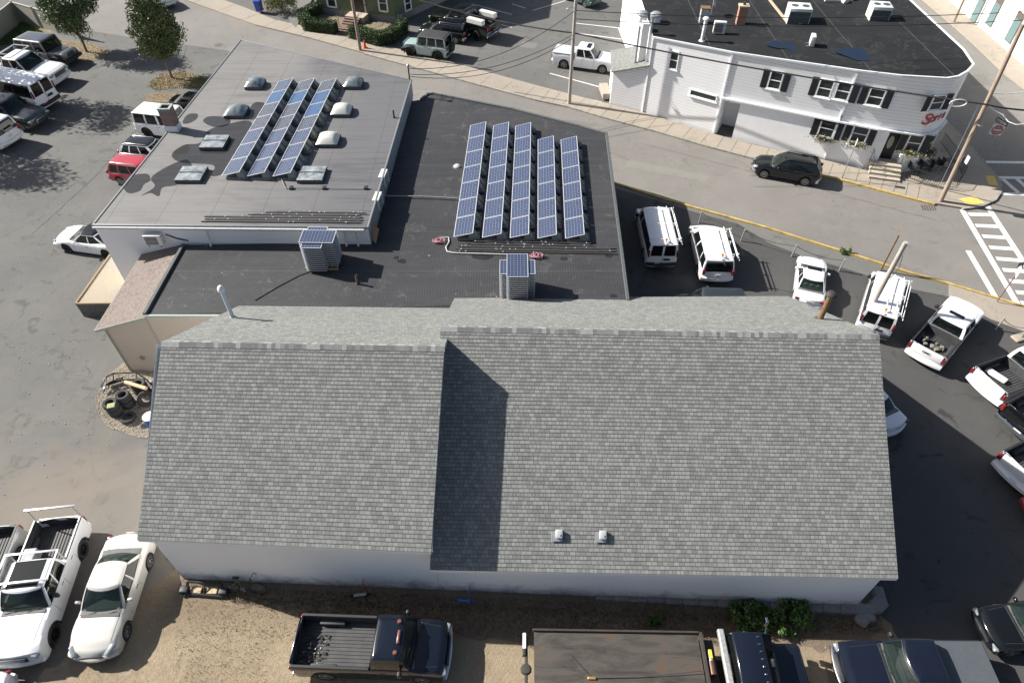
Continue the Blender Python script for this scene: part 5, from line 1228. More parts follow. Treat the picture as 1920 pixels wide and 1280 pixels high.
def scooter(label,u,v,col,rz,lying):
    t=thing('kick_scooter',label,'scooter',at(u,v)+Vector((0,0,.02)),rz); mm=simple('scooter_'+str(u),col,.4,0,.5,var=.1)
    m=MB(); m.rbox((0,0,.12),(.5,.12,.03),.012); m.build('deck',mm if not lying else steel,t)
    m=MB(); m.tube([(.28,0,.1),(.34,0,.3),(.22,.12,.85)],.018,6); m.tube([(.20,-.06,.84),(.24,.30,.87)],.016,6); m.build('handlebar',mm,t)
    for x in (-.3,.33):
        m=MB(); m.lathe([(.02,-.02),(.08,-.02),(.085,0),(.08,.02),(.02,.02)],(x,0,.085),14,M=Matrix.Rotation(R(90),4,'X'),close=True); m.build('wheel',mm if not lying else rubber,t,smooth=50)
scooter('small red and grey kick scooter by the wall near the middle',676,1117,(.3,.03,.04),.12,True); scooter('small blue kick scooter by the white wall',870,1128,(.02,.1,.4),-.1,False)
# ------------------------------------------------------------------ restaurant
M_sid=siding('white_clapboard',(.88,.88,.89),.22,.78,line=.17); M_stuc=simple('white_stucco',(.87,.87,.88),.9,var=.06,vscale=1.2,bumps=.3); M_trim=simple('white_trim',(.84,.85,.86),.5,var=.06)
M_shut=simple('black_shutter',(.015,.017,.022),.5,var=.2); M_win=simple('window_glass',(.035,.04,.042),.06,0,0,var=.2,vscale=2); M_rroof=membrane('tar_roof',(.009,.010,.011),(.021,.021,.023),pitch_x=4.6,linec=(.12,.12,.12),linew=.05,linef=.5,rough=.85,streak=.4,pondw=.12)
rest=thing('corner_restaurant','two storey white clapboard corner building with a rounded corner and flat dark roof','building')
bs=px([(1204,212),(1338,252),(1545,301),(1616,316),(1688,326),(1706,324),(1722,314),(1733,301)])+[Vector((29.75,44.5,0))]
bs=[Vector((b.x,b.y,0)) for b in bs]; tops=[5.85,6.15,6.55,6.7,6.85,6.9,6.92,6.95,6.95]
bs+= [Vector((29.95,62,0)),Vector((10.3,66,0))]; tops+=[6.8,6.0]
ZM=3.35
ZMID=[2.85,2.88,3.0,3.0,2.97,2.95,2.95,2.95,2.95,2.95,2.85]
def zmid(i): return ZMID[i]
n=len(bs); m=MB()
for i in range(n):
    j=(i+1)%n; m.quad(Vector((bs[i].x,bs[i].y,zmid(i))),Vector((bs[j].x,bs[j].y,zmid(j))),Vector((bs[j].x,bs[j].y,tops[j]-.02)),Vector((bs[i].x,bs[i].y,tops[i]-.02)))
m.build('wall',M_sid,rest)
m=MB(); doorc=at(1655,285,1.2)
def wpt(i,s,z,o_=0): 
    a,b=bs[i],bs[(i+1)%n]; d=(b-a).normalized(); nn=Vector((d.y,-d.x,0)); p=a.lerp(b,s)+nn*o_; return Vector((p.x,p.y,z))
def wall_gap(i,s0,s1,zt_,depth,mat_in):
    m.quad(wpt(i,0,0),wpt(i,s0,0),wpt(i,s0,zmid(i)),wpt(i,0,zmid(i))); m.quad(wpt(i,s1,0),wpt(i,1,0),wpt(i,1,zmid(i+1)),wpt(i,s1,zmid(i+1))); m.quad(wpt(i,s0,zt_),wpt(i,s1,zt_),wpt(i,s1,zmid(i+1)),wpt(i,s0,zmid(i)))
    m.quad(wpt(i,s0,0),wpt(i,s0,0,-depth),wpt(i,s0,zt_,-depth),wpt(i,s0,zt_)); m.quad(wpt(i,s1,0),wpt(i,s1,0,-depth),wpt(i,s1,zt_,-depth),wpt(i,s1,zt_)); m.quad(wpt(i,s0,zt_),wpt(i,s1,zt_),wpt(i,s1,zt_,-depth),wpt(i,s0,zt_,-depth)); m.quad(wpt(i,s0,0,-depth),wpt(i,s1,0,-depth),wpt(i,s1,zt_,-depth),wpt(i,s0,zt_,-depth))
wall_gap(1,.02,.17,2.7,1.8,None); wall_gap(3,.30,.82,2.95,.7,None)
for i in list(range(n)):
    if i in (0,1,3): continue
    j=(i+1)%n; m.quad(Vector((bs[i].x,bs[i].y,0)),Vector((bs[j].x,bs[j].y,0)),Vector((bs[j].x,bs[j].y,zmid(j))),Vector((bs[i].x,bs[i].y,zmid(i))))
m.build('wall',M_stuc,rest)
m=MB(); m.quad(bs[0],bs[1],Vector((bs[1].x,bs[1].y,zmid(1))),Vector((bs[0].x,bs[0].y,zmid(0)))); m.build('wall',M_sid,rest)
m=MB(); m.poly([Vector((b.x,b.y,t_)) for b,t_ in zip(bs,tops)]); o=m.build('roof',M_rroof,rest)
bm=bmesh.new(); bm.from_mesh(o.data); bmesh.ops.triangulate(bm,faces=bm.faces[:]); bm.to_mesh(o.data); bm.free()
def band(zf,h,wd2,name,mat,rng,oo=.04):
    m=MB()
    for i in rng:
        a,b=wpt(i,0,zf(i),oo),wpt(i,1,zf(i+1 if i+1<n else 0),oo); d=b-a; M_=d.to_track_quat('X','Z').to_matrix().to_4x4(); m.box((a+b)/2,(d.length+.06,wd2,h),M=M_)
    return m.build(name,mat,rest)
band(lambda i:tops[i%n]+.0,.10,.13,'cornice',simple('grey_white_cornice',(.60,.63,.65),.5,var=.12),range(0,9)); band(lambda i:zmid(i%n)+.05,.11,.24,'ledge',M_trim,range(1,8),.07)
for k,a_ in ((2,-.45),(1,-.45),(0,-.6)): m=MB(); m.box(wpt(k,0,tops[k]/2,.03),(.1,.09,tops[k]-.2),rz=a_); m.build('corner_board',M_trim,rest)
def facet(u,v,off_=0.0):
    for i in range(0,9):
        a,b=bs[i],bs[(i+1)%n]; d=(b-a).normalized(); nn=Vector((d.y,-d.x,0)); r_=ray(u,v)
        if r_.dot(nn)>=0: continue
        C_=Vector((0,0,H)); t_=((a+nn*off_-C_).dot(nn))/(r_.dot(nn)); c=C_+r_*t_; s_=(c-a).dot(d)/(b-a).length
        if -.02<=s_<=1.02 and c.z>0: return i,c,math.atan2(d.y,d.x)
    return None
def rwin(u,v,i,w_,h,sh='',split=True,z=None,planter=False,arch=False,diff=0):
    fh=facet(u,v); i=fh[0] if fh else i
    a,b=bs[i],bs[(i+1)%n]; d=(b-a).normalized(); nn=Vector((d.y,-d.x,0)); r_=ray(u,v); C0=Vector((0,0,H)); t_=((a-C0).dot(nn))/(r_.dot(nn)); c=C0+r_*t_
    rz=math.atan2(d.y,d.x); c=c+nn*.02; A=Matrix.Rotation(rz,4,'Z')
    f=MB(); F=.07
    for dx,dz,ww,hh in ((-w_/2,0,F,h+F),(w_/2,0,F,h+F),(0,-h/2,w_+F,F),(0,h/2,w_+F,F)): f.box(c+A@Vector((dx,-.02,dz)),(ww,.07,hh),rz=rz)
    if split: f.box(c+A@Vector((0,-.015,0)),(w_,.05,.05),rz=rz)
    f.box(c+A@Vector((0,-.06,-h/2-.06)),(w_+.22,.14,.05),rz=rz)
    fo=f.build('window',M_trim,rest); g_=MB(); g_.box(c,(w_-F*.8,.02,h-F*.8),rz=rz); g_.build('pane',M_win,fo)
    for s_ in sh:
        k=-1 if s_=='l' else 1; q=MB(); q.box(c+A@Vector((k*(w_/2+.30),-.02,0)),(.42,.05,h+.12),rz=rz)
        for j in range(9): q.box(c+A@Vector((k*(w_/2+.30),-.05,-h/2+h*(j+.5)/9)),(.34,.02,.03),rz=rz)
        q.build('shutter',M_shut,fo)
    if planter:
        pc=c+A@Vector((0,-.26,-h/2-.25)); t2=thing('flower_box',planter,'flower box',pc,rz,'flower boxes under the ground floor windows'); q=MB(); q.rbox((0,0,0),(1.2,.32,.26),.05); q.build('trough',whitepl,t2)
        rnd=random.Random(int(u)); q=MB(); leafcloud(rnd,520,lambda r:(r.gauss(0,.36),r.gauss(-.02,.13),.2+r.gauss(0,.1)),(.04,.08),q); q.build('flowers',leafm('flower_leaves_%d'%u,(.04,.09,.015),(.11,.13,.03),(.6,.35,.3)),t2,fix=False)
rwin(1264,113,0,.62,1.25); rwin(1319,179,0,2.0,.42,split=False); 
rwin(1454,151,1,.8,1.15,'lr'); rwin(1547,166,2,.85,1.15,'l'); rwin(1581,171,2,.85,1.15,'r'); rwin(1642,182,3,.9,1.1,'lr'); rwin(1757,192,6,.85,.95,'lr')
rwin(1551,241,2,.95,1.2,'lr',planter='flower box under the leftmost ground floor window of the white building'); rwin(1612,251,2,.95,1.2,'lr',planter='flower box under the window left of the black door'); rwin(1714,268,4,.85,1.2,'lr',planter='flower box under the window right of the black door')
rwin(1744,268,7,.8,1.2,'',planter='flower box on the rounded corner above the patio')
# door, steps, rails
i=3; d=(bs[4]-bs[3]).normalized(); rz=math.atan2(d.y,d.x)
m=MB(); m.box(wpt(3,.48,1.65,-.62),(.95,.06,2.1),rz=rz); do=m.build('door',M_shut,rest); m=MB(); m.lathe([(0,.0),(1,.0)],wpt(3,.48,1.9,-.575),24,M=Matrix.Rotation(rz,4,'Z')@Matrix.Rotation(R(90),4,'X')@Matrix.Diagonal((.17,.48,1,1))); m.build('oval_pane',simple('oval_glass',(.4,.42,.38),.2,var=.2),do)
st_=thing('front_steps','concrete front steps leading to the black door of the corner building','steps',wpt(3,.5,0,0),rz)
m=MB()
for k in range(4): m.box((0,-.3-.35*(3-k)/1.0*.9+.0,.13+.16*(k+.5)-.0),(2.0,.36,.16*(1)),0); 
m.box((0,.12,.42),(2.0,.7,.62)); m.build('treads',simple('step_concrete',(.42,.37,.30),.9,var=.15),st_)
for k in (-1,1):
    m=MB(); m.tube([(k*1.0,-1.2,.1),(k*1.0,-1.2,1.05),(k*1.0,0,1.6),(k*1.0,0,.7)],.022,6); m.build('handrail',dkp,st_)
# patio with iron fence
ft=thing('patio_fence','black iron railing around the small corner patio','fence',(0,0,0)); fp=px([(1697,333),(1732,346),(1770,355),(1790,352),(1803,335),(1800,320),(1785,300),(1762,268)],.1)
m=MB(); pk=MB()
for a,b in zip(fp,fp[1:]):
    for z_ in (.2,.95): m.tube([Vector((a.x,a.y,z_)),Vector((b.x,b.y,z_))],.018,5)
    k=int((b-a).length/.13)
    for j in range(k): p=a.lerp(b,j/k); pk.box((p.x,p.y,.56),(.016,.016,.78))
m.build('rail',plastic,ft); pk.build('picket',plastic,ft)
for u,v,l in ((1722,325,'round black patio table by the wall inside the iron railing'),(1742,320,'round black patio table near the flower box inside the railing'),(1775,318,'round black patio table by the side street railing')):
    p=at(u,v,.13); t=thing('patio_table',l,'table',p,group='patio tables'); m=MB(); m.lathe([(0,.72),(.38,.72),(.38,.70),(0,.70)],n=16); m.build('tabletop',plastic,t); m=MB(); m.tube([(0,0,0),(0,0,.7)],.03,6)
    for a in range(3): m.tube([(0,0,.1),(.3*math.cos(a*2.1),.3*math.sin(a*2.1),0)],.02,5)
    m.build('leg',plastic,t)
    for k,(dx,dy) in enumerate(((-.65,0),(.6,.2))):
        t2=thing('patio_chair','black metal patio chair inside the iron railing','chair',(p.x+dx,p.y+dy,.13),0 if dx<0 else PI,group='patio chairs'); m=MB(); m.rbox((0,0,.44),(.42,.42,.03),.01); m.build('seat',plastic,t2); m=MB(); m.rbox((-.2,0,.68),(.03,.42,.42),.01); m.build('backrest',plastic,t2)
        for a in (-1,1):
            for b in (-1,1): m=MB(); m.tube([(a*.18,b*.18,.43),(a*.2,b*.2,0)],.012,5); m.build('leg',plastic,t2)
# lettering on the rounded corner
M_red=simple('red_letters',(.42,.02,.03),.4,0,.3,var=.05)
def text(s,size,loc,rz,mat,parent,name='lettering',rx=90,ext=.015,shear=0,bold=.0):
    cu=bpy.data.curves.new(name,'FONT'); cu.body=s; cu.size=size; cu.extrude=ext; cu.align_x='CENTER'; cu.align_y='CENTER'; cu.shear=shear; cu.offset=bold
    o=bpy.data.objects.new(name,cu); COL.objects.link(o); dg_=bpy.context.evaluated_depsgraph_get(); me=bpy.data.meshes.new_from_object(o.evaluated_get(dg_)); bpy.data.objects.remove(o)
    q=bpy.data.objects.new(name,me); COL.objects.link(q); me.materials.clear(); me.materials.append(mat); q.location=loc; q.rotation_euler=(R(rx),0,rz)
    if parent: q.parent=parent
    return q
C0=Vector((0,0,H))
for chh,(u,v),i_,sz in (('S',(1737,225),4,1.1),('o',(1748,223),5,.8),('r',(1756,221),5,.8),('r',(1763,218),6,.8),('a',(1770,215),6,.8)):
    fh=facet(u,v); i_=fh[0] if fh else i_
    a,b=bs[i_],bs[i_+1]; d=(b-a).normalized(); nn=Vector((d.y,-d.x,0)); r_=ray(u,v); t_=((a+nn*.05-C0).dot(nn))/(r_.dot(nn)); c=C0+r_*t_
    text(chh,sz,c,math.atan2(d.y,d.x),M_red,rest,shear=.15,bold=.012)
# annex with shingled shed roof
an=thing('side_annex','low white clapboard annex with grey shingle roof at the left end of the corner building','building')
a0,a1=at(1143,197),at(1204,212); bx=Vector((a0.x+.3,a0.y+3.4,0)); zA0,zA1=2.75,3.75
P=[a0,a1,Vector((a1.x+.1,a1.y+3.2,0)),bx]; ZZ=[zA0,zA1,zA1,zA0]
m=MB(); m.prism([(p.x,p.y) for p in P],0,ZZ,top=False); m.build('wall',M_sid,an)
m=MB(); e=[Vector((p.x,p.y,z_)) for p,z_ in zip(P,[2.72,3.8,3.8,2.72])]; e[0]+=Vector((-.18,-.2,0)); e[3]+=Vector((-.18,.2,0)); e[1]+=Vector((0,-.2,0)); e[2]+=Vector((0,.2,0)); e=[k+Vector((0,0,.08)) for k in e]
m.quad(*e); m.add([*e,*[k-Vector((0,0,.1)) for k in e]],[(0,1,5,4),(1,2,6,5),(2,3,7,6),(3,0,4,7)]); o=m.build('roof',M_sh,an); uvplane(o,e[0],(e[3]-e[0]).normalized(),(e[1]-e[0]).normalized())
m=MB(); c=at(1134,176,.13); m.rbox((c.x,c.y,.35),(.7,1.9,.5),.05,rz=.08); tag(m.build('concrete_block',M_walk),'pale concrete block beside the white annex','block')
# rooftop equipment of the restaurant
RZ=6.2
def rp(u,v,z=None): return at(u,v,z or RZ)
condenser('small white condenser standing on the dark restaurant roof left of the brick chimney',rp(1347,62,6.15),R(-10),(.85,.35,.8))
condenser('small white condenser with a blue cable on the restaurant roof near the front edge',rp(1521,84,6.5),R(75),(.7,.3,.65))
condenser('large grey twin fan rooftop unit on timber sleepers, left of two',rp(1492,42,6.3),R(-8),(1.55,1.3,1.15),top=True,group='large rooftop units'); condenser('large grey twin fan rooftop unit on timber sleepers, right of two',rp(1641,42,6.4),R(-8),(1.35,1.2,1.25),top=True,group='large rooftop units')
M_slp=wood('sleeper_wood',(.35,.28,.2),(.5,.42,.3))
for k,(a_,b_) in enumerate((((1443,0),(1478,44)),((1496,30),(1500,46)),((1608,10),(1638,50)),((1655,36),(1668,50)))):
    a_,b_=at(*a_,6.42),at(*b_,6.42); d=b_-a_; m=MB(); m.rbox((0,0,0),(d.length,.16,.14),.02); o=m.build('timber_sleeper',M_slp,loc=(a_+b_)/2,rz=math.atan2(d.y,d.x))
    tag(o,['long timber sleeper under the left large rooftop unit','short timber sleeper end under the left large rooftop unit','long timber sleeper under the right large rooftop unit','short timber sleeper end under the right large rooftop unit'][k],'timber','timber sleepers under the large rooftop units')
for (u,v,h_,l) in ((1387,46,1.25,'square brick chimney on the dark restaurant roof'),):
    p=rp(u,v,6.15); t=thing('brick_chimney',l,'chimney',p,-.1); m=MB(); m.box((0,0,h_/2),(.62,.5,h_)); m.build('stack',brickm('red_brick',(.3,.11,.05),(.42,.18,.09),(.4,.36,.3)),t); m=MB(); m.box((0,0,h_+.05),(.72,.6,.12)); m.build('cap',simple('tan_cap',(.5,.43,.3),.8,var=.1),t); m=MB(); m.tube([(0,0,h_),(0,0,h_+.3)],.1,10); m.build('flue',dkp,t)
p=rp(1318,42,6.1); t=thing('metal_flue_box','square grey metal box with rusty top on the restaurant roof','vent',p,-.1); m=MB(); m.box((0,0,.5),(.6,.5,1.0)); m.build('casing',simple('painted_metal',(.45,.46,.46),.5,var=.2),t); m=MB(); m.box((0,0,1.03),(.68,.58,.06)); m.build('cap',rustm,t)
p=rp(1333,28,6.1); t=thing('satellite_dish','grey satellite dish on the restaurant roof','dish',p+Vector((0,0,.9))); m=MB(); m.lathe([(.42,.1),(.25,.03),(0,0)],n=20,M=Matrix.Rotation(R(70),4,'Y')@Matrix.Rotation(R(20),4,'X')); m.build('reflector',steel,t,smooth=50); m=MB(); m.tube([(0,0,0),(0,0,-.9)],.03,6); m.build('mast',steel,t)
pipe('flue_pipe','short white round flue on the restaurant roof by the front edge',(1316,77),6.05,(1323,36),.12,whitepl,'flat',whitepl)
for u,v,l in ((1203,40,'round white exhaust fan at the corner of the restaurant roof'),(1228,42,'second round white exhaust fan behind the first on the restaurant roof')):
    p=rp(u,v,5.9); t=thing('exhaust_fan',l,'exhaust fan',p,group='round exhaust fans'); m=MB(); m.lathe([(.28,0),(.38,.05),(.40,.4),(.28,.5)],n=22); m.build('housing',whitepl,t,smooth=40); m=MB(); m.lathe([(.42,.5),(.44,.58),(.3,.7),(0,.72)],n=22); m.build('cap',steel,t,smooth=40)
m=MB(); q=bs[0]; 
dt=thing('exhaust_duct','tall white exhaust ducts climbing the side of the corner building','duct',(q.x-.45,q.y+1.2,0)); m.box((0,0,4.6),(.5,.6,3.6)); m.build('duct',whitepl,dt); m=MB(); m.tube([(.3,-.7,3.2),(.3,-.7,7.0)],.1,10); m.tube([(-.45,-.2,2.9),(-.45,-.2,6.2)],.09,10); m.build('pipe',steel,dt,smooth=60); m=MB(); m.lathe([(.1,0),(.2,.05),(.2,.18),(0,.24)],(.3,-.7,6.95),14); m.build('cowl',simple('blue_grey_cowl',(.3,.36,.4),.4,.4,var=.1),dt)
m=MB()
for u,v in ((1563,6),(1590,10),(1606,4)): p=rp(u,v,6.4); m.rbox((p.x,p.y+.5,p.z+.3),(.8,.7,.6),.12)
p=rp(1582,15,6.4); m.tube([(p.x-1.2,p.y+1,p.z+.3),(p.x,p.y+.8,p.z+.35),(p.x+.2,p.y+.3,p.z+.3)],.25,10); tag(m.build('roof_duct',whitepl,smooth=40),'white ventilation duct run on the restaurant roof between the large units','duct')
M_pud2=simple('blue_sky_puddle',(.010,.016,.032),.05,var=.2)
for pts,zz in (([(1443,80),(1452,76),(1468,79),(1485,80),(1500,79),(1512,84),(1503,90),(1506,97),(1490,98),(1474,92),(1460,91),(1446,88),(1436,84)],6.34),([(1565,96),(1590,90),(1620,92),(1640,104),(1642,113),(1610,114),(1585,105)],6.58)):
    o=blob(rest,pts,zz+.03,M_pud2)
# white warehouse across the side street
wh=thing('white_warehouse','large bright white building across the side street at the top right','building'); A,B=at(1774,0,0),at(1920,127,0); d=(B-A).normalized(); n2=Vector((-d.y,d.x,0))
if n2.x<0: n2=-n2
A=A-d*12; B=B+d*14; m=MB(); m.prism([(A.x,A.y),(B.x,B.y),((B+n2*15).x,(B+n2*15).y),((A+n2*15).x,(A+n2*15).y)],0,7.0); m.build('wall',simple('bright_white_wall',(.80,.80,.78),.8,var=.04,vscale=1),wh)
rz=math.atan2(d.y,d.x)
for u,v in ((1836,15),(1866,22),(1903,52),(1975,105)):
    nn=-n2; r_=ray(u,v); t_=((A-C0).dot(nn))/(r_.dot(nn)); c=C0+r_*t_; fr_=MB(); 
    f=MB(); f.box(c+nn*.02,(1.1,.06,2.5),rz=rz); fo=f.build('window',simple('taupe_frame',(.11,.09,.08),.6,var=.05),wh); g_=MB(); g_.box(c+nn*.05+Vector((0,0,-.25)),(.95,.04,1.85),rz=rz); g_.build('pane',simple('pale_blue_panel',(.13,.20,.205),.25,var=.1),fo)
p=at(1828,46); m=MB(); m.tube([(p.x-.05,p.y,.1),(p.x-.05,p.y,7)],.06,8); m.build('downpipe',steel,wh)
# green house
gh=thing('green_house','green clapboard house with a recessed front door and brown steps','building'); A,B,Cc,D=at(598,26),at(742,44),at(830,4),Vector((0,0,0)); D=Vector((A.x+(Cc.x-B.x),A.y+(Cc.y-B.y),0)); ext=(Cc-B)*1.0; Cc=B+ext.normalized()*12; D=A+ext.normalized()*12
M_gs=siding('green_clapboard',(.135,.16,.085),.17,.72); m=MB(); m.prism([(p.x,p.y) for p in (A,B,Cc,D)],.6,6.0,top=False); m.build('wall',M_gs,gh)
m=MB(); m.prism([(p.x,p.y) for p in (A,B,Cc,D)],0,.6,top=False); m.build('foundation',M_stone,gh)
mid1,mid2=(A+D)/2,(B+Cc)/2; m=MB(); up=Vector((0,0,8.2)); e_=Vector((0,0,5.9))
f1=(B-A).normalized()*.4; 
m.quad(A-f1+e_,B+f1+e_,mid2+f1+up,mid1-f1+up); m.quad(D-f1+e_,Cc+f1+e_,mid2+f1+up,mid1-f1+up); o=m.build('roof',M_brown,gh); uvplane(o,A,(B-A).normalized(),Vector((0,.8,.6)))
def gwin(u,v,A_,B_,w_,h,parent=gh,z=None,dark=False):
    d=(B_-A_).normalized(); nn=Vector((d.y,-d.x,0)); r_=ray(u,v); t_=((A_-C0).dot(nn))/(r_.dot(nn)); c=C0+r_*t_; rz=math.atan2(d.y,d.x)
    f=MB()
    for dx,dz,ww,hh in ((-w_/2,0,.14,h+.14),(w_/2,0,.14,h+.14),(0,-h/2,w_+.14,.14),(0,h/2,w_+.14,.14),(0,0,w_,.05)): f.box(c+nn*.03+d*dx+Vector((0,0,dz)),(ww,.07,hh),rz=rz)
    fo=f.build('window',M_trim,parent); g_=MB(); g_.box(c+nn*.015,(w_,.03,h),rz=rz); g_.build('pane',M_win,fo)
gwin(621,-1,A,B,.9,1.4); gwin(718,6,A,B,.85,1.5); gwin(764,6,B,Cc,.8,1.3)
d=(B-A).normalized(); rz=math.atan2(d.y,d.x); nn=Vector((d.y,-d.x,0)); dc=at(681,32); dc=A+d*((dc-A).dot(d)); 
m=MB(); m.box(dc+nn*.02+Vector((0,0,1.75)),(1.1,.06,2.2),rz=rz); do=m.build('door',simple('dark_doorway',(.035,.025,.02),.5,var=.2),gh); m=MB()
for k in (-1,1): m.box(dc+nn*.05+d*k*.68+Vector((0,0,1.85)),(.18,.1,2.5),rz=rz)
m.build('door_frame',simple('sage_door_frame',(.36,.38,.28),.6,var=.1),do)
t=thing('porch_steps','brown painted steps climbing to the door of the green house','steps',dc+nn*.1,rz); m=MB(); m.box((0,-.6,.33),(1.9,1.2,.66)); m.build('landing',simple('tan_landing',(.42,.34,.27),.85,var=.12),t); m=MB()
for k in range(5): m.box((-.1,-1.35-.3*k,.58-.12*k-.06),(1.5,.34,.12))
m.box((-.1,-2.2,.12),(1.5,1.8,.24)); m.build('treads',simple('brown_step_paint',(.17,.10,.085),.8,var=.15),t)
for k in (-1,1): m=MB(); m.tube([(k*.85,-2.7,.1),(k*.85,-2.7,.9),(k*.85,-1.1,1.5),(k*.85,0,1.5)],.025,6); m.build('handrail',plastic,t)
m=MB()
for u in (746,751): 
    r_=ray(u,30); d2=(Cc-B).normalized(); n3=Vector((d2.y,-d2.x,0)); t_=((B-C0).dot(n3))/(r_.dot(n3)); c=C0+r_*t_; m.rbox(c+n3*.06,(.22,.12,.3),.03,rz=math.atan2(d2.y,d2.x))
m.build('meter_box',steel,gh)
# neighbouring yard: tan ground, blue bin, drive
sheet('driveway',px([(555,55),(590,-5),(660,-40),(560,-40),(530,20),(548,48)]),.14,M_apron); 
sheet('front_yard',px([(597,30),(740,50),(757,62),(735,84),(712,90),(664,76),(628,66),(580,60),(568,44)]),.136,M_island)
p=at(488,24); t=thing('wheelie_bin','blue wheelie bin standing on the pavement at the top','bin',p+Vector((0,0,.13)),-.2); bl=simple('bin_blue',(.01,.04,.36),.4,0,.2,var=.1); m=MB(); m.box((0,0,.5),(.5,.55,.9),taper=1.18); m.build('tub',bl,t); m=MB(); m.rbox((0,0,1.0),(.66,.72,.1),.04); m.build('lid',bl,t)
for k in (-1,1): m=MB(); m.lathe([(0,-.03),(.11,-.03),(.11,.03),(0,.03)],(k*.22,.28,.11),14,M=Matrix.Rotation(R(90),4,'Y')); m.build('wheel',rubber,t)
# traffic cone
p=at(685,93); t=thing('traffic_cone','orange traffic cone against the pole on the far pavement','traffic cone',p+Vector((0,0,.13))); oc=simple('cone_orange',(.75,.11,.03),.5,var=.05); m=MB(); m.lathe([(.15,.03),(.03,.7),(.0,.7)],n=16); m.build('cone',oc,t,smooth=50); m=MB(); m.box((0,0,.015),(.38,.38,.03)); m.build('base',oc,t)
# ------------------------------------------------------------------ vinyl fence top left
vf=thing('vinyl_fence','beige vinyl privacy fence cornering at the top left','fence'); vm=siding('beige_vinyl',(.33,.32,.27),.15,.85,axis=0); vt=simple('vinyl_rail',(.52,.50,.42),.6,var=.06)
fpts=[at(0,76),at(40,42),at(78,53),at(110,62),at(150,73)]; fpts[0]=fpts[1]+(fpts[0]-fpts[1])*1.6; zf_=1.85; m=MB(); 
for a,b in zip(fpts,fpts[1:]): d=b-a; m.box((a+b)/2+Vector((0,0,zf_/2)),(d.length,.05,zf_),rz=math.atan2(d.y,d.x))
m.build('panel',vm,vf)
for p in fpts: m=MB(); m.box((p.x,p.y,zf_/2+.06),(.15,.15,zf_+.12)); m.build('post',vt,vf)
for a,b in zip(fpts,fpts[1:]): d=b-a; m=MB(); m.box((a+b)/2+Vector((0,0,zf_)),(d.length,.09,.1),rz=math.atan2(d.y,d.x)); m.build('rail',vt,vf)
m=MB(); a,b=at(0,72),at(38,44); d=b-a; m.box((a+b)/2+Vector((0,-.5,.1)),(d.length,.25,.2),rz=math.atan2(d.y,d.x)); tag(m.build('landscape_timber',wood('old_timber',(.3,.27,.22),(.42,.38,.3))),'old timber edging lying in the grass by the vinyl fence','timber')
# ------------------------------------------------------------------ poles and wires
M_pole=wood('weathered_pole',(.22,.17,.13),(.36,.30,.25)); M_pole2=wood('orange_pole',(.24,.17,.12),(.38,.32,.26)); M_pole3=wood('grey_pole',(.33,.30,.27),(.48,.45,.41))
def pole(label,base,top2,r,mat,h=None,r2=None,lean=(0,0),ladd=True,arm=False):
    b=at(*base); z=hgt(base,top2) if h is None else h; t=thing('utility_pole',label,'pole',b,group=None); m=MB(); m.tube([(lean[0]*k/8*z/10,lean[1]*k/8*z/10,z*k/8) for k in range(9)],r,14,r2=r2 or r*.75); m.build('shaft',mat,t,smooth=50); return t,b
t,b=pole('brown wooden pole on the far pavement beside the orange cone',(676,97),(668,0),.14,M_pole,h=9)
t,b1=pole('weathered wooden utility pole by the parking bays carrying a heavy cable',(1067,197),(1077,0),.15,M_pole3,h=10.5)
m=MB(); m.rbox((.18,-.1,8.9),(.3,.25,.35),.04); m.build('splice_box',steel,t); m=MB(); m.rbox((.16,-.05,3.9),(.12,.12,.5),.03); m.build('conduit_box',steel,t)
m=MB(); m.tube([(0,0,7.4),(-.5,-.2,7.5)],.02,6); m.lathe([(.0,.0),(.12,.05),(.14,.14),(.0,.2)],(-.55,-.2,7.25),10); m.build('street_lamp',steel,t)
p2=at(1762,380); tt=at(1905,75,10.4); ln=((tt.x-p2.x)/1.04*1.0,(tt.y-p2.y)/1.04)
t,b2=pole('leaning orange brown utility pole at the street corner by the patio',(1762,380),(1905,75),.145,M_pole2,h=11.2,lean=(ln[0],ln[1]))
m=MB(); m.rbox((.12,-.15,3.3),(.03,.35,.5),.01); m.build('notice',simple('paper_notice',(.6,.6,.65),.7,var=.1),t); m=MB(); m.lathe([(.17,0),(.17,.06)],(.35*ln[0]*.5,.35*ln[1]*.5,5.5),14); m.build('band',steel,t)
t,b3=pole('cut off grey pole rising behind the right end of the shingle roof',(1614,612),(1692,452),.135,M_pole3,r2=.11)
m=MB(); z3=hgt((1614,612),(1692,452)); m.tube([(.17,-.05,z3-.8),(.35,0,z3-1.6),(.17,0,z3-2.3)],.02,6); m.build('cable_loop',pvc,t)
t,b5=pole('dark wooden pole on the pavement beside the white warehouse',(1787,44),(1812,0),.12,M_pole,h=9,)
m=MB(); q=at(1653,508); m.tube([(0,0,0),(0,0,2.6)],.05,8); t=thing('sign_post','thin rusty steel post standing on the lot behind the white van','post',at(1651,507)); m.build('post',rustm,t)
M_wire=simple('black_cable',(.02,.02,.022),.6,var=.1)
def cat_(a,b,sag,n_=22): return [a.lerp(b,k/n_)-Vector((0,0,sag*4*(k/n_)*(1-k/n_))) for k in range(n_+1)]
wz1=hgt((1067,197),(1073,62)); P1w=Vector((b1.x,b1.y,wz1)); zw=6.9; P2w=at(1848,196,zw)
lft=at(790,2,5.6)
wire('overhead_cable','heavy black cable running from the weathered pole to the leaning corner pole','cable',cat_(P1w,P2w,.25),.05,M_wire); wire('overhead_cable','heavy black cable coming in from the upper left to the weathered pole','cable',cat_(at(760,-8,6.6),P1w,.35),.05,M_wire)
wire('overhead_cable','heavy black cable leaving the leaning corner pole to the right','cable',cat_(P2w,at(2050,202,zw),.3),.05,M_wire)
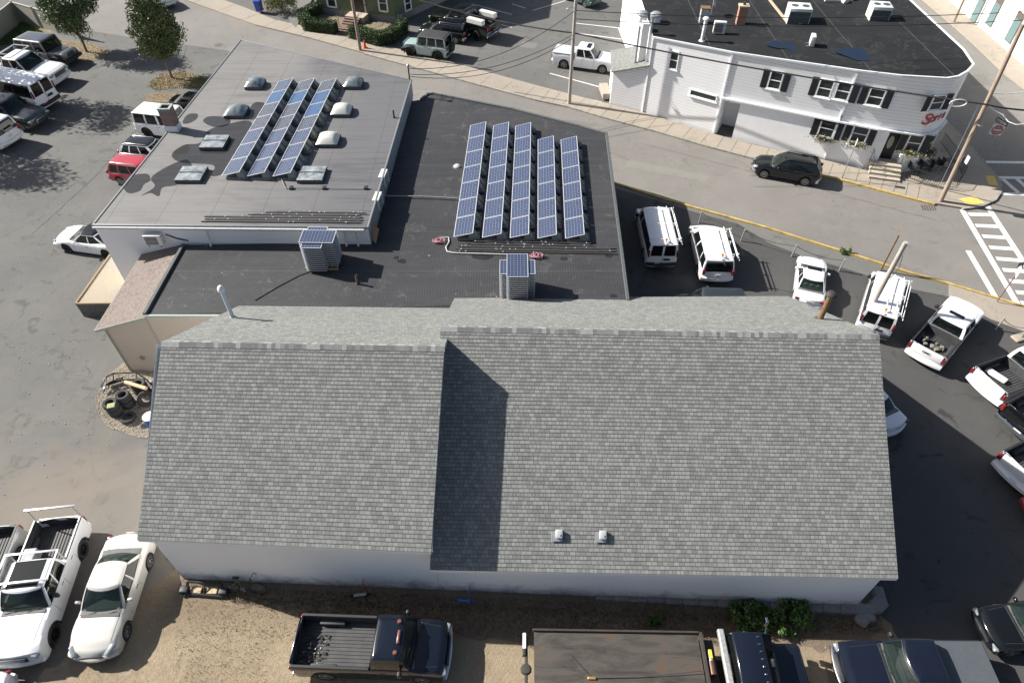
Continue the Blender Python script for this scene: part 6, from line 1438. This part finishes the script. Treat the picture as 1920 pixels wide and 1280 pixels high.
mt_=ms+Vector((.1,-.05,.8)); wire('service_wire','thin service wire from the roof mast curving up to the weathered pole','cable',cat_(mt_,P1w+Vector((0,0,1.6)),1.2),.02,M_wire); wire('service_wire','upper thin wire from the roof corner to the weathered pole','cable',cat_(mt_+Vector((0,0,-.4)),P1w+Vector((0,0,-.1)),.9),.02,M_wire); wire('service_wire','lower thin wire from the roof corner to the weathered pole','cable',cat_(mt_+Vector((.0,.0,-.55)),P1w+Vector((0,0,-.35)),1.1),.02,M_wire)
for (a,b,l) in (((1080,20),(1925,22),'highest thin wire crossing above the restaurant roof'),((1080,36),(1925,38),'second thin wire crossing above the restaurant roof')): wire('overhead_wire',l,'cable',cat_(at(*a,9.5),at(*b,9.5),.4),.022,M_wire)
wire('guy_wire','thin wire running down from the heavy cable to the foot of the corner pole','cable',[at(1836,196,6.8),at(1752,368,.1)],.014,steel)
wire('hanging_wire','tangle of pale wires hanging from the leaning corner pole','cable',[at(1852,197,6.8),at(1865,208,6.5),at(1880,215,6.3),at(1890,228,6.1),at(1905,234,6.1),at(1925,232,6.2)],.03,pvc)
wire('service_wire','pale wire from the corner pole to the right edge','cable',cat_(at(1862,175,7.3),at(1935,170,7.4),.1),.025,pvc)
# cable coil on the heavy cable
m=MB(); c=at(1798,195,6.9); m.tube([c+Vector((.5*math.cos(a),.1,.22*math.sin(a))) for a in [k*2*PI/18 for k in range(19)]],.03,6); tag(m.build('cable_loop',pvc,smooth=60),'white loop of slack hanging on the heavy cable over the side street','cable loop')
# wall cable drips
wire('wall_cable','black cable loops fixed on the white wall below the ledge','cable',[wpt(2,.02,3.5,.1),wpt(2,.03,2.9,.12),wpt(1,.92,2.7,.12),wpt(1,.86,2.9,.12),wpt(1,.82,3.0,.1)],.04,M_wire)
# ------------------------------------------------------------------ signs
def signpost(label,base,top2,plates,h=None,mat=steel):
    b=at(*base); z=hgt(base,top2) if h is None else h; t=thing('street_sign',label,'sign',b+Vector((0,0,.1))); m=MB(); m.tube([(0,0,0),(0,0,z)],.03,8); m.build('post',mat,t)
    for (zz,w_,h_,mt,kind_,rz) in plates:
        A=Matrix.Rotation(rz,4,'Z'); m=MB(); m.rbox((0,0,zz),(w_,.02,h_),.008,rz=rz); po=m.build('plate',mt,t)
        if kind_=='dne':
            m=MB(); m.lathe([(0,.0),(w_*.46,.0)],A@Vector((0,-.018,zz)),28,M=A@Matrix.Rotation(R(90),4,'X')); m.build('disc',M_red,po); m=MB(); m.box(A@Vector((0,-.024,zz)),(w_*.72,.006,h_*.16),rz=rz); m.build('bar',M_white,po)
            l=text('DO NOT',.15,A@Vector((0,-.026,zz+.17)),rz,M_white,po,ext=.002); l=text('ENTER',.15,A@Vector((0,-.026,zz-.18)),rz,M_white,po,ext=.002)
        if kind_=='one':
            m=MB(); m.box(A@Vector((-.05,-.016,zz)),(w_*.7,.006,h_*.5),rz=rz); q=A@Vector((w_*.3,-.016,zz)); ax_=A@Vector((1,0,0)); m.poly([q+Vector((0,0,h_*.42)),q+ax_*.14,q-Vector((0,0,h_*.42))]); m.build('arrow',M_white,po); text('ONE WAY',.13,A@Vector((-.05,-.024,zz)),rz,plastic,po,ext=.002)
    return t
signpost('red and white no entry sign on a post by the side street',(1836,303),(1872,240),[(2.35,.75,.75,whitepl,'dne',R(-18)),(2.95,.9,.3,plastic,'one',R(-70))],h=3.1)
signpost('maroon sign post on the near pavement with dark plate above red and white plate',(1868,567),(1895,510),[(2.2,.6,.6,whitepl,'dne',R(62)),(2.75,.85,.28,plastic,'one',R(20))],h=2.85,mat=simple('maroon_post',(.2,.09,.09),.6,var=.1))
signpost('thin sign post on the pavement before the flower boxes',(1577,337),(1601,280),[(2.75,.3,.45,whitepl,'x',R(70))],h=2.9)
# guard posts with chain
G='short guard posts along the near lot'; cp=[]
for k,(u,v) in enumerate(((1310,418),(1389,452),(1484,481),(1573,508),(1866,618),(1912,634))):
    b=at(u,v); hh=.85; t=thing('guard_post',['pale guard post at the left end of the chain behind the two vans','pale guard post between the van and the white car','pale guard post left of the white car bonnet','pale guard post right of the white car','pale guard post by the white pickup bonnet','pale guard post set in a lump of concrete at the right edge'][k],'post',b,group=G); m=MB(); m.tube([(0,0,0),(.05,0,hh)],.045,8); m.build('post',steel,t,smooth=50); m=MB(); m.lathe([(.06,0),(.06,.03),(0,.04)],(.05,0,hh),10); m.build('cap',steel,t)
    if k==5: m=MB(); m.rbox((0,0,.06),(.9,.5,.16),.07,rz=.3); m.build('footing',M_walk,t,smooth=50)
    cp.append(b+Vector((.05,0,hh-.05)))
for a,b,l in ((0,1,'sagging chain between the guard posts behind the vans'),(1,2,'sagging chain between the guard posts beside the white car'),(2,3,'sagging chain between the guard posts in front of the white car'),(4,5,'sagging chain between the guard posts near the right edge')): wire('chain',l,'chain',cat_(cp[a],cp[b],.22,12),.018,dkp)
# ------------------------------------------------------------------ vehicles in place
V=vehicle
V('sedan','parked_car','champagne four door car with open shade beside it at lower left, nose toward the viewer','car',(243,997),(172,1236),'champagne',zr=.98,zf=.5,inter=cream_in)
V('pickup','pickup_truck','white pickup with aluminium ladder rack and glass sunroof at lower left','pickup truck',(106,964),(22,1240),'white',zr=1.45,zf=.85,rim=rimd,glassside=tintg,ladder=truck_rack,sunroof=(-.62,.52,.6),flare='tube')
V('pickup','pickup_truck','silver white pickup at the left edge with only its rear corner showing','pickup truck',(-12,982),(-100,1245),'silver',zr=1.35,zf=.8,rim=rimd)
V('sedan','parked_car','white car peeping in at the very bottom left corner','car',(-28,1262),(-90,1520),'white',zr=.95,zf=.5)
bt_=V('longbed','pickup_truck','dark navy pickup with long ribbed bed and junk in it, parked on the dirt','pickup truck',(551,1197),(843,1218),'navy',zr=1.34,zf=.8,rim=rimm)
V('pickup','pickup_truck','dark blue pickup with flat grey bed cover, silver nose to the left','pickup truck',(1866,1245),(1576,1250),'navy',zr=1.35,zf=.9,cover=simple('grey_bed_cover',(.07,.08,.09),.6,var=.1))
V('suv','parked_car','black car at the lower right edge, nose to the left','car',(2055,1165),(1842,1180),'black',zr=.8,zf=.6)
V('sedan','parked_car','pale white car half hidden in shade by the right end of the shingle roof','car',(1686,800),(1560,690),'white',zr=.85,zf=.6)
V('pickup','pickup_truck','white pickup at the right edge with only its tailgate corner showing','pickup truck',(1908,893),(2090,800),'white',zr=1.0,zf=.9,fit='rear')
V('pickup','pickup_truck','dark pickup at the right edge with red tail lamp','pickup truck',(1915,800),(2085,705),'black',zr=1.0,zf=.9,fit='rear')
V('sedan','parked_car','red car just entering at the right edge','car',(1948,970),(2140,912),'red',zr=.8,zf=.6,fit='rear')
pk12=V('pickup','pickup_truck','white pickup at the right edge with empty ribbed bed and a white lid inside','pickup truck',(1856,714),(2030,655),'white',zr=1.3,zf=1.1,fit='rear',scale=1.0)
pk13=V('pickup','pickup_truck','white pickup with black roof window seen from its tailgate, parked askew','pickup truck',(1742,655),(1818,566),'white',zr=1.3,zf=1.0,sunroof=(-.1,.2,.4))
V('van','work_van','white work van with ladder rack parked behind the cut off pole','van',(1641,612),(1668,513),'white',zr=1.0,zf=.9,ladder=van_rack)
V('sedan','parked_car','white four door car with black roof window near the middle of the lot','car',(1518,565),(1524,481),'white',zr=.85,zf=.65,sunroof=(-.05,.22,.42),inter=cream_in)
V('minivan','minivan','white minivan with roof rack and amber beacon, second from the black roof','van',(1346,518),(1321,420),'white',zr=.8,zf=.8,ladder=van_rack)
V('van','work_van','white work van with roof rack right beside the black roof','van',(1241,489),(1219,388),'white',zr=.8,zf=.9,ladder=van_rack)
V('suv','parked_car','dark car whose roof only just shows behind the shingle roof','car',(1393,574),(1268,571),'slate',zr=.8,zf=.8)
V('wagon','parked_car','glossy black estate car driving along the street','car',(1543,323),(1411,303),'black',zr=.8,zf=.65,rails=True,scale=.94)
V('jeep','off_road_vehicle','mint green off-road vehicle with black top facing left in the far parking lot','car',(848,90),(757,80),'mint',zr=.9,zf=.8,rim=rimd,roofm=softtop,spare=True,flare='wide')
V('wagon','parked_car','black station wagon right behind the mint green off-road vehicle','car',(879,62),(788,52),'black',zr=.8,zf=.7,rails=chrome)
pk22=V('pickup','pickup_truck','black pickup with white side tool boxes in the far parking lot','pickup truck',(928,55),(816,30),'black',zr=1.0,zf=.8,rim=rimd)
pk23=V('pickup','pickup_truck','white four door pickup with rear bed cover facing right at the far bays','pickup truck',(1042,99),(1154,116),'white',zr=.9,zf=.8,cover=simple('pale_bed_cover',(.45,.48,.52),.5,var=.1),scale=.93,sunroof=(.1,.5,.5))
V('van','work_van','white van parked alongside the left wall of the corner building','van',(1207,76),(1197,22),'white',zr=1.0,zf=.9)
V('sedan','parked_car','white car driving away at the top left','car',(331,14),(250,-28),'white',zr=.75,zf=.6)
V('suv','parked_car','dark green car at the top edge left of the corner building','car',(1068,-20),(1112,1),'green',zr=.8,zf=.6)
V('jeep','off_road_vehicle','grey off-road vehicle with slate hard top beside the vinyl fence','car',(30,88),(152,107),'grey',zr=1.0,zf=.8,roofm=W['slate'],rim=rimd,flare='wide')
V('pickup','pickup_truck','white pickup with ladder rack in the left row, second from the fence','pickup truck',(-38,122),(133,143),'white',zr=1.0,zf=.8,ladder=truck_rack)
V('van','work_van','white work van parked tail out in the left row','van',(104,186),(-45,160),'white',zr=1.0,zf=.9,ladder=None)
V('suv','parked_car','dark slate car with nose out in the left row','car',(-42,204),(79,222),'slate',zr=.8,zf=.7)
V('minivan','work_van','small white van at the left edge showing its red tail lamp','van',(32,258),(-105,235),'white',zr=.9,zf=.7)
V('boxy','off_road_vehicle','boxy white off-road vehicle behind the brick chimney','car',(262,222),(372,236),'white',zr=1.0,zf=.9,rim=rimd)
V('wagon','parked_car','white car with black glass roof and cross bars beside the grey roof','car',(232,274),(335,289),'white',zr=.9,zf=.7,roofm=W['black'],rails=alum)
V('suv','parked_car','red car with silver roof bars peeping from behind the grey roof','car',(216,312),(312,327),'red',zr=.9,zf=.7,rails=alum)
V('sedan','parked_car','white electric car with black glass roof nosing out beside the white wall','car',(237,452),(112,440),'white',zr=.85,zf=.6,rim=rimd,roofm=tintg)
V('sedan','parked_car','black car mostly hidden behind the corner of the grey roof near the island','car',(319,187),(420,200),'black',zr=.8,zf=.6)
# extras tied to vehicles
def local(root,x,y,z): return (x,y,z)
m=MB()
for y in (-.88,.88): m.rbox((-1.75,y,1.52),(1.5,.42,.4),.05)
o=m.build('side_tool_box',simple('cream_box',(.62,.60,.55),.5,var=.08),pk22)
# GMC lettering on tailgate (as on the truck)
o=text('GMC',.22,(-5.9/2-.005,0,1.1),R(-90),dkp,pk13,ext=.004,bold=.006)
jm_=MB(); rnd=random.Random(3)
for k in range(70): jm_.box((rnd.uniform(-2.6,-1.7),rnd.uniform(-.75,.4),.845+rnd.uniform(0,.03)),(rnd.uniform(.03,.14),rnd.uniform(.02,.06),rnd.uniform(.01,.03)),rz=rnd.uniform(0,3),m=rnd.choice((0,0,0,0,0,0,0,1,2)))
jo=tag(jm_.build('scrap_heap',[simple('dark_scrap',(.03,.03,.03),.8,var=.4),simple('rag_white',(.5,.5,.5),.8,var=.2),simple('tan_scrap',(.42,.30,.18),.8,var=.2)]),'dark scrap and rags heaped at the tail of the navy pickup bed','scrap',kind='stuff')
jo.location=bt_.location; jo.rotation_euler=bt_.rotation_euler; jo.scale=bt_.scale
lm=MB()
for y in (-.55,.55): lm.lathe([(0,.1),(.07,.09),(.09,.0)],(1.05,y,1.96),12)
lm.rbox((1.1,0,2.0),(.12,.5,.1),.04); lm.build('roof_marker_light',simple('brown_lens',(.16,.07,.05),.3,0,.5,var=.1),bt_,smooth=50)
for root,y in ((pk12,.2),): 
    m=MB(); m.rbox((-2.0,.3,.98),(.35,1.0,.16),.05,rz=.25); o=tag(m.build('plastic_panel',whitepl,smooth=40),'long white plastic lid lying in the bed of the white pickup at the right edge','lid'); o.location=root.location; o.rotation_euler=root.rotation_euler; o.scale=root.scale
m=MB(); rnd=random.Random(9)
for k in range(18): m.rbox((rnd.uniform(-2.2,-1.6),rnd.uniform(-.5,.6),.92+rnd.uniform(0,.12)),(rnd.uniform(.08,.3),rnd.uniform(.08,.2),rnd.uniform(.06,.2)),.02,rz=rnd.uniform(0,3),m=rnd.choice((0,1,2)))
o=tag(m.build('tools',[simple('brass_tool',(.25,.2,.11),.4,.5,var=.3),simple('dusty_grey',(.2,.19,.18),.7,var=.3),dkp]),'loose tools and a gas can in the bed of the tilted white pickup','tools',kind='stuff'); o.location=pk13.location; o.rotation_euler=pk13.rotation_euler; o.scale=pk13.scale
# ladder on the left row pickup
# ------------------------------------------------------------------ flatbed tow truck
def tow():
    a=at(1000,1180,1.15); b=at(1306,1186,1.15); wdt=2.5; yb=(a.y+b.y)/2; xf=at(1493,1215,1.1).x
    t=thing('flatbed_truck','black flatbed tow truck with worn steel deck along the bottom edge','tow truck',(0,yb-wdt/2,.02),R(-.9))
    m_,nt,bb=newmat('worn_steel_deck'); co=coords(nt,scale=(.6,2.2,1)); c=ramp(nt,noise(nt,co,1.1,7,.7,.8),[(.28,(.030,.036,.038)),(.42,(.075,.064,.053)),(.54,(.10,.092,.082)),(.64,(.13,.085,.055)),(.75,(.12,.105,.088))]); link(nt,c,bb.inputs['Base Color']); bb.inputs['Roughness'].default_value=.5; bb.inputs['Metallic'].default_value=.35
    m=MB(); m.box(((a.x+b.x)/2,0,1.10),(b.x-a.x,wdt,.10)); m.build('deck',m_,t)
    m=MB()
    for s in (1,-1): m.rbox(((a.x+b.x)/2,s*(wdt/2+.04),1.16),(b.x-a.x+.1,.08,.2),.02)
    m.build('side_rail',dkp,t)
    m=MB(); m.rbox((a.x-.28,0,.95),(.12,wdt*.9,.14),.03); m.rbox((a.x-.35,.72,1.0),(.12,.55,.16),.02); 
    m.lathe([(0,.1),(.15,.08),(.2,0),(.15,-.08),(0,-.1)],(a.x-.28,.0,1.0),14); m.build('tail_bar',dkp,t,smooth=50)
    m=MB(); m.rbox((a.x-.34,.95,1.03),(.12,.55,.15),.02); m.build('licence_plate',whitepl,t)
    m=MB(); m.box(((a.x+xf)/2,0,.75),(xf-a.x-1.2,.9,.3)); m.build('chassis',underb,t)
    x1=b.x; m=MB(); m.rbox((x1+.28,0,.95),(.5,2.2,.25),.05); m.box((x1+.08,0,1.25),(.08,wdt,.25)); m.build('winch_frame',dkp,t)
    m=MB(); m.tube([(x1+.3,-.15,1.2),(x1+.3,.3,1.2)],.14,14); wo=m.build('winch',simple('winch_drum',(.12,.06,.04),.5,.4,var=.3),t,smooth=50); m=MB(); m.tube([(x1+.3,.3,1.2),(x1+.3,.62,1.2)],.10,12); m.build('motor',steel,wo,smooth=50)
    m=MB(); m.rbox((x1+.3,.52,1.31),(.12,.3,.05),.02); m.build('yellow_label',simple('yellow_tag',(.7,.65,.05),.5,var=.05),wo)
    m=MB(); m.tube([(x1+.3,.0,1.3),(x1-2.3,-.25,1.18),(x1-3.9,-.3,1.18)],.012,5); m.tube([(x1-3.9,-.3,1.18),(x1-4.6,.45,1.18)],.02,5); m.build('winch_cable',dkp,t); m=MB(); m.rbox((x1-3.9,-.3,1.19),(.3,.1,.06),.03); m.build('hook',simple('brass_hook',(.4,.25,.1),.5,.5,var=.2),t)
    xc=x1+.62; m=MB(); m.rbox((xc,0,1.9),(.22,2.3,.2),.04); m.build('light_bar',simple('diamond_plate',(.5,.51,.5),.35,.5,var=.35,vscale=9),t)
    # cab
    m=MB(); 
    m.rbox((xc+.95,0,1.25),(1.55,2.1,1.1),.12); m.rbox((xf-.62,0,1.08),(1.3,1.85,.75),.2,seg=4); m.build('body',W['navy'],t,smooth=40)
    # greenhouse
    g_=MB(); y0,y1=1.02,.86; zb_,zt_=1.78,2.35; xa,xb_=xc+.2,xc+1.75; xta,xtb=xc+.28,xc+1.2
    pts=[(xa,-y0,zb_),(xb_,-y0,zb_),(xb_,y0,zb_),(xa,y0,zb_)]; tps=[(xta,-y1,zt_),(xtb,-y1,zt_),(xtb,y1,zt_),(xta,y1,zt_)]
    m=MB(); m.quad(pts[1],pts[2],tps[2],tps[1]); m.build('windshield',tintg,t); m=MB(); m.quad(pts[0],pts[3],tps[3],tps[0]); m.build('rear_window',tintg,t)
    for (i,j) in ((0,1),(2,3)): m=MB(); m.quad(pts[i],pts[j],tps[j],tps[i]); m.build('side_window',tintg,t)
    m=MB(); m.rbox(((xta+xtb)/2,0,zt_+.03),(xtb-xta+.1,y1*2+.08,.1),.045)
    for k in range(4): m.tube([Vector(pts[k]),Vector(tps[k])],.045,6)
    m.build('cab_roof',W['navy'],t,smooth=50)
    for k in range(7): m=MB(); m.rbox((xtb-.12,-.72+.24*k,zt_+.10),(.09,.05,.05),.015); m.build('marker_light',chrome,t)
    for s in (1,-1):
        m=MB(); m.tube([(xb_-.2,s*1.0,1.8),(xb_-.1,s*1.35,1.95)],.02,6); m.rbox((xb_-.1,s*1.42,1.95),(.1,.22,.34),.03); m.build('mirror',chrome,t)
        m=MB(); m.rbox((xf-.1,s*.78,1.1),(.15,.28,.2),.04); m.build('headlight',lampw,t)
    m=MB(); m.rbox((xf+.02,0,.65),(.15,2.1,.26),.06); m.build('front_bumper',chrome,t,smooth=40); m=MB(); m.rbox((xf+.01,0,1.1),(.08,1.1,.4),.03); m.build('grille',plastic,t)
    for x in (xf-.95,a.x+1.5,a.x+2.5):
        for s in (1,-1):
            m=MB(); m.lathe([(.25,-.12),(.44,-.13),(.48,-.08),(.48,.08),(.44,.13),(.25,.12)],(x,s*1.0,.48),24,M=Matrix.Rotation(R(90),4,'X'),close=True); wo=m.build('wheel',rubber,t,smooth=40); m=MB(); m.lathe([(0,0),(.26,.0)],(x,s*1.08,.48),18,M=Matrix.Rotation(R(90),4,'X')); m.build('rim',rimm,wo)
tow()
# ------------------------------------------------------------------ light, sky, camera
wd=bpy.data.worlds.new('World'); SC.world=wd; wd.use_nodes=True; nt=wd.node_tree; bg=nt.nodes['Background']; sky=nt.nodes.new('ShaderNodeTexSky'); sky.sky_type='NISHITA'; sky.sun_disc=False
EL=36.0; sd_=Vector((.772,-.243,-.588)).normalized()
az=math.atan2(-sd_.x,-sd_.y)  # compass-like angle from +Y toward +X of the sun position
sky.sun_elevation=R(EL); sky.sun_rotation=az; sky.air_density=1.0; sky.dust_density=2.2; sky.ozone_density=1.0
nt.links.new(sky.outputs[0],bg.inputs[0]); bg.inputs[1].default_value=.055
sl=bpy.data.lights.new('sun','SUN'); sl.energy=5.0; sl.angle=R(.53); sl.color=(1,.965,.90); so=bpy.data.objects.new('sun',sl); COL.objects.link(so); so.rotation_euler=sd_.to_track_quat('-Z','Y').to_euler(); so.location=(-30,20,40)
cam=bpy.data.cameras.new('camera'); cam.sensor_width=36; cam.lens=FPX/1920*36; cam.clip_end=600; co_=bpy.data.objects.new('camera',cam); COL.objects.link(co_); co_.location=(0,0,H); co_.rotation_euler=(PI/2-PITCH,0,0); SC.camera=co_
SC.render.resolution_x=1024; SC.render.resolution_y=682
SC.view_settings.view_transform='Standard'; SC.view_settings.look='None'; SC.view_settings.exposure=0.95; SC.view_settings.gamma=1
SC.render.engine='CYCLES'; SC.cycles.max_bounces=6; SC.cycles.transparent_max_bounces=8
